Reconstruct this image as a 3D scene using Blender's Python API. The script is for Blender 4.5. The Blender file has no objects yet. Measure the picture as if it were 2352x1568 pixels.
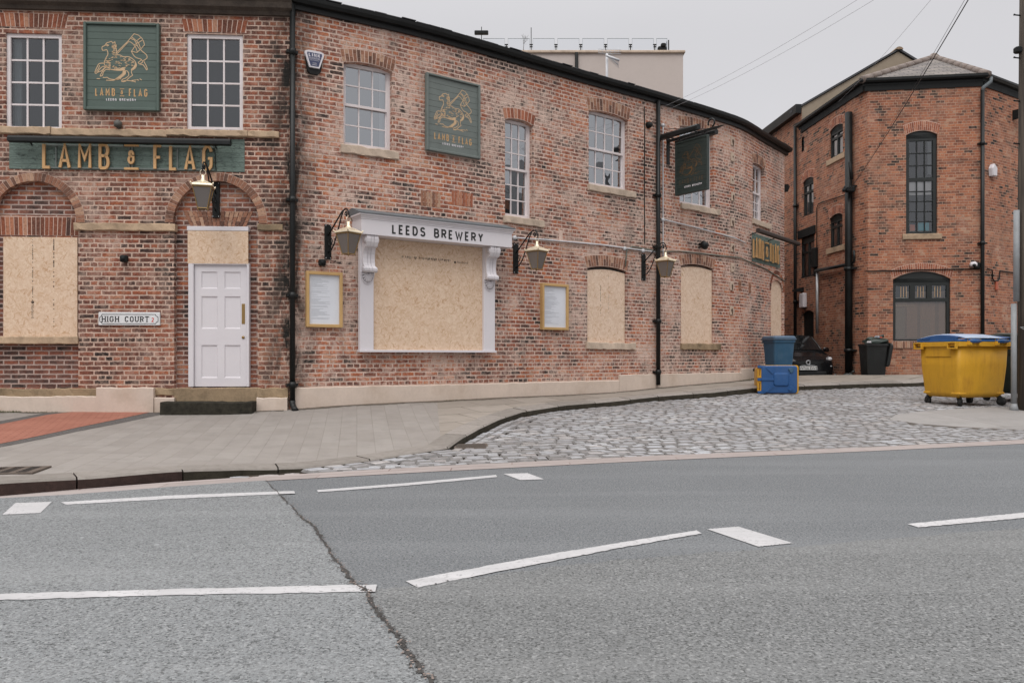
import bpy, math, random
import numpy as np
from mathutils import Vector, Matrix
from mathutils.geometry import delaunay_2d_cdt
random.seed(7)
SC = bpy.context.scene
COL = SC.collection
# ------------------------------------------------------------------ camera
F, CX, HY, HC = 1800.0, 1176.0, 820.0, 1.2     # survey constants: focal length, principal column, horizon row, eye height
cd = bpy.data.cameras.new("camera")
cd.sensor_width = 36.0
cd.lens = 36.0*F/2352.0
cd.shift_y = 36.0/2352.0
cd.clip_end = 1000.0
cam = bpy.data.objects.new("camera", cd)
COL.objects.link(cam)
cam.location = (0, 0, HC)
cam.rotation_euler = (math.radians(90), 0, 0)
SC.camera = cam
# ------------------------------------------------------------------ light
SUN_EL, SUN_AZ = math.radians(54), math.radians(196)    # azimuth clockwise from +Y: behind the camera
w = bpy.data.worlds.new("World"); SC.world = w; w.use_nodes = True
wn = w.node_tree; wn.nodes.clear()
def wnode(t, **k):
    n = wn.nodes.new(t)
    for a, b in k.items(): setattr(n, a, b)
    return n
out = wnode('ShaderNodeOutputWorld'); bg = wnode('ShaderNodeBackground')
sky = wnode('ShaderNodeTexSky', sky_type='NISHITA', sun_disc=False, sun_elevation=SUN_EL, sun_rotation=SUN_AZ, air_density=1.0, dust_density=4.0)
hs = wnode('ShaderNodeHueSaturation'); hs.inputs['Saturation'].default_value = 0.12
wn.links.new(sky.outputs[0], hs.inputs['Color'])
tc = wnode('ShaderNodeTexCoord'); sx = wnode('ShaderNodeSeparateXYZ')
wn.links.new(tc.outputs['Generated'], sx.inputs[0])
mr = wnode('ShaderNodeMapRange'); mr.interpolation_type = 'SMOOTHSTEP'
mr.inputs['From Min'].default_value = 0.36; mr.inputs['From Max'].default_value = 0.95
wn.links.new(sx.outputs['Z'], mr.inputs['Value'])
nz = wnode('ShaderNodeTexNoise'); nz.inputs['Scale'].default_value = 2.2; nz.inputs['Detail'].default_value = 5
wn.links.new(tc.outputs['Generated'], nz.inputs['Vector'])
mx = wnode('ShaderNodeMix', data_type='RGBA')            # overcast dome: pale near the horizon, brighter overhead
mx.inputs[6].default_value = (5.55, 5.5, 5.72, 1); mx.inputs[7].default_value = (19.5, 19.3, 19.3, 1)
wn.links.new(mr.outputs[0], mx.inputs[0])
cl = wnode('ShaderNodeMix', data_type='RGBA', blend_type='MULTIPLY'); cl.inputs[0].default_value = 1.0
mr2 = wnode('ShaderNodeMapRange'); mr2.inputs['From Min'].default_value = 0.3; mr2.inputs['From Max'].default_value = 0.7
mr2.inputs['To Min'].default_value = 0.96; mr2.inputs['To Max'].default_value = 1.04
wn.links.new(nz.outputs['Fac'], mr2.inputs['Value'])
wn.links.new(mx.outputs[2], cl.inputs[6]); wn.links.new(mr2.outputs[0], cl.inputs[7])
ad = wnode('ShaderNodeMix', data_type='RGBA', blend_type='MIX'); ad.inputs[0].default_value = 0.12
wn.links.new(cl.outputs[2], ad.inputs[6]); wn.links.new(hs.outputs[0], ad.inputs[7])
wn.links.new(ad.outputs[2], bg.inputs['Color'])
bg.inputs['Strength'].default_value = 0.125
wn.links.new(bg.outputs[0], out.inputs['Surface'])
sd = bpy.data.lights.new("sun", 'SUN'); sd.energy = 1.0; sd.angle = math.radians(30); sd.color = (1.0, 0.965, 0.92)
so = bpy.data.objects.new("sun", sd); COL.objects.link(so)
dirv = Vector((math.sin(SUN_AZ)*math.cos(SUN_EL), math.cos(SUN_AZ)*math.cos(SUN_EL), math.sin(SUN_EL)))
so.rotation_euler = dirv.to_track_quat('Z', 'Y').to_euler(); so.location = (0, -10, 30)
SC.view_settings.view_transform = 'Standard'; SC.view_settings.look = 'None'
SC.view_settings.exposure = 0.0; SC.view_settings.gamma = 1.0
# ------------------------------------------------------------------ mesh helpers
class MB:
    """collects shapes and links them as ONE mesh object"""
    def __init__(self): self.v=[]; self.f=[]; self.uv=[]; self.mi=[]; self.sm=[]; self.M=Matrix.Identity(4)
    def add(self, vs, fs, uvs=None, mi=0, smooth=False):
        b=len(self.v); self.v += [self.M @ Vector(p) for p in vs]
        for i,fc in enumerate(fs):
            self.f.append([b+k for k in fc]); self.uv.append(uvs[i] if uvs else None); self.mi.append(mi); self.sm.append(smooth)
        return self
    def box(self,x0,x1,y0,y1,z0,z1,mi=0,uv=False):
        v=[(x0,y0,z0),(x1,y0,z0),(x1,y1,z0),(x0,y1,z0),(x0,y0,z1),(x1,y0,z1),(x1,y1,z1),(x0,y1,z1)]
        f=[(0,1,5,4),(1,2,6,5),(2,3,7,6),(3,0,4,7),(4,5,6,7),(3,2,1,0)]
        uvs=None
        if uv: uvs=[[(v[k][0]+v[k][1],v[k][2]) for k in fc] for fc in f[:4]]+[[(v[k][0],v[k][1]) for k in fc] for fc in f[4:]]
        return self.add(v,f,uvs,mi)
    def bbox(self,x0,x1,y0,y1,z0,z1,b=0.01,mi=0):
        """box with chamfered edges"""
        b=min(b,(x1-x0)*.45,(y1-y0)*.45,(z1-z0)*.45); rings=[]
        def ring(ins,z): return [(x0+ins+b,y0+ins,z),(x1-ins-b,y0+ins,z),(x1-ins,y0+ins+b,z),(x1-ins,y1-ins-b,z),(x1-ins-b,y1-ins,z),(x0+ins+b,y1-ins,z),(x0+ins,y1-ins-b,z),(x0+ins,y0+ins+b,z)]
        return self.loft([ring(b*.7,z0),ring(0,z0+b),ring(0,z1-b),ring(b*.7,z1)],mi=mi)
    def loft(self,rings,mi=0,caps=True,smooth=False):
        n=len(rings[0]); v=[p for r in rings for p in r]; f=[]
        for i in range(len(rings)-1):
            for k in range(n):
                a=i*n+k; b=i*n+(k+1)%n; f.append((a,b,b+n,a+n))
        if caps: f.append(tuple(range(n-1,-1,-1))); f.append(tuple(range((len(rings)-1)*n,len(rings)*n)))
        return self.add(v,f,None,mi,smooth)
    def tube(self,pts,r,n=8,mi=0,smooth=True):
        pts=[Vector(p) for p in pts]; rings=[]; up=None
        for i,p in enumerate(pts):
            t=(pts[min(i+1,len(pts)-1)]-pts[max(i-1,0)]); t.normalize()
            if up is None: up=Vector((0,0,1)) if abs(t.z)<.9 else Vector((1,0,0))
            a=t.cross(up); 
            if a.length<1e-4: a=t.cross(Vector((0,1,0)))
            a.normalize(); b=a.cross(t); up=b
            rr=r[i] if isinstance(r,(list,tuple)) else r
            rings.append([p+a*(rr*math.cos(2*math.pi*k/n))+b*(rr*math.sin(2*math.pi*k/n)) for k in range(n)])
        return self.loft(rings,mi=mi,smooth=smooth)
    def cyl(self,p0,p1,r,n=12,mi=0): return self.tube([p0,p1],r,n,mi)
    def lathe(self,prof,n=16,c=(0,0),mi=0,smooth=True):
        return self.loft([[(c[0]+r*math.cos(2*math.pi*k/n),c[1]+r*math.sin(2*math.pi*k/n),z) for k in range(n)] for r,z in prof],mi=mi,smooth=smooth)
    def prism(self,poly,y0,y1,mi=0,uv=False):
        """polygon in x,z extruded along y (y0 = front)"""
        n=len(poly)
        ar=sum(poly[i][0]*poly[(i+1)%n][1]-poly[(i+1)%n][0]*poly[i][1] for i in range(n))
        if ar<0: poly=poly[::-1]
        v=[(x,y0,z) for x,z in poly]+[(x,y1,z) for x,z in poly]
        f=[tuple(range(n)),tuple(range(2*n-1,n-1,-1))]+[(i,i+n,(i+1)%n+n,(i+1)%n) for i in range(n)]
        uvs=[[(v[k][0],v[k][2]) for k in fc] for fc in f] if uv else None
        return self.add(v,f,uvs,mi)
    def ribbon(self,pts,wd,yf,yb=None,closed=False,mi=0):
        """flat stroke in the x,z plane at y=yf; with yb also its sides back to yb"""
        n=len(pts); P=[Vector((p[0],p[1])) for p in pts]; L=[];R=[]
        for i in range(n):
            a=P[i-1] if (i>0 or closed) else None; c=P[(i+1)%n] if (i<n-1 or closed) else None
            d1=(P[i]-a).normalized() if a is not None and (P[i]-a).length>1e-9 else None
            d2=(c-P[i]).normalized() if c is not None and (c-P[i]).length>1e-9 else None
            if d1 is None and d2 is None: d1=d2=Vector((1,0))
            if d1 is None: d1=d2
            if d2 is None: d2=d1
            nrm=Vector((-d1.y-d2.y,d1.x+d2.x))
            if nrm.length<1e-6: nrm=Vector((-d1.y,d1.x))
            nrm.normalize(); k=max(.45,abs(nrm.dot(Vector((-d1.y,d1.x)))))
            L.append(P[i]+nrm*(wd/2/k)); R.append(P[i]-nrm*(wd/2/k))
        v=[(p.x,yf,p.y) for p in L]+[(p.x,yf,p.y) for p in R]; f=[]; m=n if closed else n-1
        for i in range(m): j=(i+1)%n; f.append((i,n+i,n+j,j))
        if yb is not None:
            v+=[(p.x,yb,p.y) for p in L]+[(p.x,yb,p.y) for p in R]
            for i in range(m): j=(i+1)%n; f.append((i,j,2*n+j,2*n+i)); f.append((n+j,n+i,3*n+i,3*n+j))
            if not closed: f.append((0,2*n,3*n,n)); f.append((n-1,2*n-1,4*n-1,3*n-1))
        return self.add(v,f,None,mi)
    def build(self,name,mats,parent=None,origin=None):
        me=bpy.data.meshes.new(name)
        o0=Vector(origin) if origin is not None else Vector((0,0,0))
        me.from_pydata([tuple(p-o0) for p in self.v],[],self.f)
        if not isinstance(mats,(list,tuple)): mats=[mats]
        for m in mats: me.materials.append(m)
        ul=me.uv_layers.new(name="UVMap"); li=0; data=np.zeros(len(me.loops)*2,dtype=np.float32)
        for fc,uv in zip(self.f,self.uv):
            if uv is not None:
                for k,(a,b) in enumerate(uv): data[2*(li+k)]=a; data[2*(li+k)+1]=b
            li+=len(fc)
        ul.data.foreach_set('uv',data)
        me.polygons.foreach_set('material_index',self.mi); me.polygons.foreach_set('use_smooth',self.sm)
        me.update()
        o=bpy.data.objects.new(name,me); COL.objects.link(o); o.location=o0
        if parent is not None:
            o.parent=parent; o.matrix_parent_inverse=WM.get(parent.name,Matrix.Identity(4)).inverted()
            WM[o.name]=Matrix.Identity(4)
        else: WM[o.name]=Matrix.Translation(o0)
        return o
WM={}
def tag(o,label=None,cat=None,group=None,kind=None):
    if label: o['label']=label
    if cat: o['category']=cat
    if group: o['group']=group
    if kind: o['kind']=kind
    return o
def thing(name,label,cat,M=None,group=None):
    o=bpy.data.objects.new(name,None); COL.objects.link(o); o.empty_display_size=.2
    M=M or Matrix.Identity(4); o.location=M.to_translation(); o.rotation_euler=M.to_euler(); WM[o.name]=M.copy()
    return tag(o,label,cat,group)
def struct(o): o['kind']='structure'; return o
def place(o,M): o.location=M.to_translation(); o.rotation_euler=M.to_euler()
def copy_tree(o,parent=None):
    c=o.copy(); COL.objects.link(c)
    if parent is not None: c.parent=parent; c.matrix_parent_inverse=o.matrix_parent_inverse.copy()
    for ch in list(o.children): copy_tree(ch,c)
    return c
def inpoly(x,y,poly):
    r=False; n=len(poly); j=n-1
    for i in range(n):
        xi,yi=poly[i]; xj,yj=poly[j]
        if (yi>y)!=(yj>y) and x<(xj-xi)*(y-yi)/(yj-yi)+xi: r=not r
        j=i
    return r
def mesh2d(outer,holes,step):
    """triangles of a polygon with holes, with inner grid points"""
    xs=[p[0] for p in outer]; ys=[p[1] for p in outer]
    def dens(loop):
        o=[]
        for i in range(len(loop)):
            a=loop[i]; b=loop[(i+1)%len(loop)]; n=max(1,int(math.hypot(b[0]-a[0],b[1]-a[1])/step))
            o+=[(a[0]+(b[0]-a[0])*k/n,a[1]+(b[1]-a[1])*k/n) for k in range(n)]
        return o
    pts=[];ed=[]
    for lp in [outer]+holes:
        d=dens(lp); b=len(pts); pts+=d; ed+=[(b+i,b+(i+1)%len(d)) for i in range(len(d))]
    nx=int((max(xs)-min(xs))/step); ny=int((max(ys)-min(ys))/step)
    for i in range(1,nx):
        for j in range(1,ny):
            x=min(xs)+i*(max(xs)-min(xs))/nx; y=min(ys)+j*(max(ys)-min(ys))/ny
            if inpoly(x,y,outer) and not any(inpoly(x,y,h) for h in holes): pts.append((x,y))
    r=delaunay_2d_cdt([Vector(p) for p in pts],ed,[],0,1e-5)
    V=[(p.x,p.y) for p in r[0]]; T=[]
    for t in r[2]:
        c=(sum(V[k][0] for k in t)/3,sum(V[k][1] for k in t)/3)
        if inpoly(c[0],c[1],outer) and not any(inpoly(c[0],c[1],h) for h in holes):
            a,b,d=[V[k] for k in t]
            if (b[0]-a[0])*(d[1]-a[1])-(b[1]-a[1])*(d[0]-a[0])<0: t=t[::-1]
            T.append(tuple(t))
    return V,T
def arc(cx,cy,rx,ry,a0,a1,n=8): return [(cx+rx*math.cos(math.radians(a0+(a1-a0)*i/n)),cy+ry*math.sin(math.radians(a0+(a1-a0)*i/n))) for i in range(n+1)]
class Path:
    """plan line of a wall, left to right as seen from the street"""
    def __init__(self,pts,smooth=False):
        if smooth:
            P=[Vector(p) for p in pts]; P=[2*P[0]-P[1]]+P+[2*P[-1]-P[-2]]; o=[]
            for i in range(1,len(P)-2):
                for k in range(12):
                    t=k/12; a,b,c,d=P[i-1],P[i],P[i+1],P[i+2]
                    o.append(.5*((2*b)+(c-a)*t+(2*a-5*b+4*c-d)*t*t+(3*b-a-3*c+d)*t**3))
            o.append(P[-2]); pts=o
        self.p=[Vector((q[0],q[1])) for q in pts]; self.s=[0.0]
        for i in range(1,len(self.p)): self.s.append(self.s[-1]+(self.p[i]-self.p[i-1]).length)
        self.L=self.s[-1]
    def seg(self,s):
        for i in range(len(self.s)-2):
            if s<=self.s[i+1]: return i
        return len(self.s)-2
    def at(self,s,d=0):
        i=self.seg(s); a,b=self.p[i],self.p[i+1]; t=(b-a).normalized(); q=a+t*(s-self.s[i])
        return Vector((q.x+t.y*d,q.y-t.x*d))
    def M(self,s,h,d=0,chord=.25):
        a=self.at(s-chord); b=self.at(s+chord); t=(b-a).normalized(); q=self.at(s,d)
        return Matrix.Translation((q.x,q.y,HC+h)) @ Matrix.Rotation(math.atan2(t.y,t.x),4,'Z')
    def s_at(self,px,d=0,lo=None,hi=None):
        r=(px-CX)/F; lo=0 if lo is None else lo; hi=self.L if hi is None else hi; N=900; pv=None
        for k in range(N+1):
            s=lo+(hi-lo)*k/N; q=self.at(s,d); e=q.x/q.y-r
            if pv is not None and pv*e<=0: return s-(hi-lo)/N*e/(e-pv) if e!=pv else s
            pv=e
        q0=self.at(lo,d); return lo if abs(q0.x/q0.y-r)<abs(q.x/q.y-r) else hi
    def sh(self,px,py,d=0,**k):
        s=self.s_at(px,d,**k); return s,(HY-py)*self.at(s,d).y/F
    def rect(self,xl,ytl,ybl,xr,ytr,ybr,d=0,**k):
        s0,ha=self.sh(xl,ytl,d,**k); _,hb=self.sh(xl,ybl,d,**k); s1,hc=self.sh(xr,ytr,d,**k); _,hd=self.sh(xr,ybr,d,**k)
        return s0,s1,(hb+hd)/2,(ha+hc)/2
def P3(px,py,Y): return Vector(((px-CX)/F*Y,Y,HC-(py-HY)/F*Y))
# ------------------------------------------------------------------ materials
def newmat(name):
    m=bpy.data.materials.new(name); m.use_nodes=True; nt=m.node_tree
    return m,nt,nt.nodes['Principled BSDF']
def nd(nt,t,ins=None,**props):
    n=nt.nodes.new('ShaderNode'+t)
    for a,b in props.items(): setattr(n,a,b)
    for k,v in (ins or {}).items():
        if isinstance(v,bpy.types.NodeSocket): nt.links.new(v,n.inputs[k])
        else: n.inputs[k].default_value=v
    return n
def mth(nt,op,a,b=0.0,clamp=False): return nd(nt,'Math',{0:a,1:b},operation=op,use_clamp=clamp).outputs[0]
def rgba(c): return (c[0],c[1],c[2],1.0)
def mixc(nt,fac,a,b,bt='MIX'):
    n=nd(nt,'Mix',data_type='RGBA',blend_type=bt)
    for i,v in ((0,fac),(6,a),(7,b)):
        if isinstance(v,bpy.types.NodeSocket): nt.links.new(v,n.inputs[i])
        else: n.inputs[i].default_value=rgba(v) if i else v
    return n.outputs[2]
def ramp(nt,fac,stops,interp='LINEAR'):
    n=nd(nt,'ValToRGB',{0:fac}); cr=n.color_ramp; cr.interpolation=interp
    while len(cr.elements)<len(stops): cr.elements.new(.5)
    for e,(p,c) in zip(cr.elements,stops): e.position=p; e.color=rgba(c) if not isinstance(c,(int,float)) else (c,c,c,1)
    return n.outputs[0]
def noise(nt,vec,scale,detail=4,rough=.55,dist=0): return nd(nt,'TexNoise',{'Vector':vec,'Scale':scale,'Detail':detail,'Roughness':rough,'Distortion':dist}).outputs['Fac']
def rng(nt,v,a,b,c,d,clamp=True): return nd(nt,'MapRange',{'Value':v,'From Min':a,'From Max':b,'To Min':c,'To Max':d},clamp=clamp).outputs[0]
def bump(nt,bs,h,strength,dist): nt.links.new(nd(nt,'Bump',{'Height':h,'Strength':strength,'Distance':dist}).outputs[0],bs.inputs['Normal'])
def ocoord(nt): return nd(nt,'TexCoord').outputs['Object']
def uvc(nt): return nd(nt,'TexCoord').outputs['UV']
def pmat(name,col,rough=.5,metal=0.0,var=.18,scale=6.0,bmp=.0,spec=.5,dirt=None,dirt_amt=.0):
    """painted / plain surface: colour with cloudy variation, fine grain and optional dirt blotches"""
    m,nt,bs=newmat(name); v=ocoord(nt)
    n1=noise(nt,v,scale,5,.6); n2=noise(nt,v,scale*9,3)
    k=mth(nt,'ADD',mth(nt,'MULTIPLY',n1,.7),mth(nt,'MULTIPLY',n2,.3))
    c=mixc(nt,rng(nt,k,.3,.7,0,1),tuple(x*(1-var) for x in col),tuple(min(1,x*(1+var)) for x in col))
    if dirt: c=mixc(nt,rng(nt,noise(nt,v,scale*.5,7,.65),.5,.72,0,dirt_amt),c,dirt)
    nt.links.new(c,bs.inputs['Base Color'])
    nt.links.new(rng(nt,n1,.3,.7,rough*.85,min(1,rough*1.15)),bs.inputs['Roughness'])
    bs.inputs['Metallic'].default_value=metal; bs.inputs['Specular IOR Level'].default_value=spec
    if bmp: bump(nt,bs,k,bmp,.01)
    return m
def brick_mat(name,pal,mortar,rowh=.0755,bw=.235,ms=.012,smear=.5,clus=.6,grime=None,white=.25,squash=True,wob=.014,sat_noise=.9,corner=None,off=0.0,ragged=1.5):
    m,nt,bs=newmat(name); uv=uvc(nt)
    nv=nd(nt,'TexNoise',{'Vector':uv,'Scale':7.0,'Detail':3.0}).outputs['Color']
    dv=nd(nt,'VectorMath',{0:nd(nt,'VectorMath',{0:nv,1:(.5,.5,.5)},operation='SUBTRACT').outputs[0],'Scale':wob},operation='SCALE').outputs[0]
    nv3=nd(nt,'TexNoise',{'Vector':uv,'Scale':38.0,'Detail':2.0}).outputs['Color']
    dv3=nd(nt,'VectorMath',{0:nd(nt,'VectorMath',{0:nv3,1:(.5,.5,.5)},operation='SUBTRACT').outputs[0],'Scale':wob*.9},operation='SCALE').outputs[0]
    p=nd(nt,'VectorMath',{0:nd(nt,'VectorMath',{0:uv,1:dv}).outputs[0],1:dv3}).outputs[0]
    p=nd(nt,'VectorMath',{0:p,1:(31.3+off,17.7+off,0)}).outputs[0]
    b=nd(nt,'TexBrick',{'Vector':p,'Color1':(0,0,0,1),'Color2':(1,1,1,1),'Mortar':(.5,.5,.5,1),'Scale':1.0,'Mortar Size':ms*1.75,'Mortar Smooth':1.0,'Bias':0.0,'Brick Width':bw,'Row Height':rowh},
         offset=.5,offset_frequency=2,squash=.5 if squash else 1.0,squash_frequency=4)
    rawf=b.outputs['Fac']
    big=noise(nt,p,.55,4,.6); mid=noise(nt,p,2.2,4,.6); fine=noise(nt,p,34,4,.65); sm=noise(nt,p,13,6,.7,.6)
    fac=rng(nt,mth(nt,'ADD',rawf,mth(nt,'MULTIPLY',mth(nt,'SUBTRACT',mth(nt,'ADD',mth(nt,'MULTIPLY',sm,.5),mth(nt,'MULTIPLY',fine,.5)),.5),ragged)),.30,.62,0,1)
    b2=nd(nt,'TexBrick',{'Vector':p,'Color1':(0,0,0,1),'Color2':(1,1,1,1),'Mortar':(.5,.5,.5,1),'Scale':1.0,'Mortar Size':0.0,'Mortar Smooth':0.0,'Bias':0.0,'Brick Width':bw,'Row Height':rowh},offset=.5,offset_frequency=2,squash=.5 if squash else 1.0,squash_frequency=4)
    r=b2.outputs['Color']
    pt=rng(nt,mth(nt,'ADD',mth(nt,'MULTIPLY',big,.55),mth(nt,'MULTIPLY',mid,.45)),.36,.64,-.5,.5)
    pt2=rng(nt,mth(nt,'ADD',mth(nt,'MULTIPLY',noise(nt,nd(nt,'VectorMath',{0:p,1:(71.0,13.0,0)}).outputs[0],.5,4,.6),.5),mth(nt,'MULTIPLY',noise(nt,nd(nt,'VectorMath',{0:p,1:(11.0,43.0,0)}).outputs[0],1.9,4,.65),.5)),.40,.62,0,1)
    rr=mth(nt,'ADD',mth(nt,'ADD',mth(nt,'MULTIPLY',r,1.0-clus*.55),clus*.275),mth(nt,'MULTIPLY',pt,clus*1.7))
    c=ramp(nt,rr,pal)
    # fired surface: dark pits and light flakes inside each brick
    c=mixc(nt,rng(nt,fine,.32,.56,.6*sat_noise,0),c,(.028,.018,.016))
    c=mixc(nt,rng(nt,fine,.60,.74,0,.45*sat_noise),c,(.42,.22,.16))
    # lime smeared over the faces
    s=mth(nt,'MULTIPLY',rng(nt,mth(nt,'ADD',sm,mth(nt,'MULTIPLY',pt2,.16)),.50,.66,0,smear),rng(nt,pt2,0,1,.25,1))
    c=mixc(nt,s,c,mortar)
    wv=mth(nt,'MULTIPLY',rng(nt,noise(nt,p,1.1,5,.7,.4),.56,.70,0,white),rng(nt,sm,.42,.6,.2,1))
    c=mixc(nt,wv,c,(.50,.42,.38))
    mc=mixc(nt,rng(nt,noise(nt,p,5,5,.6),.35,.65,0,1),tuple(x*.80 for x in mortar),tuple(x*1.12 for x in mortar))
    c=mixc(nt,fac,c,mc)
    if grime:
        g=rng(nt,noise(nt,p,.9,6,.7,.5),.54,.70,0,grime); c=mixc(nt,g,c,(.035,.03,.028))
        gs=noise(nt,nd(nt,'Mapping',{'Vector':p,'Scale':(2.6,.32,1)}).outputs[0],1.0,6,.7,.3); c=mixc(nt,rng(nt,gs,.53,.70,0,grime*1.3),c,(.05,.040,.035))
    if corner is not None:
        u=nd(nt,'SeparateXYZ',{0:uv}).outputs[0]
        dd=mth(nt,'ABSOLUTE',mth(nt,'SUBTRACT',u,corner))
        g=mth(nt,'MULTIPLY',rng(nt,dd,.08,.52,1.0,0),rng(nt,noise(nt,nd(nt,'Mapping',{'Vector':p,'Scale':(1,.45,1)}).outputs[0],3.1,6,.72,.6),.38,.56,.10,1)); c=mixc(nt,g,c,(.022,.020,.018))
    nt.links.new(c,bs.inputs['Base Color']); bs.inputs['Roughness'].default_value=.92; bs.inputs['Specular IOR Level'].default_value=.2
    h=mth(nt,'ADD',mth(nt,'MULTIPLY',mth(nt,'SUBTRACT',1.0,fac),.7),mth(nt,'MULTIPLY',sm,.6)); bump(nt,bs,h,.75,.012)
    return m
PAL_PUB=[(0.0,(.032,.026,.025)),(.14,(.065,.041,.036)),(.34,(.14,.060,.045)),(.54,(.225,.085,.056)),(.70,(.26,.082,.050)),(.86,(.38,.125,.062)),(1.0,(.40,.19,.12))]
PAL_OLD=[(0.0,(.036,.030,.029)),(.14,(.075,.052,.045)),(.28,(.165,.076,.060)),(.46,(.275,.104,.070)),(.66,(.38,.125,.072)),(.84,(.52,.165,.072)),(1.0,(.54,.27,.17))]
PAL_NEW=[(0.0,(.03,.026,.026)),(.08,(.075,.048,.042)),(.20,(.22,.090,.060)),(.50,(.35,.135,.082)),(.75,(.42,.160,.090)),(.92,(.49,.195,.105)),(1.0,(.48,.28,.19))]
MORT=(.61,.455,.38)
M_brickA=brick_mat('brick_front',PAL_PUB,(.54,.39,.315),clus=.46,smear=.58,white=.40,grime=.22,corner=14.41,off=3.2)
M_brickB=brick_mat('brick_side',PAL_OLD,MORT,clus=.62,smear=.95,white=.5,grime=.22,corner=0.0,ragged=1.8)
M_brickI=brick_mat('brick_infill',PAL_PUB,(.42,.32,.28),clus=.55,smear=.15,white=.05,squash=False,wob=.006,off=9)
M_brickR=brick_mat('brick_orange',PAL_NEW,(.46,.30,.215),clus=.36,smear=.36,white=.26,wob=.012,ms=.0075,ragged=1.3,grime=.26,rowh=.0755,bw=.23,sat_noise=.55,off=5)
def island_mat(name,pal,rough=.9,bmp=.5,sc=30):
    m,nt,bs=newmat(name); r=nd(nt,'NewGeometry').outputs['Random Per Island']; v=ocoord(nt)
    c=ramp(nt,r,pal); f=noise(nt,v,sc,4,.65)
    c=mixc(nt,rng(nt,f,.3,.5,.55,0),c,tuple(x*.35 for x in pal[0][1])); c=mixc(nt,rng(nt,f,.56,.75,0,.55),c,pal[-1][1])
    nt.links.new(c,bs.inputs['Base Color']); bs.inputs['Roughness'].default_value=rough; bs.inputs['Specular IOR Level'].default_value=.25
    bump(nt,bs,f,bmp,.006); return m
M_arch=island_mat('arch_brick',[(0,(.07,.04,.034)),(.2,(.17,.068,.045)),(.6,(.29,.095,.052)),(.88,(.42,.14,.068)),(1,(.44,.26,.18))])
M_archP=island_mat('arch_brick_pale',[(0,(.12,.068,.052)),(.35,(.26,.125,.082)),(.75,(.36,.18,.115)),(1,(.46,.30,.21))])
M_archO=island_mat('arch_brick_orange',[(0,(.22,.08,.05)),(.4,(.34,.12,.07)),(.8,(.42,.16,.09)),(1,(.46,.24,.16))])
M_mortar=pmat('lime_mortar',MORT,.95,var=.2,scale=9,bmp=.4,spec=.2)
M_stone=pmat('sandstone',(.47,.345,.235),.9,var=.28,scale=5,bmp=.5,spec=.2,dirt=(.06,.045,.035),dirt_amt=.75)
M_stoneD=pmat('sandstone_dirty',(.30,.22,.14),.9,var=.35,scale=4,bmp=.6,spec=.2,dirt=(.04,.035,.025),dirt_amt=.95)
M_sill=pmat('sandstone_sill',(.53,.425,.335),.9,var=.25,scale=6,bmp=.5,spec=.2,dirt=(.12,.09,.07),dirt_amt=.6)
M_plinth=pmat('cream_render',(.60,.50,.425),.85,var=.10,scale=3,bmp=.25,spec=.25,dirt=(.30,.22,.15),dirt_amt=.5)
M_moss=pmat('mossy_step',(.034,.031,.024),.95,var=.6,scale=14,bmp=.8,spec=.15)
M_cornice=pmat('blackened_stone',(.075,.060,.050),.9,var=.5,scale=5,bmp=.5,spec=.2,dirt=(.02,.018,.017),dirt_amt=.9)
M_black=pmat('black_gloss_paint',(.010,.011,.011),.42,var=.35,scale=4,spec=.3)
M_blackm=pmat('black_paint',(.011,.012,.012),.6,var=.3,scale=5,spec=.22)
M_white=pmat('white_paint',(.66,.63,.655),.5,var=.035,scale=3,spec=.4,dirt=(.58,.55,.54),dirt_amt=.25)
M_offwh=pmat('off_white_sash_paint',(.70,.64,.64),.55,var=.07,scale=5,spec=.35,dirt=(.42,.34,.30),dirt_amt=.4)
M_green=pmat('green_sign_paint',(.082,.115,.098),.5,var=.10,scale=4,spec=.4)
M_greenL=pmat('weathered_green_sign_paint',(.150,.172,.160),.55,var=.12,scale=4,spec=.35)
M_greenD=pmat('dark_green_sign_paint',(.030,.042,.038),.45,var=.15,scale=4,spec=.4)
M_gold=pmat('gold_lettering',(.56,.33,.145),.45,var=.10,scale=5,spec=.5)
M_goldD=pmat('dull_gold_lettering',(.16,.085,.032),.4,var=.15,scale=5,spec=.5)
M_tan=pmat('tan_line_paint',(.60,.41,.24),.55,var=.06,scale=6)
M_ink=pmat('black_ink',(.02,.02,.02),.6,var=.1)
M_red=pmat('red_ink',(.62,.08,.06),.6,var=.1)
M_brass=pmat('polished_brass',(.88,.77,.58),.38,metal=.6,var=.10,scale=7)
M_brassD=pmat('dull_brass',(.30,.19,.07),.4,metal=.6,var=.15,scale=7)
M_galv=pmat('galvanised_steel',(.42,.43,.44),.45,metal=.5,var=.18,scale=9)
M_conduit=pmat('white_conduit',(.55,.55,.57),.5,var=.10,scale=6)
M_lead=pmat('lead_flashing',(.11,.125,.135),.6,var=.25,scale=7,bmp=.3)
M_dark=pmat('dark_interior',(.035,.034,.034),.9,var=.3,scale=2)
M_room=pmat('room_plaster',(.10,.105,.11),.9,var=.2,scale=1)
M_curt=pmat('sheer_curtain',(.55,.57,.58),.9,var=.08,scale=4)
M_slate=pmat('blue_slate',(.055,.055,.06),.7,var=.3,scale=5,bmp=.3)
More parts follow.
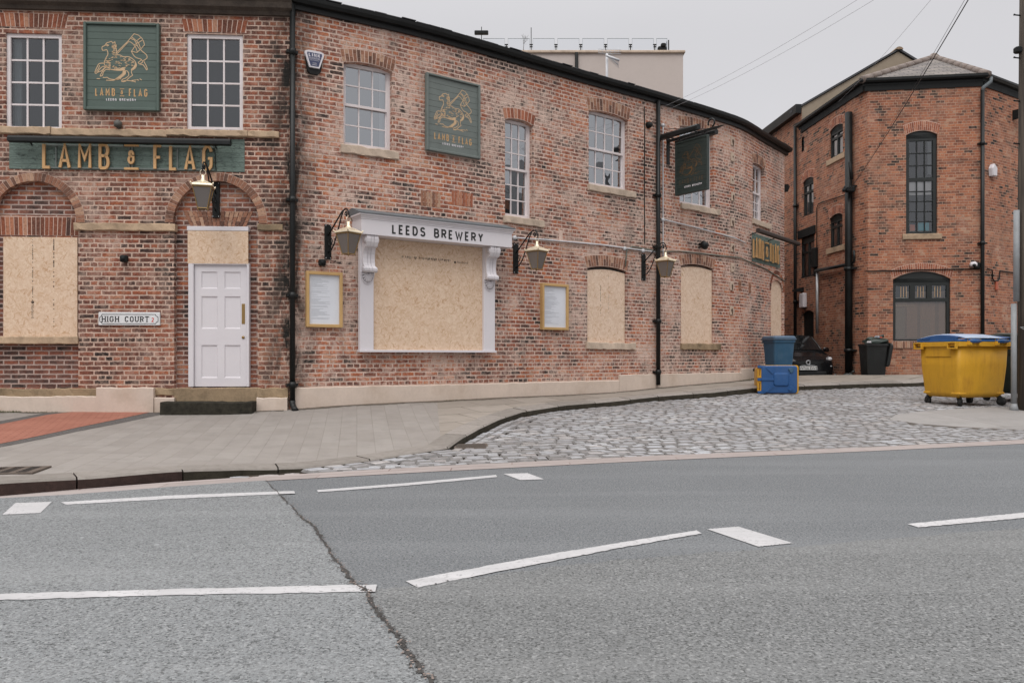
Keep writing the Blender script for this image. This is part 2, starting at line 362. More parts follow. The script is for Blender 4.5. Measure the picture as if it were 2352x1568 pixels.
def glass_mat(name,tint,refl,rough=.015):
    m,nt,bs=newmat(name); nt.nodes.remove(bs); o=nt.nodes['Material Output']
    v=ocoord(nt); bm=nd(nt,'Bump',{'Height':noise(nt,v,2.2,2),'Strength':.10,'Distance':.05}).outputs[0]
    g=nd(nt,'BsdfGlossy',{'Color':(.92,.95,.98,1),'Roughness':rough,'Normal':bm}); t=nd(nt,'BsdfTransparent',{'Color':rgba(tint)})
    fr=nd(nt,'Fresnel',{'IOR':1.55}).outputs[0]; k=mth(nt,'ADD',mth(nt,'MULTIPLY',fr,1.2),refl,True)
    mxs=nd(nt,'MixShader',{0:k}); nt.links.new(t.outputs[0],mxs.inputs[1]); nt.links.new(g.outputs[0],mxs.inputs[2]); nt.links.new(mxs.outputs[0],o.inputs['Surface'])
    return m
M_glass=glass_mat('window_glass',(.80,.86,.87),.065)
M_glassB=glass_mat('sky_lit_window_glass',(.75,.8,.83),.36)
M_glassL=glass_mat('alley_window_glass',(.9,.92,.92),.26)
M_glassC=glass_mat('clear_window_glass',(.95,.96,.96),.07)
M_glassN=glass_mat('dark_window_glass',(.6,.62,.6),.03)
def osb_mat(name,tone=(1,1,1)):
    m,nt,bs=newmat(name); v=uvc(nt)
    base=mixc(nt,rng(nt,noise(nt,v,3.5,6,.65),.3,.7,0,1),(.61*tone[0],.44*tone[1],.305*tone[2]),(.73*tone[0],.56*tone[1],.425*tone[2]))
    wv=nd(nt,'VectorMath',{0:v,1:nd(nt,'VectorMath',{0:nd(nt,'TexNoise',{'Vector':v,'Scale':9.0,'Detail':3.0}).outputs['Color'],'Scale':.14},operation='SCALE').outputs[0]}).outputs[0]
    for i,(ang,sc,lo,am) in enumerate(((.4,1.0,.60,.5),(1.9,1.3,.60,.55),(2.7,.9,.62,.5),(1.2,1.5,.60,.5),(.9,1.1,.94,.5),(2.2,1.0,.94,.45),(.1,1.2,.95,.45))):
        p=nd(nt,'VectorRotate',{'Vector':wv,'Angle':ang},rotation_type='Z_AXIS').outputs[0]
        p=nd(nt,'Mapping',{'Vector':p,'Scale':(12*sc,62*sc,1),'Location':(i*3.7,i*5.1,0)}).outputs[0]
        vo=nd(nt,'TexVoronoi',{'Vector':p,'Scale':1.0,'Randomness':1.0}); r=nd(nt,'SeparateColor',{0:vo.outputs['Color']}).outputs[0]
        k=rng(nt,r,lo,lo+.05,0,am)
        if i<4: cc=ramp(nt,nd(nt,'SeparateColor',{0:vo.outputs['Color']}).outputs[1],[(0,(.54*tone[0],.35*tone[1],.21*tone[2])),(.3,(.61*tone[0],.44*tone[1],.31*tone[2])),(.6,(.69*tone[0],.52*tone[1],.385*tone[2])),(1,(.78*tone[0],.64*tone[1],.50*tone[2]))])
        else: cc=(.40*tone[0],.205*tone[1],.09*tone[2])
        base=mixc(nt,k,base,cc)
    nt.links.new(base,bs.inputs['Base Color']); bs.inputs['Roughness'].default_value=.75; bs.inputs['Specular IOR Level'].default_value=.25
    bump(nt,bs,noise(nt,v,60,3),.25,.004); return m
M_osb=osb_mat('strand_board')
M_osbW=osb_mat('bleached_strand_board',(1.03,1.05,1.10))
# ------------------------------------------------------------------ walls in plan
PA=Path([(-18.0,11.853),(-3.62,12.75)])
PB=Path([(-3.62,12.75),(-1.5,14.0),(1.30,16.1),(3.28,17.55),(4.75,18.68),(5.55,19.36),(6.05,19.93),(6.45,20.46),(7.62,21.92)],True)
PR=Path([(9.35,35.0),(10.1,22.5),(13.27,22.08),(24.0,28.95)])
# ------------------------------------------------------------------ ground heights (relative to the eye)
def tps(pts,vals,lam=.02):
    P=np.array(pts,float); n=len(P); d=np.linalg.norm(P[:,None]-P[None],axis=2); K=np.where(d>0,d*d*np.log(d+1e-9),0)+lam*np.eye(n)
    A=np.zeros((n+3,n+3)); A[:n,:n]=K; A[:n,n]=1; A[:n,n+1:]=P; A[n:,:n]=A[:n,n:].T; b=np.zeros(n+3); b[:n]=vals; c=np.linalg.solve(A,b)
    def f(x,y):
        r=np.hypot(P[:,0]-x,P[:,1]-y); return float(np.dot(np.where(r>0,r*r*np.log(r+1e-9),0),c[:n])+c[n]+c[n+1]*x+c[n+2]*y)
    return f
def gxy(px,py,D): Y=F*D/(py-HY); return ((px-CX)/F*Y,Y)
KT=[(-420,1124,1.085,.115),(-150,1113,1.078,.122),(0,1107,1.076,.124),(210,1096,1.097,.103),(420,1079,1.11,.088),(560,1075,1.163,.035),(690,1073,1.185,.010),(850,1055,1.17,.006),(960,1038,1.145,.004),(1030,1027,1.11,.030),
    (1062,1004,1.07,.07),(1100,983,1.03,.085),(1145,962,.97,.09),(1200,944,.92,.09),(1300,929,.87,.095),(1400,921,.84,.095),(1512,909,.785,.10),(1640,900,.74,.11),(1740,889,.69,.115),(1840,885,.685,.115),(2000,880,.66,.11),(2115,877,.65,.11),(2352,871,.62,.11),(2700,862,.60,.11)]
KP=[gxy(a,b,c) for a,b,c,_ in KT]
pav_pts=list(KP); pav_v=[-k[2] for k in KT]
for px,D in ((-300,.87),(0,.868),(300,.875),(500,.88),(660,.85)):
    s=PA.s_at(px); q=PA.at(s); pav_pts.append((q.x,q.y)); pav_v.append(-D)
for px,D in ((760,.815),(900,.79),(1148,.765),(1412,.745),(1512,.682),(1640,.61),(1699,.575),(1739,.54),(1800,.52)):
    s=PB.s_at(px); q=PB.at(s); pav_pts.append((q.x,q.y)); pav_v.append(-D)
for x,y,D in ((7.9,21.3,.515),(9,21.3,.51),(10.5,21.3,.505),(13,21.3,.50),(16,22.5,.50),(20,25,.5),(-12,12.1,.87),(-12,6.2,1.075)): pav_pts.append((x,y)); pav_v.append(-D)
pav=tps(pav_pts,pav_v,.004)
CH=[(-420,1168),(-100,1150),(150,1137),(400,1118),(620,1104),(1000,1083),(1500,1058),(2000,1036),(2352,1019),(2700,1003),(3200,983)]     # south edge of the channel stones
CHP=[gxy(a,b,1.2) for a,b in CH]
CHN=[gxy(a,b,1.2) for a,b in [(-420,1157),(-100,1141),(150,1127),(400,1107),(620,1093),(1000,1071),(1500,1047),(2000,1027),(2352,1010),(2700,995),(3200,976)]]
car_pts=[];car_v=[]
for (p,k) in zip(KP,KT):
    car_pts.append(p); car_v.append(-(k[2]+k[3]))
for p in CHN+CHP: car_pts.append(p); car_v.append(-1.2)
for x,y,D in ((8.3,14.5,.935),(9.5,16,.90),(6.0,17.5,.845),(11.5,15.5,.90),(3,13,1.0),(0.5,10.4,1.12)): car_pts.append((x,y)); car_v.append(-D)
car=tps(car_pts,car_v,.01)
def gpix(px,py,fn):
    D=1.0
    for _ in range(30):
        x,y=gxy(px,py,D); D=.5*D+.5*(-fn(x,y))
    return (x,y)
def sheet(name,outer,fn,mat,lift=0.0,step=.5,holes=[],rot=0.0,o=(0,0)):
    V,T=mesh2d(outer,holes,step); mb=MB(); c,s=math.cos(rot),math.sin(rot)
    mb.add([(x,y,HC+fn(x,y)+lift) for x,y in V],T,[[((V[k][0]-o[0])*c+(V[k][1]-o[1])*s,-(V[k][0]-o[0])*s+(V[k][1]-o[1])*c) for k in t] for t in T])
    return struct(mb.build(name,mat))
flat=lambda x,y:-1.2
# ------------------------------------------------------------------ ground materials
def asphalt(name,base,light,dark,sc=95,cracks=.0):
    m,nt,bs=newmat(name); v=ocoord(nt)
    vo=nd(nt,'TexVoronoi',{'Vector':v,'Scale':sc}); r=nd(nt,'SeparateColor',{0:vo.outputs['Color']}).outputs[0]
    c=ramp(nt,r,[(0,dark),(.35,base),(.75,base),(1,light)])
    e=nd(nt,'TexVoronoi',{'Vector':v,'Scale':sc},feature='DISTANCE_TO_EDGE').outputs['Distance']
    pit=rng(nt,noise(nt,v,66,4,.68),.395,.475,1.0,0); c=mixc(nt,mth(nt,'MULTIPLY',pit,rng(nt,e,0,.35,1,.55)),c,tuple(x*.22 for x in dark))
    big=noise(nt,v,.45,5,.6); c=mixc(nt,rng(nt,big,.3,.7,0,.35),c,tuple(x*.72 for x in base))
    st=nd(nt,'Mapping',{'Vector':v,'Scale':(.12,1.3,1)}).outputs[0]; c=mixc(nt,rng(nt,noise(nt,st,1.2,4),.48,.7,0,.22),c,light)
    sp=nd(nt,'TexVoronoi',{'Vector':v,'Scale':1.5,'Randomness':1.0}); gum=mth(nt,'MULTIPLY',rng(nt,mth(nt,'ADD',sp.outputs['Distance'],mth(nt,'MULTIPLY',noise(nt,v,30,2),.03)),.034,.042,1,0),rng(nt,nd(nt,'SeparateColor',{0:sp.outputs['Color']}).outputs[1],.45,.5,0,.75))
    c=mixc(nt,gum,c,(.36,.37,.375))
    if cracks:
        cr=nd(nt,'TexVoronoi',{'Vector':nd(nt,'VectorMath',{0:v,1:nd(nt,'VectorMath',{0:nd(nt,'TexNoise',{'Vector':v,'Scale':3.0,'Detail':4.0}).outputs['Color'],'Scale':.5},operation='SCALE').outputs[0]}).outputs[0],'Scale':.55},feature='DISTANCE_TO_EDGE').outputs['Distance']
        c=mixc(nt,mth(nt,'MULTIPLY',rng(nt,cr,.0,.006,cracks,0),rng(nt,noise(nt,v,.5,2),.5,.6,0,1)),c,(.02,.02,.02))
    nt.links.new(c,bs.inputs['Base Color']); bs.inputs['Roughness'].default_value=.88; bs.inputs['Specular IOR Level'].default_value=.3
    bump(nt,bs,mth(nt,'ADD',mth(nt,'MULTIPLY',e,.6),mth(nt,'MULTIPLY',noise(nt,v,40,3),.9)),.55,.009); return m
M_asR=asphalt('asphalt_dark',(.158,.166,.174),(.25,.257,.263),(.108,.112,.115),135)
M_asL=asphalt('asphalt_pale',(.210,.219,.224),(.315,.322,.323),(.140,.143,.144),112)
M_asS=asphalt('asphalt_coarse',(.172,.176,.177),(.285,.288,.286),(.100,.101,.099),100)
def paving(name,c0,c1,bw,rh,ms,joint,jd=.6,vert=False):
    m,nt,bs=newmat(name); uv=uvc(nt)
    b=nd(nt,'TexBrick',{'Vector':uv,'Color1':(0,0,0,1),'Color2':(1,1,1,1),'Mortar':(.5,.5,.5,1),'Scale':1.0,'Mortar Size':ms,'Mortar Smooth':.2,'Brick Width':bw,'Row Height':rh},offset=.5)
    n=noise(nt,uv,3.0,6,.65); c=mixc(nt,b.outputs['Color'],c0,c1); c=mixc(nt,rng(nt,n,.45,.75,0,.45),c,tuple(x*.6 for x in c0))
    c=mixc(nt,rng(nt,noise(nt,uv,140,2),.3,.7,0,.25),c,tuple(x*1.25 for x in c1))
    sp=nd(nt,'TexVoronoi',{'Vector':uv,'Scale':3.0}); c=mixc(nt,mth(nt,'MULTIPLY',rng(nt,sp.outputs['Distance'],.05,.06,1,0),rng(nt,nd(nt,'SeparateColor',{0:sp.outputs['Color']}).outputs[1],.7,.72,0,.5)),c,tuple(x*.5 for x in c0))
    k=mth(nt,'MULTIPLY',b.outputs['Fac'],rng(nt,noise(nt,uv,1.7,3),.35,.6,jd*.35,jd)); c=mixc(nt,k,c,joint)
    nt.links.new(c,bs.inputs['Base Color']); bs.inputs['Roughness'].default_value=.85; bs.inputs['Specular IOR Level'].default_value=.3
    bump(nt,bs,mth(nt,'ADD',mth(nt,'SUBTRACT',1.0,b.outputs['Fac']),mth(nt,'MULTIPLY',noise(nt,uv,60,3),.35)),.45,.008); return m
M_pave=paving('concrete_paving',(.240,.217,.198),(.275,.252,.232),.45,.225,.005,(.16,.135,.115),.5)
M_flag=paving('stone_flags',(.235,.205,.175),(.30,.265,.23),.95,.62,.012,(.075,.058,.045),.95)
M_chan=paving('pink_channel_stone',(.29,.25,.235),(.335,.29,.275),1.3,.21,.008,(.14,.08,.07),.7)
M_tact=paving('red_blister_paving',(.31,.128,.088),(.36,.158,.112),.20,.067,.012,(.20,.07,.05),.8)
M_band=asphalt('dark_margin',(.12,.11,.105),(.20,.19,.185),(.07,.065,.06),100)
def line_mat():
    m,nt,bs=newmat('worn_road_paint'); v=ocoord(nt); n=noise(nt,v,38,5,.7); big=noise(nt,v,2.2,5,.65); tr=noise(nt,nd(nt,'Mapping',{'Vector':v,'Scale':(.5,5,1)}).outputs[0],2.0,4)
    c=mixc(nt,rng(nt,big,.3,.7,0,1),(.40,.395,.40),(.50,.49,.495)); c=mixc(nt,rng(nt,tr,.5,.7,0,.35),c,(.30,.295,.295))
    c=mixc(nt,mth(nt,'MULTIPLY',rng(nt,n,.56,.64,0,.85),rng(nt,big,.40,.62,.15,1)),c,(.15,.15,.15)); nt.links.new(c,bs.inputs['Base Color']); bs.inputs['Roughness'].default_value=.75; bs.inputs['Specular IOR Level'].default_value=.2; bump(nt,bs,n,.4,.006); return m
M_line=line_mat()
M_dirt=pmat('joint_dirt',(.045,.036,.028),.95,var=.5,scale=8,bmp=.4,spec=.1)
M_earth=pmat('plain_ground',(.12,.11,.10),.95,var=.3,scale=.5)
def sett_mat():
    m,nt,bs=newmat('granite_sett'); r=nd(nt,'NewGeometry').outputs['Random Per Island']; v=ocoord(nt)
    c=ramp(nt,r,[(0,(.23,.215,.21)),(.2,(.315,.317,.335)),(.5,(.385,.395,.42)),(.8,(.425,.432,.45)),(.93,(.385,.35,.34)),(1,(.47,.455,.445))])
    big=noise(nt,v,.38,4,.6); c=mixc(nt,rng(nt,big,.40,.62,.0,.5),c,(.125,.108,.098))
    f=noise(nt,v,24,5,.65); c=mixc(nt,rng(nt,f,.3,.55,.45,0),c,(.09,.078,.07))
    nt.links.new(c,bs.inputs['Base Color']); bs.inputs['Roughness'].default_value=.55; bs.inputs['Specular IOR Level'].default_value=.45
    nt.links.new(rng(nt,f,.3,.7,.34,.66),bs.inputs['Roughness']); bump(nt,bs,f,.5,.01); return m
M_sett=sett_mat()
def kerb_mat():
    m,nt,bs=newmat('kerb_stone'); r=nd(nt,'NewGeometry').outputs['Random Per Island']; v=ocoord(nt)
    c=ramp(nt,r,[(0,(.20,.18,.16)),(1,(.30,.27,.245))]); f=noise(nt,v,12,6,.65); c=mixc(nt,rng(nt,f,.35,.6,.4,0),c,(.12,.10,.085)); nt.links.new(c,bs.inputs['Base Color'])
    bs.inputs['Roughness'].default_value=.85; bump(nt,bs,f,.5,.01); return m
M_kerb=kerb_mat()
M_kerbF=pmat('mossy_kerb_face',(.046,.040,.030),.95,var=.55,scale=9,bmp=.7,spec=.15,dirt=(.022,.020,.014),dirt_amt=.9)
M_kerbR=pmat('red_granite_kerb_face',(.048,.030,.026),.85,var=.5,scale=26,bmp=.6,spec=.2,dirt=(.020,.015,.013),dirt_amt=.7)
# ------------------------------------------------------------------ ground sheets
mb=MB(); mb.add([(-400,-300,HC-1.42),(400,-300,HC-1.42),(400,500,HC-1.42),(-400,500,HC-1.42)],[(0,1,2,3)]); struct(mb.build('ground',M_earth))
road=[(-60,-25),(60,-25)]+[(60,CHP[-1][1]+14)]+[tuple(p) for p in CHP[::-1]]+[(-60,CHP[0][1]-22)]
sheet('road',road,flat,M_asR,0,6.0)
seam=[gxy(a,b,1.2) for a,b in [(610,1104),(640,1138),(668,1165),(690,1190),(718,1212),(738,1240),(757,1272),(782,1305),(806,1338),(838,1358),(858,1398),(880,1430),(912,1466),(930,1500),(962,1540),(985,1575)]]
rs=random.Random(3); seamj=[]
for i in range(len(seam)-1):
    a,b=seam[i],seam[i+1]
    for k in range(7):
        t=k/7; seamj.append((a[0]+(b[0]-a[0])*t+rs.uniform(-.011,.011),a[1]+(b[1]-a[1])*t+rs.uniform(-.011,.011)))
dx=seam[-1][0]-seam[-3][0]; dy=seam[-1][1]-seam[-3][1]
seamj+=[seam[-1],(seam[-1][0]+dx*6,seam[-1][1]+dy*6),(1.6,-20)]
lpatch=[(-50,-20),(-50,CHP[0][1]-20)]+[tuple(p) for p in CHP[:4]]+seamj
struct_l=sheet('road_resurfacing',lpatch,flat,M_asL,.006,5.0)
spatch=[gxy(a,b,1.2) for a,b in [(866,1352),(935,1348),(1150,1318),(1400,1288),(1640,1268),(1830,1256),(2050,1236),(2352,1212),(2700,1190)]]
spj=[]
for i in range(len(spatch)-1):
    a,b=spatch[i],spatch[i+1]
    for k in range(8): t=k/8; spj.append((a[0]+(b[0]-a[0])*t,a[1]+(b[1]-a[1])*t+rs.uniform(-.02,.02)))
spoly=spj+[spatch[-1],(12,4),(12,-18),(1.7,-18)]+[(seam[-1][0]+dx*6+.02,seam[-1][1]+dy*6)]+[(p[0]+.015,p[1]) for p in seamj[-4:62:-1]]
sheet('road_worn_lane',spoly,flat,M_asS,.003,4.0)
# crumbled joint between the two surfacings
mb=MB()
def chip(x,y,z,r,mi=0):
    n=rs.randint(5,7); a0=rs.random()*6; v=[(x+r*rs.uniform(.5,1.2)*math.cos(a0+6.283*k/n),y+1.3*r*rs.uniform(.5,1.2)*math.sin(a0+6.283*k/n),z) for k in range(n)]
    mb.add(v,[tuple(range(n))],None,mi)
for i in range(len(seamj)-4):
    p=seamj[i]; q=seamj[i+1]
    for k in range(6):
        t=rs.random(); chip(p[0]+(q[0]-p[0])*t+rs.gauss(.006,.016),p[1]+(q[1]-p[1])*t+rs.gauss(0,.02),HC-1.2+.0105+rs.random()*.002,rs.uniform(.002,.008),0 if rs.random()<.6 else 1)
Lr=[]
for i in range(len(seamj)-2):
    p=seamj[i]; w_=rs.uniform(.004,.012)*(2.0 if rs.random()<.12 else 1)*(.55 if i<20 else 1); Lr+=[(p[0]+.006-w_,p[1],HC-1.2+.0098),(p[0]+.006+w_,p[1],HC-1.2+.0098)]
mb.add(Lr,[(2*k,2*k+1,2*k+3,2*k+2) for k in range(len(Lr)//2-1)])
for i in range(8,100):
    p=spj[min(i//2,len(spj)-1)]; 
    if rs.random()<.30: chip(p[0]+rs.uniform(-.05,.05),p[1]+rs.uniform(-.05,.02),HC-1.2+.0105,rs.uniform(.003,.008))
M_chip2=pmat('crumbled_tar_edge',(.20,.155,.135),.95,var=.4,scale=20)
struct(mb.build('road_joint',[pmat('tar_crack',(.045,.041,.038),.95,var=.5,scale=20),M_chip2]))
# channel stones
mb=MB()
N=len(CHN)
for i in range(N-1):
    n=6
    for k in range(n):
        t0,t1=k/n,(k+1)/n
        L=lambda A,t:(A[i][0]+(A[i+1][0]-A[i][0])*t,A[i][1]+(A[i+1][1]-A[i][1])*t)
        a,b,c,d=L(CHP,t0),L(CHP,t1),L(CHN,t1),L(CHN,t0); w0=math.hypot(a[0]-d[0],a[1]-d[1]); w1=math.hypot(b[0]-c[0],b[1]-c[1])
        mb.add([(a[0],a[1],HC-1.196),(b[0],b[1],HC-1.196),(c[0],c[1],HC-1.194),(d[0],d[1],HC-1.194)],[(0,1,2,3)],[[(a[0],0),(b[0],0),(c[0],w1),(d[0],w0)]])
struct(mb.build('channel_stones',M_chan))
# pavements
KF=[(-60,KP[0][1]-23)]+KP+[(40,33)]
RK=[(x,y) for x,y in KF]
def off_line(P,d):
    o=[]
    for i,p in enumerate(P):
        a=P[max(0,i-1)]; b=P[min(len(P)-1,i+1)]; t=Vector((b[0]-a[0],b[1]-a[1])).normalized(); o.append((p[0]-t.y*d,p[1]+t.x*d))
    return o
KI=off_line(KF,.30)
def xonline(P,x):
    for i in range(len(P)-1):
        if P[i][0]<=x<=P[i+1][0]: t=(x-P[i][0])/(P[i+1][0]-P[i][0]); return P[i][1]+(P[i+1][1]-P[i][1])*t
i0=9   # kerb corner stone: the paving changes from concrete blocks to stone flags near here
back=[(24,27.2),(13.4,21.55),(10,21.45),(7.9,21.75)]+[tuple(PB.at(s,-.1)) for s in np.linspace(PB.L,0,14)]
splitA=KI[i0+2]; splitB=tuple(PB.at(PB.s_at(1010),-.1))
# stone flags: from the corner round into the side street
flagpoly=KI[i0+2:]+[(40,40)]+back[:4]+[p for p in back[4:] if p[0]>splitB[0]]+[splitB]
flagpoly=[p for p in flagpoly if p[0]<25]; 
sheet('side_pavement',flagpoly,pav,M_flag,0,.6,rot=math.radians(38))
avec=PA.at(PA.L,-.2); avL=PA.at(1.0,-.2)
concpoly=[(-17,KI[1][1]-4.1)]+KI[1:i0+3]+[splitB]+[p for p in back[4:] if p[0]<splitB[0]]+[(avL.x,avL.y)]
sheet('pavement',concpoly,pav,M_pave,0.0,.6,rot=math.radians(11.2+90))
# alley floor, behind the pavement
mb=MB(); 
for q in ([(6.0,21.2,-.60),(26,27.2,-.60),(26,40,-.85),(6.0,40,-.85)],): mb.add([(a,b,HC+c) for a,b,c in q],[(0,1,2,3)],[[(a,b) for a,b,c in q]])
alley=lambda x,y: -.62-.02*(y-21.5) if y<24 else -.67-.0*(y)
mb=MB(); vs=[]; 
for j,y in enumerate(np.linspace(21.4,40,20)):
    for x in (6.0,26.0): vs.append((x,y,HC-.60-.22*min(1,max(0,(y-21.4)/1.6))))
mb.add(vs,[(2*j,2*j+1,2*j+3,2*j+2) for j in range(19)],[[(vs[k][0],vs[k][1]) for k in (2*j,2*j+1,2*j+3,2*j+2)] for j in range(19)])
struct(mb.build('alley',asphalt('alley_surface',(.055,.05,.045),(.12,.11,.10),(.03,.028,.025),40)))
def alley_z(y): return HC-.60-.22*min(1,max(0,(y-21.4)/1.6))
# kerb stones
mb=MB()
def walk(P,step,start=0.0):
    out=[];
    for i in range(len(P)-1):
        a,b=Vector(P[i]),Vector(P[i+1]); n=max(1,int((b-a).length/step))
        for k in range(n): out.append(a+(b-a)*(k/n))
    out.append(Vector(P[-1])); return out
KW=walk(KF[1:],.11); KWI=off_line([tuple(p) for p in KW],.31); acc=0; cur=[]; stones=[]; target=.95
for i,p in enumerate(KW):
    cur.append(i)
    if len(cur)>1: acc+=(KW[i]-KW[i-1]).length
    if acc>target: stones.append(cur); cur=[i]; acc=0; target=rs.uniform(.75,1.15)
stones.append(cur)
for st in stones:
    if len(st)<2: continue
    red=KW[st[0]].x<-3.75
    jz=rs.uniform(-.004,.005); n=len(st); V=[];FC=[];MI=[]
    for j,i in enumerate(st):
        o=KW[i]; q=Vector(KWI[i]); 
        if j==0: o=o+(KW[st[1]]-o)*.06; q=q+(Vector(KWI[st[1]])-q)*.06
        if j==n-1: o=o+(KW[st[-2]]-o)*.06; q=q+(Vector(KWI[st[-2]])-q)*.06
        zt=HC+pav(o.x,o.y)+.004+jz; zb=HC+min(car(o.x,o.y),pav(o.x,o.y))-.06; e=(q-o).normalized()*.022; ww=rs.uniform(-.004,.004)
        V+=[(o.x-e.x*.2,o.y-e.y*.2,zb),(o.x+ww*e.x,o.y+ww*e.y,zt-.022),(o.x+e.x,o.y+e.y,zt),(q.x,q.y,HC+pav(q.x,q.y)+.005+jz),(q.x,q.y,zb)]
    for j in range(n-1):
        for k in range(4):
            FC.append((5*j+k,5*(j+1)+k,5*(j+1)+k+1,5*j+k+1)); MI.append((2 if red else 1) if k==0 else 0)
    FC.append((0,1,2,3,4)); MI.append(2 if red else 1); FC.append((5*n-1,5*n-2,5*n-3,5*n-4,5*n-5)); MI.append(2 if red else 1)
    b=len(mb.v); mb.v+=[Vector(p) for p in V]
    for fc,mi in zip(FC,MI): mb.f.append([b+k for k in fc]); mb.uv.append(None); mb.mi.append(mi); mb.sm.append(False)
struct(mb.build('kerb',[M_kerb,M_kerbF,M_kerbR]))
# cobbled side street: bed and setts
rp=[gpix(a,b,car) for a,b in [(2042,964),(2058,953),(2110,946),(2190,940),(2352,934),(2800,922),(2800,990),(2352,988),(2200,981),(2110,974)]]
cob=[CHN[3]]+CHN[4:]+[(19,17),(22,26)]+[p for p in KP[:3:-1]]
sheet('cobble_bed',cob,car,M_dirt,-.040,.6)
phi=math.radians(13); cu,su=math.cos(phi),math.sin(phi); mb=MB(); rs=random.Random(11)
def sett(x,y,l,wd,a):
    c,s=math.cos(a),math.sin(a); z0=HC+car(x,y); dz=rs.uniform(-.010,.009); tx=rs.uniform(-.025,.025); ty=rs.uniform(-.03,.03); V=[]
    dzx=(car(x+.1*c,y+.1*s)-car(x-.1*c,y-.1*s))/.2; dzy=(car(x-.1*s,y+.1*c)-car(x+.1*s,y-.1*c))/.2
    for ins,h in ((0,-.075),(.002,-.030),(.020,0)):
        for sxx,syy in ((-1,-1),(1,-1),(1,1),(-1,1)):
            u=sxx*(l/2-ins)+(rs.uniform(-.006,.006) if h else 0); v=syy*(wd/2-ins)+(rs.uniform(-.006,.006) if h else 0)
            V.append((x+u*c-v*s,y+u*s+v*c,z0+dz+h+u*(tx+dzx)+v*(ty+dzy)))
    V.append((x,y,z0+dz+.009))
    mb.add(V,[(0,1,5,4),(1,2,6,5),(2,3,7,6),(3,0,4,7),(4,5,9,8),(5,6,10,9),(6,7,11,10),(7,4,8,11),(8,9,12),(9,10,12),(10,11,12),(11,8,12)],None,0,False)
    for q_ in range(4): mb.mi[-12+q_]=1; mb.mi[-8+q_]=2
v=6.0
kerbline=[p for p in KP[4:]]
def kdist(x,y):
    return min((x-p.x)**2+(y-p.y)**2 for p in KW[::3])**.5
nset=0
gully=gpix(1082,1024,car)
while v<23:
    wd=rs.uniform(.112,.150); u=-4+rs.random()*.2
    while u<22:
        l=rs.uniform(.16,.30); uu=u+l/2; vv=v+wd/2+.02*math.sin(u*.8+v); x=uu*cu-vv*su; y=uu*su+vv*cu
        if -6<x<17 and inpoly(x,y,cob) and not inpoly(x,y,rp) and abs(x/y)<.80 and kdist(x,y)>.34 and math.hypot((x-gully[0]),(y-gully[1])*1.0)>.26:
            sett(x,y,l-rs.uniform(.008,.026),wd-rs.uniform(.010,.028),phi+rs.uniform(-.03,.03)); nset+=1
        u+=l
    v+=wd
# two courses laid along the kerb
KL1=off_line([tuple(p) for p in KW],-.085); KL2=off_line([tuple(p) for p in KW],-.235)
for KL in (KL1,KL2):
    i=0
    while i<len(KL)-3:
        a=Vector(KL[i]); b=Vector(KL[i+2]); m_=(a+b)/2
        if m_.x>-2.2 and m_.x<17 and (inpoly(m_.x,m_.y,cob)) and math.hypot((m_.x-gully[0]),(m_.y-gully[1]))>.26 and not inpoly(m_.x,m_.y,rp):
            sett(m_.x,m_.y,(b-a).length-.015,.135,math.atan2(b.y-a.y,b.x-a.x))
        i+=2
struct(mb.build('cobbles',[M_sett,M_dirt,pmat('sett_edge',(.20,.19,.185),.75,var=.4,scale=14,bmp=.3)]))
sheet('far_pavement',[tuple(CHN[-1]),(60,CHN[-1][1]+14.2),(60,50),(30,32.5),(22,26),(19,17)],lambda x,y:-1.2+.04*(y-CHN[-1][1]),M_pave,0,2.5,rot=.5)
# flush corner pavement on the right
sheet('corner_pavement',rp,car,paving('worn_concrete',(.225,.212,.203),(.27,.256,.246),3.2,2.4,.012,(.12,.10,.085),.7),.010,.5,rot=.3)
mb=MB(); 
for i in range(len(rp)):
    a,b=rp[i],rp[(i+1)%len(rp)]; mb.add([(a[0],a[1],HC+car(*a)-.05),(b[0],b[1],HC+car(*b)-.05),(b[0],b[1],HC+car(*b)+.010),(a[0],a[1],HC+car(*a)+.010)],[(0,1,2,3)])
struct(mb.build('corner_pavement_edge',M_kerb))
# grime washed down against the wall foot
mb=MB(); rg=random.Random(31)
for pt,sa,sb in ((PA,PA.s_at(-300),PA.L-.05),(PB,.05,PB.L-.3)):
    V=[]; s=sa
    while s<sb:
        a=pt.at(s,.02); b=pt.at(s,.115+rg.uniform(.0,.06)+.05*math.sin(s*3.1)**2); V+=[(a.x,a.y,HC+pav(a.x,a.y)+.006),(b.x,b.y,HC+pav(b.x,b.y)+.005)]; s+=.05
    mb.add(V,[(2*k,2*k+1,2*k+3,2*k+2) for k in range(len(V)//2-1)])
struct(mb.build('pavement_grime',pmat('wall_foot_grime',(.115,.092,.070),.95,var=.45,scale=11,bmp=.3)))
# red blister paving and its dark margins
def pgon(pix): return [gpix(a,b,pav) for a,b in pix]
sheet('tactile_margin',pgon([(-60,1046),(0,1027),(180,990),(392,947),(365,945),(170,943),(100,949),(0,967),(-60,978)]),pav,M_band,.004,.4)
sheet('tactile_paving',pgon([(-60,1038),(0,1020),(180,982),(352,945.5),(185,944),(110,953),(0,975),(-60,988)]),pav,M_tact,.008,.25,rot=math.radians(22))
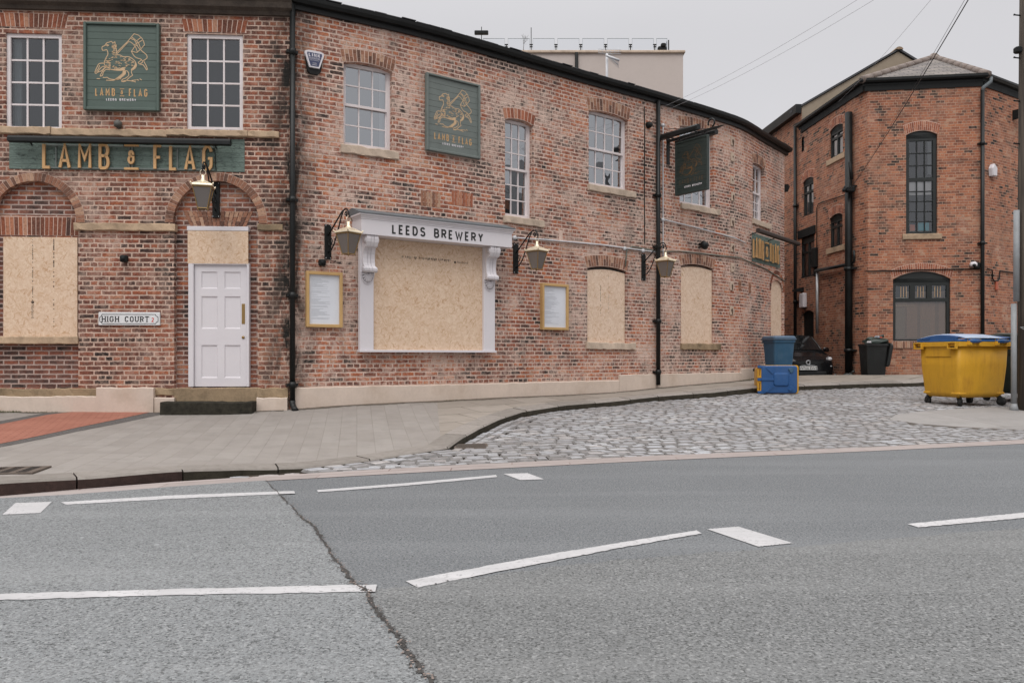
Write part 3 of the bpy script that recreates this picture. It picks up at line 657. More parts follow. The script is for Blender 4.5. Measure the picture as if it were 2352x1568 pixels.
# painted lines
def paint(pix,lift=.0095,name='road_marking'):
    mb=MB(); pts=[gxy(a,b,1.2) for a,b in pix]; n=len(pts); h=n//2
    top=pts[:h]; bot=pts[h:][::-1]; q=64; V=[];
    def samp(L,t):
        k=t*(len(L)-1); i=min(int(k),len(L)-2); f=k-i; return (L[i][0]+(L[i+1][0]-L[i][0])*f,L[i][1]+(L[i+1][1]-L[i][1])*f)
    for j in range(q+1):
        a=samp(top,j/q); b=samp(bot,j/q); e=rs.uniform(-.007,.007); g=rs.uniform(-.007,.007)
        V+=[(a[0],a[1]+e,HC-1.2+lift),(b[0],b[1]+g,HC-1.2+lift)]
    mb.add(V,[(2*j+1,2*j+3,2*j+2,2*j) for j in range(q)]); return struct(mb.build(name,M_line))
LL=.0095; LR=.0052
paint([(140,1155),(400,1139),(676,1129),(678,1135),(400,1147),(150,1161)],LL)
paint([(728,1126),(930,1110),(1139,1091),(1142,1096),(930,1116),(730,1131)],LR)
paint([(1155,1088.5),(1212,1087),(1250,1101),(1195,1103)],LR)
paint([(36,1157),(119,1154),(92,1180),(5,1184)],LL)
paint([(-300,1388),(0,1367),(430,1355),(866,1345),(862,1362),(430,1369),(0,1381),(-300,1402)],LL)
paint([(932,1335),(1270,1272),(1430,1246),(1600,1219),(1612,1226),(1440,1256),(1290,1285),(960,1350)],LR)
paint([(1624,1216),(1695,1210),(1822,1248),(1742,1256)],LR)
paint([(2084,1204),(2352,1178),(2800,1140),(2800,1153),(2352,1190),(2110,1212)],LR)
# ------------------------------------------------------------------ lettering
GL={
'A':[[(0,0),(.5,1),(1,0)],[(.17,.30),(.83,.30)]],
'B':[[(0,0),(0,1),(.55,1)]+arc(.55,.765,.38,.235,90,-90,8)[1:]+[(0,.53)],[(.5,.53),(.6,.53)]+arc(.6,.265,.4,.265,90,-90,8)[1:]+[(0,0)]],
'C':[arc(.5,.72,.5,.28,15,180,9)+arc(.5,.28,.5,.28,180,345,9)],
'D':[[(0,0),(0,1),(.4,1)]+arc(.4,.5,.6,.5,90,-90,12)[1:]+[(0,0)]],
'E':[[(1,1),(0,1),(0,0),(1,0)],[(0,.5),(.85,.5)]],
'F':[[(1,1),(0,1),(0,0)],[(0,.5),(.85,.5)]],
'G':[arc(.5,.74,.5,.26,10,180,9)+arc(.5,.26,.5,.26,180,360,9)+[(1,.48),(.58,.48)]],
'H':[[(0,0),(0,1)],[(1,0),(1,1)],[(0,.5),(1,.5)]],
'I':[[(.5,0),(.5,1)]],
'K':[[(0,0),(0,1)],[(1,1),(0,.42)],[(.3,.6),(1,0)]],
'L':[[(0,1),(0,0),(1,0)]],
'M':[[(0,0),(0,1),(.5,.38),(1,1),(1,0)]],
'N':[[(0,0),(0,1),(1,0),(1,1)]],
'O':[arc(.5,.72,.5,.28,0,180,9)+arc(.5,.28,.5,.28,180,360,9)+[(1,.72)]],
'R':[[(0,0),(0,1),(.55,1)]+arc(.55,.75,.42,.25,90,-90,8)[1:]+[(0,.5)],[(.45,.5),(1,0)]],
'S':[arc(.5,.76,.46,.24,20,270,9)+arc(.5,.26,.48,.26,90,-160,9)],
'T':[[(0,1),(1,1)],[(.5,1),(.5,0)]],
'U':[[(0,1),(0,.3)]+arc(.5,.3,.5,.3,180,360,9)+[(1,1)]],
'W':[[(0,1),(.27,0),(.5,.8),(.73,0),(1,1)]],
'Y':[[(0,1),(.5,.48),(1,1)],[(.5,.5),(.5,0)]],
'2':[arc(.5,.72,.46,.28,170,-30,9)+[(0,0),(1,0)]],
'6':[arc(.5,.30,.48,.30,0,360,12),[(.03,.32)]+arc(.55,.66,.50,.34,175,60,7)],
'&':[arc(.46,.785,.30,.215,-25,300,11),arc(.42,.29,.42,.29,80,360,12)+[(.84,.50),(1.02,.50)]],
}
WID={'M':1.22,'W':1.55,'I':.0,'E':.85,'L':.8,'F':.85,'2':.9,' ':.8,'&':1.0,'A':1.1,'Y':1.05}
def word_len(t,h,cw,gap): return sum(cw*h*WID.get(c,1.0)+gap*h for c in t)-gap*h
def letters(mb,t,x,z,h,cw,gap,wt,yf,yb=None,mi=0,serif=False):
    """stroke lettering in the x,z plane; h = cap height, cw = letter width / height, wt = stroke width"""
    q=h-wt
    for c in t:
        wd=cw*h*WID.get(c,1.0)
        if c!=' ':
            e=wt/2
            for st in GL[c]: mb.ribbon([(x+e+(p[0]*(wd-wt) if c!='I' else 0),z+e+p[1]*q) for p in st],wt,yf,yb,mi=mi)
            if serif:
                ends={'H':[(0,0),(0,1),(1,0),(1,1)],'I':[(0,0),(0,1)],'R':[(0,0),(0,1)],'T':[(.5,0)],'U':[(0,1),(1,1)]}.get(c,[])
                for a,b in ends:
                    xx=x+e+a*(wd-wt if c!='I' else 0); zz=z+(h-wt*.25 if b else wt*.25)
                    mb.ribbon([(xx-wt*.95,zz),(xx+wt*.95,zz)],wt*.5,yf-.0006,yb,mi=mi)
                if c=='T': mb.ribbon([(x+wt*.1,z+h-wt*1.4),(x+wt*.1,z+h)],wt*.45,yf-.0006,yb,mi=mi); mb.ribbon([(x+wd-wt*.1,z+h-wt*1.4),(x+wd-wt*.1,z+h)],wt*.45,yf-.0006,yb,mi=mi)
                if c in 'CG': mb.ribbon([(x+wd-wt*.45,z+h*.70),(x+wd-wt*.45,z+h*.95)],wt*.5,yf-.0006,yb,mi=mi)
        elif False: pass
        x+=(wd if c!='I' else wt)+gap*h
    return x
def text_mesh(mb,s,size,x,z,y,mi=0,align='LEFT',R=None,sx=1.0):
    cu_=bpy.data.curves.new('txt','FONT'); cu_.body=s; cu_.size=size; cu_.align_x=align; ob=bpy.data.objects.new('txt',cu_); COL.objects.link(ob)
    dg=bpy.context.evaluated_depsgraph_get(); me=ob.evaluated_get(dg).to_mesh(); vs=[Vector(v.co) for v in me.vertices]; fs=[tuple(p.vertices) for p in me.polygons]
    ob.evaluated_get(dg).to_mesh_clear(); bpy.data.objects.remove(ob); bpy.data.curves.remove(cu_)
    out=[]
    for v in vs:
        a,b=v.x*sx,v.y
        if R is not None: a,b=a*math.cos(R)-b*math.sin(R),a*math.sin(R)+b*math.cos(R)
        out.append((x+a,y,z+b))
    mb.add(out,fs,None,mi)
# ------------------------------------------------------------------ the pub
pub=thing('pub_building','two storey red brick corner pub with boarded ground floor openings and black eaves gutter','building',Matrix.Translation((-3.62,12.75,HC-.85)))
EAVE=5.70
holesA=[];holesB=[]
def rect_hole(s0,s1,h0,h1,rise=0.0):
    if rise<=0: return [(s0,h0),(s1,h0),(s1,h1),(s0,h1)]
    n=8; return [(s0,h0),(s1,h0)]+[(s1+(s0-s1)*k/n,h1-rise+rise*math.sin(math.pi*k/n)**.8 if 0<k<n else h1-rise) for k in range(n+1)]
# wall A openings
WA=[PA.rect(13,77,297,142,77,297),PA.rect(429,79,298,558,79,298)]
for r in WA: holesA.append(rect_hole(*r))
def arch_hole(pxl,pxr,pyspr,pybot,cpx,rpx):
    sl=PA.s_at(pxl); sr=PA.s_at(pxr); sc_,hs_=PA.sh(cpx,pyspr); _,hb=PA.sh(cpx,pybot); rr=abs(PA.s_at(cpx+rpx)-PA.s_at(cpx-rpx))/2
    return [(sl,hb),(sr,hb),(sr,hs_)]+[(sc_+rr*math.cos(math.pi*k/16),hs_+rr*math.sin(math.pi*k/16)) for k in range(0,17)]+[(sl,hs_)],sc_,hs_,rr,hb
R1=arch_hole(-20,180,510,890,79,98); R2=arch_hole(400,592,512,890,497,99)
holesA+= [R1[0],R2[0]]
# wall B openings
WB={'a':PB.rect(789,138,334,901,155,347),'b':PB.rect(1160,268,492,1224,281,508),'c':PB.rect(1352,251,424,1443,267,438),'d':PB.rect(1561,284,468,1639,304,478),'e':PB.rect(1729,368,502,1756,386,512)}
OB={'f':PB.rect(1349,606,786,1438,618,787),'g':PB.rect(1564,602,789,1638,612,789)}
for k,r in WB.items(): holesB.append(rect_hole(*r,rise=.06 if k!='e' else .04))
for k,r in OB.items(): holesB.append(rect_hole(*r,rise=.07))
sAr,hAr=PB.sh(1785,645); wAr=(PB.s_at(1799)-PB.s_at(1771)); hArb=PB.sh(1785,800)[1]
archC=[(sAr-wAr/2,hArb),(sAr+wAr/2,hArb)]+[(sAr+wAr/2*math.cos(math.pi*k/12),hAr-.28+.30*math.sin(math.pi*k/12)) for k in range(13)]
holesB.append(archC)
def wall_part(path,s0,s1,h0,h1,holes,mat,parent,dep=.12,step=.45,name='wall'):
    V,T=mesh2d([(s0,h0),(s1,h0),(s1,h1),(s0,h1)],holes,step); mb=MB(); P=[]
    for s,h in V: q=path.at(s); P.append((q.x,q.y,HC+h))
    mb.add(P,T,[[V[k] for k in t] for t in T])
    for hl in holes:
        n=len(hl)
        for i in range(n):
            a,b=hl[i],hl[(i+1)%n]; qa,qb=path.at(a[0]),path.at(b[0]); ra,rb=path.at(a[0],-dep),path.at(b[0],-dep); horiz=abs(b[0]-a[0])>abs(b[1]-a[1])
            v=[(qa.x,qa.y,HC+a[1]),(qb.x,qb.y,HC+b[1]),(rb.x,rb.y,HC+b[1]),(ra.x,ra.y,HC+a[1])]
            uv=[(a[0],a[1]),(b[0],b[1]),(b[0],b[1]+dep),(a[0],a[1]+dep)] if horiz else [(a[0],a[1]),(b[0],b[1]),(b[0]+dep,b[1]),(a[0]+dep,a[1])]
            mb.add(v,[(3,2,1,0)],[[uv[3],uv[2],uv[1],uv[0]]])
    return mb.build(name,mat,parent)
wall=wall_part(PA,0,PA.L,-1.1,EAVE+.05,holesA,M_brickA,pub,.10)
wallB=wall_part(PB,0,PB.L,-1.1,EAVE+.02,holesB,M_brickB,pub,.24)
# hidden returns of the walls
mb=MB()
e=PB.at(PB.L); l0=PA.at(0)
for a,b in (((e.x,e.y),(e.x+.3,34)),((e.x+.3,34),(l0.x,34)),((l0.x,34),(l0.x,l0.y))):
    L=math.hypot(b[0]-a[0],b[1]-a[1]); mb.add([(a[0],a[1],HC-1.1),(b[0],b[1],HC-1.1),(b[0],b[1],HC+EAVE),(a[0],a[1],HC+EAVE)],[(0,1,2,3)],[[(0,-1.1),(L,-1.1),(L,EAVE),(0,EAVE)]])
mb.build('wall',M_brickB,pub)
# recess backs
def wbox(mb,path,s0,s1,h0,h1,d0,d1,mi=0,uv=False,seg=None):
    """block following the wall between offsets d0 (back) and d1 (front)"""
    n=seg or max(1,int((s1-s0)/.4)); R=[]
    for k in range(n+1):
        s=s0+(s1-s0)*k/n; a=path.at(s,d0); b=path.at(s,d1); R.append([(a.x,a.y,HC+h0),(b.x,b.y,HC+h0),(b.x,b.y,HC+h1),(a.x,a.y,HC+h1)])
    V=[p for r in R for p in r]; FC=[]; U=[]
    for k in range(n):
        for j in range(4):
            FC.append((4*k+j,4*k+4+j,4*k+4+(j+1)%4,4*k+(j+1)%4)[::-1]); sa=s0+(s1-s0)*k/n; sb=s0+(s1-s0)*(k+1)/n
            zz={0:(h0-(d1-d0),h0),1:(h0,h1),2:(h1,h1+(d1-d0)),3:(h1,h0)}[j]; U.append([(sa,zz[0]),(sb,zz[0]),(sb,zz[1]),(sa,zz[1])][::-1])
    FC.append((0,1,2,3)); U.append([(s0,h0),(s0+d1-d0,h0),(s0+d1-d0,h1),(s0,h1)]); FC.append((4*n+3,4*n+2,4*n+1,4*n)); U.append([(s1,h1),(s1+d1-d0,h1),(s1+d1-d0,h0),(s1,h0)])
    mb.add(V,FC,U if uv else None,mi)
for R in (R1,R2):
    mb=MB(); s0=R[0][0][0]-.05; s1=R[0][1][0]+.05; wbox(mb,PA,s0,s1,R[4]-.1,R[2]+R[3]+.05,-.2,-.098,0,True,1); mb.build('arch_infill',M_brickI,pub)
# brick arches of loose voussoirs, 5 mm proud of the wall
def soldiers(mb,path,s0,s1,h0,h1,n,fan=.12,rise=0.0,d=.006,courses=1,db=-.02,back=False):
    if back:
        V=[]
        for i in range(13):
            t=i/12
            for q in (-.02,1.03): p=path.at(s0+(s1-s0)*t+(t-.5)*2*fan*q,.003); V.append((p.x,p.y,HC+h0+(h1-h0)*q-rise*(2*t-1)**2))
        mb.add(V,[(2*k,2*k+2,2*k+3,2*k+1) for k in range(12)],None,1)
    rj=random.Random(int(s0*100)); 
    for i in range(n):
        t0,t1=(i+.09)/n,(i+.91)/n
        for c in range(courses):
            ca,cb=(c+.02)/courses,(c+.98)/courses
            if courses==2 and i%2: 
                ca,cb=(0.02,.62) if c==0 else (.64,.98)
            elif courses==2: ca,cb=(.02,.36) if c==0 else (.38,.98)
            def pt(t,q):
                x=s0+(s1-s0)*t+(t-.5)*2*fan*q; h=h0+(h1-h0)*q-rise*(2*t-1)**2; return x,h
            Q=[pt(t0,ca),pt(t1,ca),pt(t1,cb),pt(t0,cb)]; V=[]
            jd=d+rj.uniform(-.002,.002)
            for dd in (jd,db):
                for s,h in Q: p=path.at(s,dd); V.append((p.x,p.y,HC+h+rj.uniform(-.002,.002)))
            mb.add(V,[(0,1,2,3),(0,4,5,1),(1,5,6,2),(2,6,7,3),(3,7,4,0)])
def ring(mb,path,sc_,hc,r0,r1,n,d=.012,db=-.06,a0=0,a1=180):
    for i in range(n):
        b0=math.radians(a0+(a1-a0)*(i+.06)/n); b1=math.radians(a0+(a1-a0)*(i+.94)/n); V=[]
        for dd in (d,db):
            for rr,bb in ((r0,b0),(r1,b0),(r1,b1),(r0,b1)):
                p=path.at(sc_+rr*math.cos(bb),dd); V.append((p.x,p.y,HC+hc+rr*math.sin(bb)))
        mb.add(V,[(0,1,2,3),(0,4,5,1),(1,5,6,2),(2,6,7,3),(3,7,4,0)])
def backing(mb,path,s0,s1,h0,h1,d=.002): wbox(mb,path,s0,s1,h0,h1,-.02,d,1)
for R,n in ((R1,38),(R2,38)):
    mb=MB(); ring(mb,PA,R[1],R[2],R[3]-.004,R[3]+.125,n)
    m2=[]; V=[]
    for k in range(33):
        a=math.pi*k/32
        for rr in (R[3]-.002,R[3]+.13): p=PA.at(R[1]+rr*math.cos(a),.008); V.append((p.x,p.y,HC+R[2]+rr*math.sin(a)))
    mb.add(V,[(2*k,2*k+1,2*k+3,2*k+2) for k in range(32)],None,1); mb.build('brick_arch',[M_archP,M_mortar],pub)
def hA(py): return PA.sh(300,py)[1]
for (s0,s1,a,b,n,mt,d,f) in ((PA.s_at(-6),PA.s_at(150),69,37,15,M_arch,.006,.05),(PA.s_at(424),PA.s_at(563),70,40,13,M_arch,.006,.05)):
    mb=MB(); soldiers(mb,PA,s0,s1,hA(a),hA(b),n,f); backing(mb,PA,s0-.02,s1+.02,hA(a),hA(b)); mb.build('brick_arch',[mt,M_mortar],pub)
mb=MB(); soldiers(mb,PA,PA.s_at(-14),PA.s_at(174),hA(541),hA(498),19,.02,d=-.090,db=-.12); wbox(mb,PA,PA.s_at(-16),PA.s_at(176),hA(541),hA(497),-.12,-.094,1); mb.build('brick_arch',[M_arch,M_mortar],pub)
mb=MB(); soldiers(mb,PA,PA.s_at(434),PA.s_at(560),hA(519),hA(480),15,.13,d=-.088,courses=2,db=-.12); mb.build('brick_arch',[M_archP,M_mortar],pub)
for k,n,dn,mt in (('a',14,.21,M_archP),('b',9,.20,M_archO),('c',14,.26,M_archP),('d',13,.22,M_archP),('e',11,.24,M_archP)):
    s0,s1,h0,h1=WB[k]; mb=MB(); soldiers(mb,PB,s0-.02,s1+.02,h1+.005,h1+dn,n,.045,rise=.055,courses=2 if dn>.2 else 1,back=True); mb.build('brick_arch',[mt,M_mortar],pub)
for k,n in (('f',17),('g',15)):
    s0,s1,h0,h1=OB[k]; mb=MB(); soldiers(mb,PB,s0-.02,s1+.02,h1+.005,h1+.235,n,.07,rise=.065,courses=2,back=True); mb.build('brick_arch',[M_archP,M_mortar],pub)
mb=MB(); ring(mb,PB,sAr,hAr-.28,wAr/2+.0,wAr/2+.10,18,d=.006); mb.build('brick_arch',[M_arch,M_mortar],pub)
for (pa,pb,ya,yb,n_,mt_) in ((1037,1086,474,441,8,M_archO),(966,1012,476,440,7,M_archP)):
    sa,sb=PB.s_at(pa),PB.s_at(pb); ha=PB.sh((pa+pb)/2,ya)[1]; hb_=PB.sh((pa+pb)/2,yb)[1]; mb=MB(); soldiers(mb,PB,sa,sb,ha,hb_,n_,0,d=.003); mb.build('blocked_arch',mt_,pub)
# stone trim
def trim(name,mat,parent,path,blocks,rough=.004,seg=None):
    mb=MB(); rj=random.Random(len(blocks)+int(blocks[0][0]*37))
    for s0,s1,h0,h1,d1 in blocks:
        n=max(3,int((s1-s0)/.09)); R=[]
        for k in range(n+1):
            s=s0+(s1-s0)*k/n; j=[rj.uniform(-rough,rough) for _ in range(5)]; c=.012
            pr=[(-.06,h0),(d1-c+j[0],h0+j[1]),(d1+j[2],h0+c+j[1]),(d1+j[3],h1-c+j[4]),(d1-c+j[3],h1+j[4]),(-.06,h1+j[4])]
            R.append([(path.at(s,dd).x,path.at(s,dd).y,HC+hh) for dd,hh in pr][::-1])
        mb.loft(R)
    return mb.build(name,mat,parent)
trim('string_course',M_stone,pub,PA,[(PA.s_at(-160),PA.s_at(120),hA(314),hA(297.5),.07),(PA.s_at(120.6),PA.s_at(385),hA(315),hA(298.5),.055),(PA.s_at(385.6),PA.s_at(571),hA(312),hA(297.5),.075),(PA.s_at(571.5),PA.s_at(642),hA(312),hA(298),.07)],.008)
trim('impost_stone',M_stone,pub,PA,[(PA.s_at(173),PA.s_at(405),hA(531),hA(514),.06)],.008)
trim('impost_stone',M_stoneD,pub,PA,[(PA.s_at(592),PA.s_at(650),hA(527),hA(512),.03)],.006)
trim('window_sill',M_stone,pub,PA,[(PA.s_at(-25),PA.s_at(181),hA(790),hA(773),.035)],.006)
for q_ in [(PA.s_at(-400),PA.s_at(228),-.645,-.50,.035),(PA.s_at(358),PA.s_at(400),-.62,-.495,.03),(PA.s_at(592),PA.L-.02,-.66,-.50,.03)]: trim('plinth_stone',M_stoneD,pub,PA,[q_],.012)
for q_ in [(PA.s_at(-400),PA.s_at(228),-1.05,-.62,.09),(PA.s_at(228.5),PA.s_at(358),-1.05,-.485,.11),(PA.s_at(358.5),PA.s_at(404),-1.05,-.645,.085),(PA.s_at(592),PA.L-.02,-1.05,-.655,.08)]: trim('plinth',M_plinth,pub,PA,[q_],.008)
trim('threshold',M_stoneD,pub,PA,[(PA.s_at(400.5),PA.s_at(591.5),-.78,-.495,.02)],.008)
trim('doorstep',M_moss,pub,PA,[(PA.s_at(388),PA.s_at(592),-1.0,-.71,.38)],.010)
s_1420=PB.s_at(1420); s_1699=PB.s_at(1700)
for q_ in [(.02,s_1420,-1.1,-.495,.035),(s_1420+.005,s_1699,-1.1,-.375,.035),(s_1699+.005,PB.L,-1.0,-.285,.04)]: trim('plinth',M_plinth,pub,PB,[q_],.006)
for k,(pl,pr_) in {'a':(779,914),'b':(1153,1247),'c':(1348,1458),'d':(1561,1652),'e':(1727,1768)}.items():
    s0,s1,h0,h1=WB[k]; trim('window_sill',M_sill,pub,PB,[(PB.s_at(pl)+.02,PB.s_at(pr_),h0-.135,h0+.002,.05)],.012 if k in 'ad' else .006)
for k,(pl,pr_) in {'f':(1343,1457),'g':(1561,1652)}.items():
    s0,s1,h0,h1=OB[k]; trim('window_sill',M_sill if k=='f' else M_stoneD,pub,PB,[(PB.s_at(pl)+.02,PB.s_at(pr_),h0-.145,h0+.002,.055)],.010)
# cornice, gutter, roof
mb=MB()
def profile(mb,path,s0,s1,prof,n=60,mi=0,smooth=False):
    R=[[(path.at(s,d).x,path.at(s,d).y,HC+h) for d,h in prof] for s in np.linspace(s0,s1,n)]
    mb.loft(R,mi=mi,smooth=smooth)
profile(mb,PA,0,PA.L+.06,[(-.05,5.52),(.05,5.53),(.07,5.58),(.13,5.62),(.15,5.70),(.20,5.76),(.20,5.86),(-.05,5.90)],20); mb.build('cornice',M_cornice,pub)
mb=MB(); profile(mb,PB,.02,PB.L+.18,[(-.04,5.66),(.05,5.66),(.055,5.74),(.13,5.745),(.165,5.79),(.175,5.845),(.16,5.85),(.10,5.80),(-.04,5.83)],90)
profile(mb,PA,0,PA.L+.1,[(.18,5.87),(.28,5.87),(.32,5.93),(.32,5.98),(.18,5.97)],10); mb.build('gutter',M_black,pub)
mb=MB()
rr=np.linspace(0,PB.L+.2,70); V=[]
for s in rr:
    a=PB.at(s,.11); b=PB.at(s,-4.0); V+=[(a.x,a.y,HC+5.865),(b.x,b.y,HC+6.35)]
mb.add(V,[(2*k,2*k+2,2*k+3,2*k+1) for k in range(len(rr)-1)])
rj=random.Random(5); s=.3
while s<PB.L:      # slates whose tails show over the gutter
    L=rj.uniform(.22,.30); hh=rj.uniform(.0,.012)+ (.03 if rj.random()<.10 else 0)
    wbox(mb,PB,s,s+L-.01,5.868+hh*.5,5.880+hh*.5,-.10,.115+rj.uniform(0,.02),0,False,1); s+=L
p0,p1=PA.at(0,.15),PA.at(PA.L,.15); q0,q1=PA.at(0,-4),PA.at(PA.L+1.2,-4); mb.add([(p0.x,p0.y,HC+5.99),(p1.x,p1.y,HC+5.99),(q1.x,q1.y,HC+6.5),(q0.x,q0.y,HC+6.5)],[(0,1,2,3)])
t0=PB.at(PB.L,-4); mb.add([(l0.x,l0.y+4,HC+6.4),(q1.x,q1.y,HC+6.4),(1.0,22,HC+6.37),(t0.x,t0.y,HC+6.3),(8,34,HC+6.3),(l0.x,34,HC+6.3)],[(0,1,2,3,4,5)])
mb.build('roof',M_slate,pub)
# downpipes
def downpipe(path,s,h0,h1,r,d,mat,parent,joints,shoe=True,name='downpipe'):
    mb=MB(); q=path.at(s,d); mb.cyl((q.x,q.y,HC+h0),(q.x,q.y,HC+h1),r,12)
    for j in joints:
        mb.cyl((q.x,q.y,HC+j-.05),(q.x,q.y,HC+j+.05),r*1.28,12); w0=path.at(s-r*2.2,0); w1=path.at(s+r*2.2,0); f0=path.at(s,d)
        mb.add([],[]); wbox(mb,path,s-r*2.1,s+r*2.1,j-.022,j+.022,-.02,d+.005,0,False,1)
    if shoe:
        o=path.at(s+.02,d+.13); mb.tube([(q.x,q.y,HC+h0+.02),(q.x,q.y,HC+h0-.05),((q.x+o.x)/2,(q.y+o.y)/2,HC+h0-.11),(o.x,o.y,HC+h0-.14)],r*1.12,12)
    return mb.build(name,mat,parent)
downpipe(PB,.03,-.72,5.72,.043,.075,M_black,pub,[4.95,2.55,-.02+1.02,-.45])
downpipe(PB,PB.s_at(1512,.08),-.62,5.70,.048,.08,M_black,pub,[3.6,2.45,.8,-.33],False)
# sash windows
def sash(M,wd,ht,cols,r1,r2,mat,parent,glass,outer=.055,bar=.022,meet=True,dep=-.075,head=0.0,room=True,curt=None,bottom=.075,mbx=None):
    mb=MB(); mb.M=M; y0=-dep-.0; o=outer
    yb=y0+.06
    mb.box(0,o,y0-.02,yb,0,ht); mb.box(wd-o,wd,y0-.02,yb,0,ht); mb.box(o,wd-o,y0-.02,yb,ht-o,ht); mb.box(o,wd-o,y0-.025,yb,0,bottom)
    panes=[]
    zs=bottom; ze=ht-o
    if meet:
        zm=zs+(ze-zs)*.5; mb.box(o,wd-o,y0-.012,y0+.035,zm-.022,zm+.022); spans=[(zm+.022,ze,r1,y0),(zs,zm-.022,r2,y0+.022)]
    else: spans=[(zs,ze,r1,y0)]
    for a,b,rows,yy in spans:
        st=.022 if meet else .0
        if st: mb.box(o,o+st,yy,yy+.03,a,b); mb.box(wd-o-st,wd-o,yy,yy+.03,a,b)
        x0,x1=o+st,wd-o-st
        for i in range(1,cols):
            x=x0+(x1-x0)*i/cols; mb.box(x-bar/2,x+bar/2,yy,yy+.028,a,b)
        for j in range(1,rows):
            z=a+(b-a)*j/rows; mb.box(x0,x1,yy+.002,yy+.026,z-bar/2,z+bar/2)
        panes.append((x0,x1,a,b,yy+.015))
    win=mb.build('window',mat,parent)
    p=MB(); p.M=M; rj=random.Random(int(M.translation.x*1000))
    for x0,x1,a,b,yy in panes:
        rows=[s for s in spans if abs(s[0]-a)<1e-6][0][2]
        for i in range(cols):
            for j in range(rows):
                xa,xb=x0+(x1-x0)*i/cols,x0+(x1-x0)*(i+1)/cols; za,zb=a+(b-a)*j/rows,a+(b-a)*(j+1)/rows; t,u=rj.uniform(-.003,.003),rj.uniform(-.003,.003)
                p.add([(xa,yy-t-u,za),(xb,yy+t-u,za),(xb,yy+t+u,zb),(xa,yy-t+u,zb)],[(0,1,2,3)])
    p.build('pane',glass,win)
    if room:
        r=MB(); r.M=M; fy=yb-.008; r.add([(-.25,fy,-.3),(wd+.25,fy,-.3),(wd+.25,fy,ht+.3),(-.25,fy,ht+.3),(-.25,1.2,-.3),(wd+.25,1.2,-.3),(wd+.25,1.2,ht+.3),(-.25,1.2,ht+.3)],[(4,5,6,7),(0,4,7,3),(5,1,2,6),(7,6,2,3),(0,1,5,4)]); r.build('window_interior',M_room if room==1 else M_dark,win)
    for (ca,cb,za,zb,mt) in (curt or []):
        c=MB(); c.M=M; n=28; V=[]
        for i in range(n+1):
            x=ca+(cb-ca)*i/n; yy=y0+.11+.018*math.sin(i*1.9)+.008*math.sin(i*4.1); V+=[(x,yy,za),(x,yy,zb)]
        c.add(V,[(2*i,2*i+2,2*i+3,2*i+1) for i in range(n)]); c.build('curtain',mt,win)
    return win
for i,r in enumerate(WA):
    M=PA.M(r[0],r[2]); wd,ht=r[1]-r[0],r[3]-r[2]
    sash(M,wd,ht,3,4,0,M_offwh,pub,M_glass,outer=.06,bar=.028,meet=False,dep=-.05,bottom=.05,curt=[(.05,.16,0,ht,M_curt)] if i==0 else [(.05,.13,.4,ht,M_room)])
def flatM(path,s0,s1,h): 
    a,b=path.at(s0),path.at(s1); return Matrix.Translation((a.x,a.y,HC+h)) @ Matrix.Rotation(math.atan2(b.y-a.y,b.x-a.x),4,'Z'),(b-a).length
CUR={'a':[(.72,.98,0,1.7,M_curt),(.99,1.06,0,1.7,M_dark)],'b':[],'c':[],'d':[(.06,.42,0,.55,M_white)],'e':[]}
for k,(c,r1,r2) in {'a':(3,2,2),'b':(3,3,3),'c':(4,2,2),'d':(4,2,2),'e':(3,2,3)}.items():
    s0,s1,h0,h1=WB[k]; M,wd=flatM(PB,s0,s1,h0); sash(M,wd,h1-h0-.015,c,r1,r2,M_offwh,pub,M_glassB,dep=-.125,curt=CUR[k],room=2)
# front door
s0,s1=PA.s_at(445),PA.s_at(566); f0,f1=PA.s_at(432),PA.s_at(572); hb,ht=hA(888),hA(607)
M=PA.M(s0,hb); wd=s1-s0; dh=ht-hb
mb=MB(); mb.M=M; a=f0-s0; b=f1-s0; y=.055
mb.bbox(a,-.004,y-.055,y+.05,-.005,dh+.02,.008); mb.bbox(wd+.004,b,y-.055,y+.05,-.005,dh+.02,.008); mb.bbox(a+.004,b-.004,y-.05,y+.05,dh+.004,dh+.03,.006)
t0=hA(528)-hb; t1=hA(518)-hb; mb.bbox(a-.02,b-.01,y-.06,y+.05,t0,t1,.006); mb.bbox(a,-.0,y-.05,y+.05,dh+.03,t0,.005); mb.build('door_frame',M_white,pub)
mb=MB(); mb.M=M; y=.045
xs=[0,.095,wd/2-.045,wd/2+.045,wd-.095,wd]; zr=[0,.205,.60,.69+.06,1.36,1.45,1.81,dh]
zr=[.0,.19,.86-.06,.98,1.50,1.62,1.90,dh]
zz=[(hA(p)-hb) for p in (868,792,754,679,661,622)]; 
rails=[(0,zz[0]),(zz[1],zz[2]),(zz[3],zz[4]),(zz[5],dh)]
for (za,zb) in rails: mb.box(.0,wd,y,y+.04,za,zb)
for (xa,xb) in ((0,.105),(wd/2-.055,wd/2+.055),(wd-.105,wd)):
    for (za,zb) in ((zz[0],zz[1]),(zz[2],zz[3]),(zz[4],zz[5])): mb.box(xa,xb,y+.0005,y+.04,za,zb)
for (xa,xb) in ((.105,wd/2-.055),(wd/2+.055,wd-.105)):
    for (za,zb) in ((zz[0],zz[1]),(zz[2],zz[3]),(zz[4],zz[5])):
        i=.014; mb.add([(xa,y,za),(xb,y,za),(xb,y,zb),(xa,y,zb),(xa+i,y+.016,za+i),(xb-i,y+.016,za+i),(xb-i,y+.016,zb-i),(xa+i,y+.016,zb-i)],[(0,1,5,4),(1,2,6,5),(2,3,7,6),(3,0,4,7),(4,5,6,7)])
door=mb.build('door',M_white,pub)
mb=MB(); mb.M=M; x=PA.s_at(553.5)-s0; mb.bbox(x,x+.052,y-.004,y,hA(743)-hb,hA(696)-hb,.002); mb.build('push_plate',M_brassD,door)
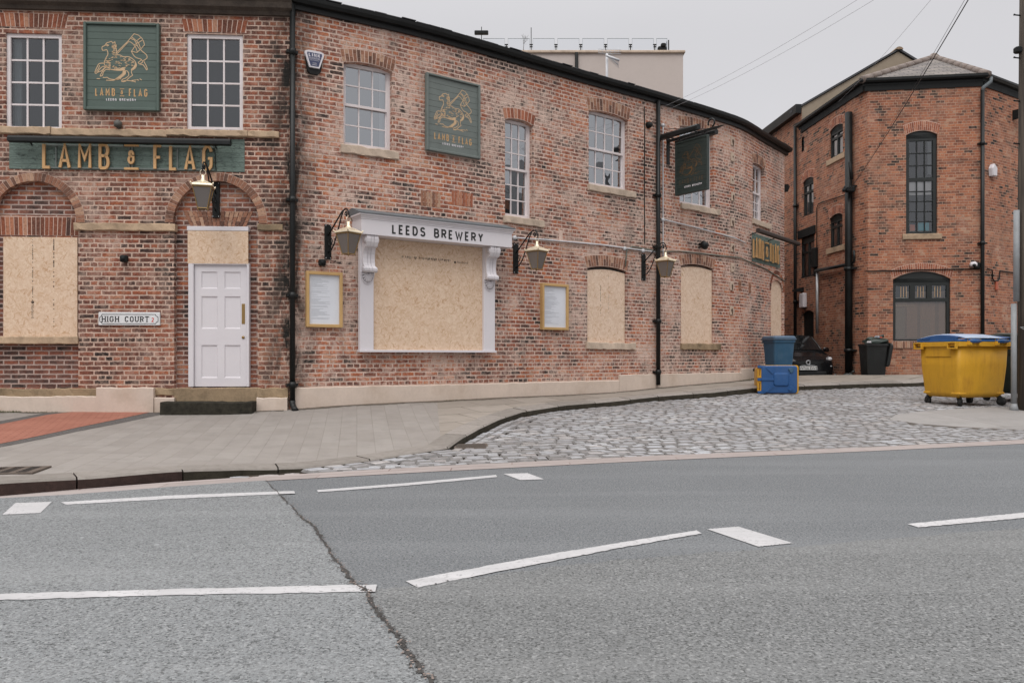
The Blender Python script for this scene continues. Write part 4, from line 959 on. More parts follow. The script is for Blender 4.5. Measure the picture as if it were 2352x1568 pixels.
mb=MB(); mb.M=M; x=PA.s_at(557)-s0; z=hA(774)-hb; mb.tube([(x,y-.012,z),(x,y,z)],.024,14); mb.build('lock',M_brassD,door)
mb=MB(); mb.M=M; mb.box(.01,wd-.01,y-.004,y+.03,-.03,-.004); mb.build('draught_strip',M_blackm,door)
# ------------------------------------------------------------------ boards over the openings
BOARD_G='strand boards over the openings'
def board(label,M,wd,ht,yf,th,mat,arch=None,marks=None,stamp=False):
    mb=MB(); mb.M=M
    poly=[(0,0),(wd,0),(wd,ht),(0,ht)] if not arch else arch
    mb.prism(poly,yf,yf+th,0,True)
    o=mb.build('strand_board',mat,None,M.translation); tag(o,label,'wooden board',BOARD_G)
    if marks:
        k=MB(); k.M=M; marks(k,yf-.0012); tag(k.build('stamped_print',M_print,o),kind='stuff')
    return o
M_print=pmat('faded_print',(.10,.07,.05),.8,var=.5,scale=25)
rj=random.Random(21)
def vdash(k,x,z0,z1,y,w_=.013,dens=.6):
    z=z0
    while z<z1:
        l=rj.uniform(.008,.03)
        if rj.random()<dens: k.add([(x-w_/2,y,z),(x+w_/2*rj.uniform(.5,1),y,z),(x+w_/2,y,z+l),(x-w_/2*rj.uniform(.5,1),y,z+l)],[(0,1,2,3)])
        z+=l+rj.uniform(.003,.014)
s0,s1=PA.s_at(4),PA.s_at(174.5); M=PA.M(s0,hA(773)+.003); bw,bh=s1-s0,hA(546)-hA(773)
def mk1(k,y):
    vdash(k,bw*.395,bh*.36,bh*.97,y,.014,.75); vdash(k,bw*.68,bh*.10,bh*.95,y,.017,.45); vdash(k,bw*.68,bh*.70,bh*.97,y,.02,.9)
    text_mesh(k,"Norbord",.062,bw*.395-.02,bh*.325,y,R=-math.pi/2); k.tube([(bw*.395,y-.0005,bh*.345),(bw*.395,y,bh*.345)],.024,12)
board('wide strand board with two dark printed lines in the left arched recess',M,bw,bh,.045,.018,M_osb,None,mk1)
s0,s1=PA.s_at(431),PA.s_at(570); M=PA.M(s0,hA(604)); board('small strand board above the white panelled door',M,s1-s0,hA(528.5)-hA(604),.0,.018,M_osb)
for k,lab in (('f','strand board with faint vertical print between menu case and second downpipe'),('g','plain narrow strand board right of the second downpipe')):
    s0,s1,h0,h1=OB[k]; M,wd=flatM(PB,s0+.006,s1-.006,h0+.003); ht=h1-h0-.01; n=8
    ac=[(0,0),(wd,0)]+[(wd-wd*q/n,ht-.105+.05*math.sin(math.pi*q/n)) for q in range(n+1)]
    mk=None
    if k=='f':
        def mk(kk,y,wd=wd,ht=ht): vdash(kk,wd*.36,ht*.38,ht*.75,y,.013,.7); vdash(kk,wd*.57,ht*.30,ht*.88,y,.009,.45)
    board(lab,M,wd,ht,.035,.018,M_osbW,ac,mk)
    mb=MB(); mb.M=M; mb.prism([(0,ht-.11),(wd,ht-.11)]+[(wd-wd*q/n,ht-.085+.07*math.sin(math.pi*q/n)) for q in range(n+1)],.06,.09); mb.build('window_head',M_dark if k=='f' else pmat('weathered_frame',(.16,.115,.09),.8,var=.3),pub)
M,wd=flatM(PB,sAr-wAr/2+.004,sAr+wAr/2-.004,hArb); ht=hAr-hArb
board('tall arched strand board at the far end of the pub behind the bins',M,wd,ht,.05,.018,M_osbW,[(0,0),(wd,0)]+[(wd/2+wd/2*math.cos(math.pi*q/12),ht-.28+.29*math.sin(math.pi*q/12)) for q in range(13)])
# ------------------------------------------------------------------ signs
BODY=[(592,560),(580,470),(562,410),(555,350),(522,375),(495,345),(450,360),(410,375),(375,420),(335,440),(328,470),(340,502),(375,500),(410,490),(430,530),(430,580),(400,630),(375,690),(370,740),(400,785),(480,830),(560,845),(680,850)]
BACK=[(585,575),(650,580),(700,605),(800,605),(860,635),(910,680),(938,740),(925,790),(880,830),(850,850),(855,900),(868,930),(830,955),(780,1000),(740,1038),(680,1042),(690,1005),(740,985),(795,940),(800,900),(780,860),(745,850)]
LEGS=[[(372,728),(285,735),(245,790),(205,890),(235,905),(290,830),(345,785),(390,795)],[(480,800),(400,800),(350,850),(312,915),(298,955),(338,940),(352,885),(405,835),(470,845)],[(290,765),(262,830),(225,880)],[(390,790),(320,860),(255,890)],[(700,850),(690,900),(640,945),(590,985),(560,1008),(620,1005),(690,955),(745,900),(738,850)]]
GRND=[[(340,975),(380,980),(420,975),(460,1000),(540,1010),(600,1010)],[(400,1025),(520,1025),(600,1003),(665,995)],[(235,1000),(295,1000)],[(680,1040),(760,1022),(860,1030),(925,1046)],[(850,1020),(935,1010)],[(995,985),(1030,1010)],[(940,1003),(985,1015)]]
FLAG=[[(588,530),(780,340),(895,200),(970,220),(1030,270),(1065,330),(1080,390),(1010,470),(945,530),(850,505),(912,420),(870,370),(830,345),(782,342)],[(600,552),(795,345)],[(822,280),(900,310),(935,360),(960,420),(1000,475)],[(850,255),(940,322),(1012,268)],[(1040,308),(972,355),(1010,450)],[(938,322),(972,357)],[(890,400),(940,372),(965,352)],[(915,418),(955,395)],[(920,425),(955,520)]]
RIBB=[[(845,505),(890,580),(940,620),(1025,650),(972,700),(1000,730),(1060,745),(1120,830),(1122,780),(1070,680)],[(1010,475),(1060,520),(1110,560),(1127,610),(1090,650),(1045,672)],[(1025,652),(1050,690),(1005,722)]]
def smooth2(L,closed=False):
    P=[Vector(p) for p in L]; o=[]
    if len(P)<3: return L
    Q=[P[0]]+P+[P[-1]]
    for i in range(1,len(Q)-2):
        for k in range(4):
            t=k/4; a,b,c,d=Q[i-1],Q[i],Q[i+1],Q[i+2]; o.append(tuple(.5*((2*b)+(c-a)*t+(2*a-5*b+4*c-d)*t*t+(3*b-a-3*c+d)*t**3)))
    o.append(tuple(P[-1])); return o
def emblem(mb,W,H,y,mi=0,wt=13.5):
    c=lambda p:((p[0]-10)/1340*W,(1550-p[1])/1535*H); k=W/1340; w_=wt*k
    for L in [BODY,BACK]+LEGS+GRND+RIBB: mb.ribbon([c(p) for p in smooth2(L)],w_,y,mi=mi)
    for L in FLAG: mb.ribbon([c(p) for p in L],w_*.9,y,mi=mi)
    mb.add([(c(p)[0],y,c(p)[1]) for p in [(700,850),(690,900),(640,945),(590,985),(560,1008),(620,1005),(690,955),(745,900),(738,850)]],[tuple(range(9))],None,mi)
    mb.add([(c(p)[0],y,c(p)[1]) for p in [(480,830),(560,845),(680,850),(738,845),(728,795),(690,790),(640,822),(560,828)]],[tuple(range(8))],None,mi)
    mb.add([(c(p)[0],y,c(p)[1]) for p in [(850,850),(880,830),(925,790),(938,740),(912,685),(908,740),(880,785),(838,825)]],[tuple(range(8))],None,mi)
    mb.ribbon([c(p) for p in [(395,425),(415,400),(445,412),(415,428)]],w_,y,mi=mi)
    rj=random.Random(4)
    for _ in range(120):
        a=rj.random()*6.283; r=rj.random()**.5; x=650+245*r*math.cos(a); z=715+115*r*math.sin(a)
        if rj.random()<.4: x=545+rj.uniform(-32,32); z=rj.uniform(400,600)
        if rj.random()<.25: x=rj.uniform(385,470); z=rj.uniform(640,790)
        l=rj.uniform(10,22); t=rj.uniform(-.5,.5); mb.ribbon([c((x-l,z+t*l)),(c((x,z-5))),c((x+l,z-t*l))],w_*rj.uniform(.5,.95),y-.0004,mi=mi)
def picture_sign(label,M,W,H,mat,matb,goldm,linem,group=None):
    t=thing('picture_sign',label,'sign',M,group)
    mb=MB(); mb.M=M
    n=12; z0,z1=.05,H-.045
    for i in range(n):
        a=z0+(z1-z0)*i/n; b=z0+(z1-z0)*(i+1)/n; mb.bbox(.04,W-.04,-.052,-.02,a+.0015,b-.0015,.003)
    mb.box(.03,W-.03,-.045,-.01,.04,H-.03); mb.build('board',matb,t)
    mb=MB(); mb.M=M; f=.045
    for a in ((0,f,0,H),(W-f,W,0,H),(f,W-f,0,f),(f,W-f,H-f*.8,H)): mb.bbox(a[0],a[1],-.085,-.005,a[2],a[3],.008)
    mb.build('frame',mat,t)
    mb=MB(); mb.M=M; emblem(mb,W,H,-.0545); mb.build('emblem',linem,t)
    x0,z=205/1340*W-.006,(1550-1302)/1535*H; h=(1302-1163)/1535*H
    for tx_,xx_ in (("LAMB",x0),("FLAG",.592*W)): mb=MB(); mb.M=M; letters(mb,tx_,xx_,z,h,.40,.26,h*.14,-.0546); mb.build("lettering",goldm,t)
    mb=MB(); mb.M=M
    xc=.502*W; letters(mb,"&",xc-h*.17,z+h*.24,h*.52,.62,0,h*.10,-.0546)
    for zz in (z+h*.05,z+h*.93): mb.ribbon([(xc-h*.27,zz),(xc+h*.27,zz)],h*.08,-.0546)
    mb.build('lettering',goldm,t)
    mb=MB(); mb.M=M; h2=(1380-1338)/1535*H; L=word_len("LEEDS BREWERY",h2,.62,.24); k=(932-402)/1340*W/L; xx_=(402-10)/1340*W
    for tx_ in ("LEEDS","BREWERY"): mb=MB(); mb.M=M; xx_=letters(mb,tx_,xx_,(1550-1381)/1535*H,h2,.62*k,.24*k,h2*.25,-.0546)+h2*(.62*.8+.24)*k; mb.build('maker_lettering',M_white,t)
    return t
s0,s1=PA.s_at(193,.05),PA.s_at(367,.05); z0,z1=hA(257),hA(57)
picture_sign('dark green boarded pub sign with gold lamb between two upstairs windows',PA.M(s0,z0),s1-s0,z1-z0,M_green,M_green,M_gold,M_tan)
r=PB.rect(978,168,346,1102,195,365,.05); M,wd=flatM(PB,r[0],r[1],r[2])
picture_sign('paler grey green pub sign with tan lamb on the angled side wall',M,wd,r[3]-r[2],M_greenL,M_greenL,M_gold,M_tan)
# painted band with raised gilded letters
def fascia_sign(label,path,s0,s1,h0,h1,ls0,ls1,lh0,lh1,bar=True):
    t=thing('fascia_sign',label,'sign',path.M(s0,h0))
    mb=MB(); wbox(mb,path,s0,s1,h0,h1,-.02,.010,0,True); mb.build('painted_panel',M_panel,t)
    M,wd=flatM(path,ls0,ls1,lh0); h=lh1-lh0
    mb=MB(); mb.M=M; y=-.075
    a=wd
    lw=[('LAMB',0,.392),('FLAG',.650,1.0)]
    for tx,u0,u1 in lw:
        mb=MB(); mb.M=M; L=word_len(tx,h,.40,.27); k=(u1-u0)*a/L; letters(mb,tx,u0*a,0,h,.40*k,.27*k,h*.105,y,y+.03); mb.build('lettering',M_gold,t)
    mb=MB(); mb.M=M; xc=.52*a; letters(mb,"&",xc-min(h*.145,a*.035),h*.22,h*.54,min(.55,a*.07/(h*.54)),0,h*.085 if a>1.6 else h*.06,y,y+.03)
    for zz in (h*.045,h*.955): mb.ribbon([(xc-min(h*.27,a*.05),zz),(xc+min(h*.27,a*.05),zz)],h*.085,y,y+.03)
    mb.build('lettering',M_gold,t)
    mb=MB(); mb.M=M
    for zz in (h*.06,h*.94): mb.box(-.01,a+.01,-.045,-.022,zz-.012,zz+.012)
    mb.box(xc-.012,xc+.012,-.044,-.02,h*.05,h*.95)
    for i in range(7): mb.box(a*(i+.5)/7-.01,a*(i+.5)/7+.01,-.03,-.005,h*.05,h*.95)
    mb.build('letter_rail',M_greenL,t)
    return t
def panel_mat():
    m,nt,bs=newmat('painted_brick_panel'); uv=uvc(nt)
    b=nd(nt,'TexBrick',{'Vector':nd(nt,'VectorMath',{0:uv,1:nd(nt,'VectorMath',{0:nd(nt,'TexNoise',{'Vector':uv,'Scale':14.0}).outputs['Color'],'Scale':.03},operation='SCALE').outputs[0]}).outputs[0],'Scale':1.0,'Mortar Size':.008,'Brick Width':.235,'Row Height':.0755,'Mortar Smooth':.6})
    n=noise(nt,nd(nt,'Mapping',{'Vector':uv,'Scale':(9,24,1)}).outputs[0],1.0,5,.7,.8)
    c=mixc(nt,rng(nt,n,.30,.47,1,0),mixc(nt,noise(nt,uv,3,4),(.105,.150,.128),(.15,.20,.175)),(.03,.042,.036)); c=mixc(nt,rng(nt,n,.6,.75,0,.4),c,(.20,.24,.21))
    nt.links.new(c,bs.inputs['Base Color']); bs.inputs['Roughness'].default_value=.7; bump(nt,bs,mth(nt,'ADD',n,mth(nt,'MULTIPLY',b.outputs['Fac'],-.4)),.9,.02); return m
M_panel=panel_mat()
fascia_sign('wide green painted band with large gold letters above the door and street sign',PA,PA.s_at(22),PA.s_at(562),hA(392),hA(316),PA.s_at(97,.07),PA.s_at(488,.07),PA.sh(300,390,.07)[1],PA.sh(300,331,.07)[1])
r=PB.rect(1727,524,594,1791,563,621); 
r2=PB.rect(1731,541,587,1790,570,612,.07)
fascia_sign('small steeply foreshortened green band with gold letters at the far end of the pub',PB,r[0],r[1],r[2],r[3],r2[0],r2[1],r2[2],r2[3])
def trough(label,path,s0,s1,h,d,rad,mat,stay=True):
    M,wd=flatM(path,s0,s1,h); t=thing('trough_light',label,'sign light',M)
    mb=MB(); mb.M=M; pr=[(-d-rad,-rad*.7),(-d-rad,rad*.3),(-d-rad*.5,rad),(-d+rad*.6,rad),(-d+rad,rad*.4),(-d+rad,-rad*.5),(-d+rad*.4,-rad)]
    mb.loft([[(x,a,b) for a,b in pr][::-1] for x in (0,wd)]); mb.build('hood',mat,t)
    mb=MB(); mb.M=M
    for u in (.08,.5,.92): mb.tube([(wd*u,-d,0),(wd*u,-d*.5,-.01),(wd*u,.01,-.06)],.014,6)
    mb.build('arm',mat,t); return t
trough('long black trough light above the wide green lettered band',PA,PA.s_at(20,.16),PA.s_at(530,.16),PA.sh(300,324.0,.16)[1],.16,.052,M_black)
ra=PB.sh(1744,518,.30)
trough('short black trough light standing off the wall above the small green lettered band',PB,PB.s_at(1741,.30),PB.L+.28,PB.sh(1775,541,.3)[1],.30,.055,pmat('brown_black_paint',(.030,.021,.018),.6,var=.3))
# street name plate
s0,s1=PA.s_at(228),PA.s_at(369); M=PA.M(s0,hA(747)); W,H=s1-s0,hA(717)-hA(747)
t=thing('street_name_plate','white cast street name plate with black serif lettering and red number beside the door','sign',M)
mb=MB(); mb.M=M; mb.bbox(0,W,-.032,0,0,H,.006); mb.build('plate',pmat('white_enamel_plate',(.68,.69,.70),.5,var=.07,scale=12,dirt=(.35,.30,.25),dirt_amt=.35),t)
mb=MB(); mb.M=M; u=lambda p:((p[0]-195)/1860*W,(612-p[1])/415*H)
mb.ribbon([u(p) for p in [(310,268),(1920,268),(1935,310),(2000,350),(2000,490),(1965,505),(1920,560),(310,565),(290,520),(240,495),(236,365),(285,320)]],.0095,-.0335,closed=True); mb.build('border_line',M_ink,t)
L=word_len("HIGH COURT",.0,1,1)
for tx,x0,x1 in (("HIGH",298,822),("COURT",992,1722)):
    mb=MB(); mb.M=M; h=(510-325)/415*H; L=word_len(tx,h,.62,.20)-(.0 if 'I' not in tx else -h*.17); k=((x1-x0)/1860*W)/L; letters(mb,tx,u((x0,0))[0],u((0,510))[1],h,.62*k,.20*k,h*.175,-.0335,None,0,True); mb.build('lettering',M_ink,t)
mb=MB(); mb.M=M; h=(508-368)/415*H; letters(mb,"2",u((1800,0))[0],u((0,508))[1],h,.62,0,h*.17,-.0335); mb.build('number',M_red,t)
# hanging sign
Mh=PB.M(PB.s_at(1540),0); q=PB.at(PB.s_at(1540))
base=Vector((3.526,17.73,HC)); tn=PB.M(PB.s_at(1545),0).to_3x3(); ang=math.atan2(tn[1][0],tn[0][0])
# local: x away from the wall, z up; painted face towards the corner pipe side
Mx=Matrix.Translation(base) @ Matrix.Rotation(ang-math.pi/2,4,'Z')
t=thing('hanging_sign','dark green double sided pub sign hanging from a black bracket beside the second downpipe','sign',Mx)
W,H=.90,1.175; zb=-( (447-820)*-1)*0
zt=(820-316)*17.05/F; zb=zt-H; x0=.24
mb=MB(); mb.M=Mx
n=11
for i in range(n):
    a=zb+.03+(H-.06)*i/n; b=zb+.03+(H-.06)*(i+1)/n; mb.bbox(x0+.02,x0+W-.02,-.030,.030,a+.001,b-.001,.003)
mb.build('board',M_greenD,t)
mb=MB(); mb.M=Mx; f=.035
for a in ((x0,x0+f,zb,zb+H),(x0+W-f,x0+W,zb,zb+H),(x0+f,x0+W-f,zb,zb+f),(x0+f,x0+W-f,zb+H-f,zb+H)): mb.bbox(a[0],a[1],-.042,.042,a[2],a[3],.006)
mb.build('frame',M_greenD,t)
Me=Mx @ Matrix.Translation((x0,0,zb))
mb=MB(); mb.M=Me; emblem(mb,W,H,-.0325,wt=10); mb.build('emblem',M_goldD,t)
mb=MB(); mb.M=Me; h=.105; letters(mb,"LAMB",.13,.225,h,.42,.26,h*.12,-.0325); letters(mb,"FLAG",.535,.225,h,.42,.26,h*.12,-.0325); letters(mb,"&",.43,.25,h*.5,.6,0,h*.1,-.0325); mb.build('lettering',pmat('faded_gold_lettering',(.085,.058,.032),.5,var=.2),t)
mb=MB(); mb.M=Me; h=.045; letters(mb,"LEEDS BREWERY",.27,.13,h,.62,.25,h*.26,-.0325); mb.build('maker_lettering',M_white,t)
mb=MB(); mb.M=Mx
zr=zt+.10; mb.bbox(-.02,1.36,-.028,.028,zr-.028,zr+.028,.005); mb.box(-.02,.02,-.045,.045,zb+.75,zt+.30)
mb.loft([[(1.30,-.02,zr-.03),(1.30,.02,zr-.03),(1.30,.02,zr+.03),(1.30,-.02,zr+.03)],[(1.55,-.006,zr+.0),(1.55,.006,zr+.0),(1.55,.006,zr+.012),(1.55,-.006,zr+.012)]])
mb.tube([(1.22+.085*math.cos(a),0,zr+.13+.085*math.sin(a)) for a in np.linspace(-1.3,3.6,14)],.018,8)
for x in (.34,1.04): mb.tube([(x,0,zr-.03),(x,0,zt-.01)],.016,6)
mb.tube([(.02,0,zr+.28),(1.1,0,zr+.03)],.007,6)
mb.build('bracket',M_black,t)
for sgn in (-1,1):
    mb=MB(); mb.M=Mx; y=sgn*.30
    pr=[(-.06,-.05),(-.065,.02),(-.03,.06),(.03,.06),(.065,.02),(.05,-.05)]
    mb.loft([[(x,y+a,zr+.02+b) for a,b in pr] for x in (.0,1.12)]); 
    for x in (.25,.9): mb.tube([(x,y,zr),(x,0,zr)],.012,6)
    mb.build('trough_light',M_black,t)
# ------------------------------------------------------------------ lanterns (local: x along the wall, -y out of the wall)
def lantern_proto(reach=.66):
    t=thing('wall_lantern',None,None)
    mb=MB(); mb.bbox(-.058,.058,-.030,.0,-.29,.29,.004); mb.build('back_plate',M_blackm,t)
    for x in (-.045,.045):
        for z in (-.27,.27): mb=MB(); mb.tube([(x,-.036,z),(x,-.028,z)],.009,8); mb.build('screw',M_galv,t)
    mb=MB(); y=-reach
    mb.tube([(0,-.02,.10),(0,-.25*reach/.66,.28),(0,-.46*reach/.66,.44),(0,y+.10,.475),(0,y+.03,.46),(0,y-.005,.41),(0,y-.01,.37)],.0125,8)
    mb.tube([(0,-.02,-.18),(0,-.12,-.15),(0,-.22,-.05),(0,-.33*reach/.66,.14),(0,-.44*reach/.66,.36),(0,y+.15,.46)],.0115,8)
    sp=[(0,-.10-.075*math.cos(a)*(1-a/14),-.02+.075*math.sin(a)*(1-a/14)) for a in np.linspace(0,9.5,26)]; mb.tube(sp,.008,6)
    sp=[(0,y+.075-.04*math.cos(a)*(1-a/12),.395+.04*math.sin(a)*(1-a/12)) for a in np.linspace(-1.5,7.5,20)]; mb.tube(sp,.009,6)
    mb.tube([(0,y-.01,.37),(0,y-.035,.35),(0,y-.02,.325),(0,y,.33)],.011,6); mb.build('bracket',M_black,t)
    L=Matrix.Translation((0,y,0)) @ Matrix.Rotation(math.radians(12),4,'Z')
    mb=MB(); mb.M=L; mb.tube([(.042*math.cos(a),0,.295+.042*math.sin(a)) for a in np.linspace(0,6.283,20)],.0045,6); mb.build('ring',M_brass,t)
    sq=lambda h,z:[(-h,-h,z),(h,-h,z),(h,h,z),(-h,h,z)]
    mb=MB(); mb.M=L; mb.lathe([(.022,.255),(.026,.25),(.026,.20),(.034,.185),(.05,.165),(.062,.158),(.062,.150)],16); mb.loft([sq(.148,.085),sq(.152,.088),sq(.148,.100),sq(.058,.158),sq(.05,.160)]); mb.loft([sq(.157,.070),sq(.160,.074),sq(.160,.086),sq(.150,.089)])
    for a in (-1,1):
        for b in (-1,1): mb.loft([sq(.010,.086),sq(.012,.10),sq(.004,.122)],smooth=False) if False else mb.tube([(a*.152,b*.152,.084),(a*.160,b*.160,.105),(a*.166,b*.166,.122)],[.014,.011,.004],6)
    mb.build('cap',M_brass,t)
    mb=MB(); mb.M=L
    zt_,zb_=.070,-.262; ht_,hb_=.140,.070
    for a in (-1,1):
        for b in (-1,1): mb.tube([(a*ht_,b*ht_,zt_),(a*hb_,b*hb_,zb_),(a*(hb_+.001),b*(hb_+.001),zb_-.022)],.0075,6,smooth=False)
    for h,z in ((ht_,zt_-.012),(hb_,zb_)):
        c=[(-h,-h,z),(h,-h,z),(h,h,z),(-h,h,z)]
        for i in range(4): mb.tube([c[i],c[(i+1)%4]],.009 if z>0 else .006,6,smooth=False)
    mb.build('frame',M_brassD,t)
    mb=MB(); mb.M=L; a,b=ht_-.003,hb_-.003
    for i in range(4):
        R=Matrix.Rotation(math.pi/2*i,4,'Z'); mb.add([R@Vector(p) for p in ((-b,-b,zb_),(b,-b,zb_),(a,-a,zt_-.01),(-a,-a,zt_-.01))],[(0,1,2,3)])
    mb.build('pane',M_frost,t)
    mb=MB(); mb.M=L; mb.lathe([(.0,.02),(.03,.0),(.034,-.04),(.02,-.08),(.018,-.12),(.0,-.12)],12); mb.build('bulb',M_white,t)
    return t
def frost():
    m,nt,bs=newmat('frosted_lantern_glass'); nt.nodes.remove(bs); o=nt.nodes['Material Output']
    d=nd(nt,'BsdfDiffuse',{'Color':(.19,.165,.15,1)}); tr=nd(nt,'BsdfTransparent',{'Color':(.45,.41,.38,1)}); g=nd(nt,'BsdfGlossy',{'Color':(.9,.9,.9,1),'Roughness':.25})
    a=nd(nt,'MixShader',{0:.35}); nt.links.new(d.outputs[0],a.inputs[1]); nt.links.new(tr.outputs[0],a.inputs[2]); b=nd(nt,'MixShader',{0:.10}); nt.links.new(a.outputs[0],b.inputs[1]); nt.links.new(g.outputs[0],b.inputs[2]); nt.links.new(b.outputs[0],o.inputs['Surface']); return m
M_frost=frost()
proto=lantern_proto()
LN=[(PA,497,460,-.09,'brass lantern on black bracket hanging in the arch over the white door'),(PB,752,556,0,'brass lantern on black bracket at the left end of the white shopfront'),(PB,1183.5,594,0,'brass lantern on black bracket above the smaller menu case'),(PB,1477,614,0,'brass lantern in front of the second downpipe between two boarded windows')]
for i,(pt,px,py,d,lab) in enumerate(LN):
    s,h=pt.sh(px,py,d); M=pt.M(s,h,d) @ Matrix.Rotation(math.radians(14 if i==1 else 0),4,'Z'); o=proto if i==0 else copy_tree(proto); place(o,M)
    tag(o,lab,'lantern','brass wall lanterns')
# ------------------------------------------------------------------ shopfront
sL,sR=PB.s_at(819),PB.s_at(1127); M,W=flatM(PB,sL,sR,PB.sh(973,804)[1])
M=Matrix.Translation((M.to_3x3()@Vector((0,-.095,0)))) @ M
sf=thing('shopfront','white timber shopfront surround with scrolled brackets around a big strand board','shopfront',M)
def hS(px,py,d=0): return PB.sh(px,py,d)[1]-PB.sh(973,804)[1]
zf0=hS(1000,553,.31); zf1=hS(1000,512,.31); pw=.245
mb=MB(); mb.M=M
mb.bbox(0,pw,-.06,.03,.0,zf0+.02,.004); mb.build('pilaster',M_white,sf)
mb=MB(); mb.M=M; mb.bbox(W-pw,W,-.06,.03,.0,zf0+.02,.004); mb.build('pilaster',M_white,sf)
mb=MB(); mb.M=M; mb.bbox(-.02,W+.02,-.09,.03,-.04,.0,.004); mb.build('sill',M_white,sf)
mb=MB(); mb.M=M; x0,x1=-.08,W+.22
mb.box(x0,x1,-.30,.10,zf0,zf1-.06)
mb.box(x0-.006,x1+.006,-.308,.05,zf1-.06,zf1-.045); mb.loft([[(x0-a,-.30-a,z),(x1+a,-.30-a,z),(x1+a,.05,z),(x0-a,.05,z)] for a,z in ((.008,zf1-.045),(.02,zf1-.03),(.02,zf1-.012),(.045,zf1),(.045,zf1+.025))]); mb.build('fascia',M_white,sf)
mb=MB(); mb.M=M; h=.165; wl=word_len("LEEDS BREWERY",h,.64,.25); a=PB.s_at(895,.31)-sL; b=PB.s_at(1107,.31)-sL; k=(b-a)/wl
zc=(zf0+zf1-.06)/2-h/2; xx_=a
for tx_ in ("LEEDS","BREWERY"): mb=MB(); mb.M=M; xx_=letters(mb,tx_,xx_,zc,h,.64*k,.25*k,h*.19,-.3025)+h*(.64*.8+.25)*k; mb.build('lettering',M_ink,sf)
mb=MB(); mb.M=M; z=zf1+.026; mb.loft([[(x0-.05,-.36,z),(x0-.05,-.36,z+.012),(x0-.05,-.30,z+.03),(x0-.05,-.03,z+.12),(x0-.05,.10,z+.12),(x0-.05,.10,z)],[(x1+.05,-.36,z),(x1+.05,-.36,z+.012),(x1+.05,-.30,z+.03),(x1+.05,-.03,z+.12),(x1+.05,.10,z+.12),(x1+.05,.10,z)]]); mb.build('lead_flashing',M_lead,sf)
def console(x0,x1):
    mb=MB(); mb.M=M; zt=zf0-.005; hh=.66
    # S-shaped profile (projection y, height z)
    pr=[(-.06,0),(-.275,0),(-.285,-.05),(-.275,-.11),(-.25,-.165),(-.235,-.185),(-.20,-.19),(-.17,-.20),(-.145,-.24),(-.130,-.30),(-.128,-.38),(-.135,-.45),(-.15,-.50),(-.185,-.515),(-.205,-.545),(-.200,-.585),(-.165,-.61),(-.12,-.605),(-.06,-.59)]
    for (a,b,sh_) in ((x0,x0+.07,.0),(x0+.07,x0+.083,.012),(x0+.083,x1-.083,.004),(x1-.083,x1-.07,.012),(x1-.07,x1,.0)):
        mb.loft([[(xx,min(y+sh_,-.03),zt+z) for y,z in pr] for xx in (a,b)])
    for zc_,yc,r in ((-.565,-.165,.048),(-.075,-.215,.06)):
        for sx_ in (-1,1):
            xe=x0 if sx_<0 else x1; mb.tube([(xe,yc,zt+zc_),(xe+sx_*.014,yc,zt+zc_)],r,16); mb.tube([(xe+sx_*.012,yc+.045*(1-a/13)*math.cos(a)*r/.06,zt+zc_+.045*(1-a/13)*math.sin(a)*r/.06) for a in np.linspace(0,10,24)],.006,5)
    # shell under the lower scroll
    xc=(x0+x1)/2
    for i in range(9):
        a=math.pi*(i+.5)/9; mb.tube([(xc+.02*math.cos(a),-.10,zt-.61-.02*math.sin(a)),(xc+.085*math.cos(a),-.085,zt-.61-.135*math.sin(a)),(xc+.10*math.cos(a),-.062,zt-.61-.165*math.sin(a))],[.010,.017,.010],6)
    mb.tube([(xc+.118*math.cos(a),-.068,zt-.60-.195*math.sin(a)) for a in np.linspace(-.1,math.pi+.1,18)],.010,6)
    return mb.build('console_bracket',M_white,sf)
console(.025,.235); console(W-.235,W-.025)
def mks(k,y):
    for i in range(70):
        x=.55+i*.014
        if rj.random()<.75: k.box(x,x+rj.uniform(.004,.012),y,y+.001,1.62-rj.uniform(.0,.03),1.635+rj.uniform(0,.015))
    k.tube([(1.62,y-.0005,1.60),(1.62,y,1.60)],.022,12); text_mesh(k,"Norbord",.062,1.66,1.585,y)
Mb=M @ Matrix.Translation((pw,0,.0)); board('very large strand board with a printed line near its top inside the white shopfront',Mb,W-2*pw,zf0-.004,.0,.018,M_osb,None,mks)
# ------------------------------------------------------------------ menu cases
def menu(label,r):
    s0,s1,h0,h1=r; M,W=flatM(PB,s0,s1,h0); H=h1-h0; t=thing('menu_case',label,'menu board',M,None)
    mb=MB(); mb.M=M; f=.05
    for a in ((0,f,0,H),(W-f,W,0,H),(f,W-f,0,f),(f,W-f,H-f,H)): mb.bbox(a[0],a[1],-.085,0,a[2],a[3],.004)
    mb.build('frame',M_caseG,t)
    mb=MB(); mb.M=M; mb.box(f,W-f,-.045,-.02,f,H-f); mb.build('sheet',pmat('menu_paper',(.66,.68,.73),.45,var=.04,scale=3),t)
    mb=MB(); mb.M=M; z=H-f-.07
    while z>f+.07:
        L=rj.uniform(.2,.8)*(W-2*f-.1); 
        if rj.random()<.87: mb.box(f+.04,f+.04+L,-.0462,-.0455,z,z+.0045)
        z-=.0165
    tag(mb.build('small_print',pmat('grey_print',(.38,.40,.43),.6,var=.25,scale=30),t),kind='stuff'); return t
M_caseG=pmat('tan_menu_case',(.50,.315,.13),.5,var=.08,scale=5)
menu('larger tan framed menu case with white sheet left of the shopfront',PB.rect(703,622,750,786,627,753,.05))
menu('smaller tan framed menu case with white sheet right of the shopfront',PB.rect(1244,650,757,1304,654,758,.05))
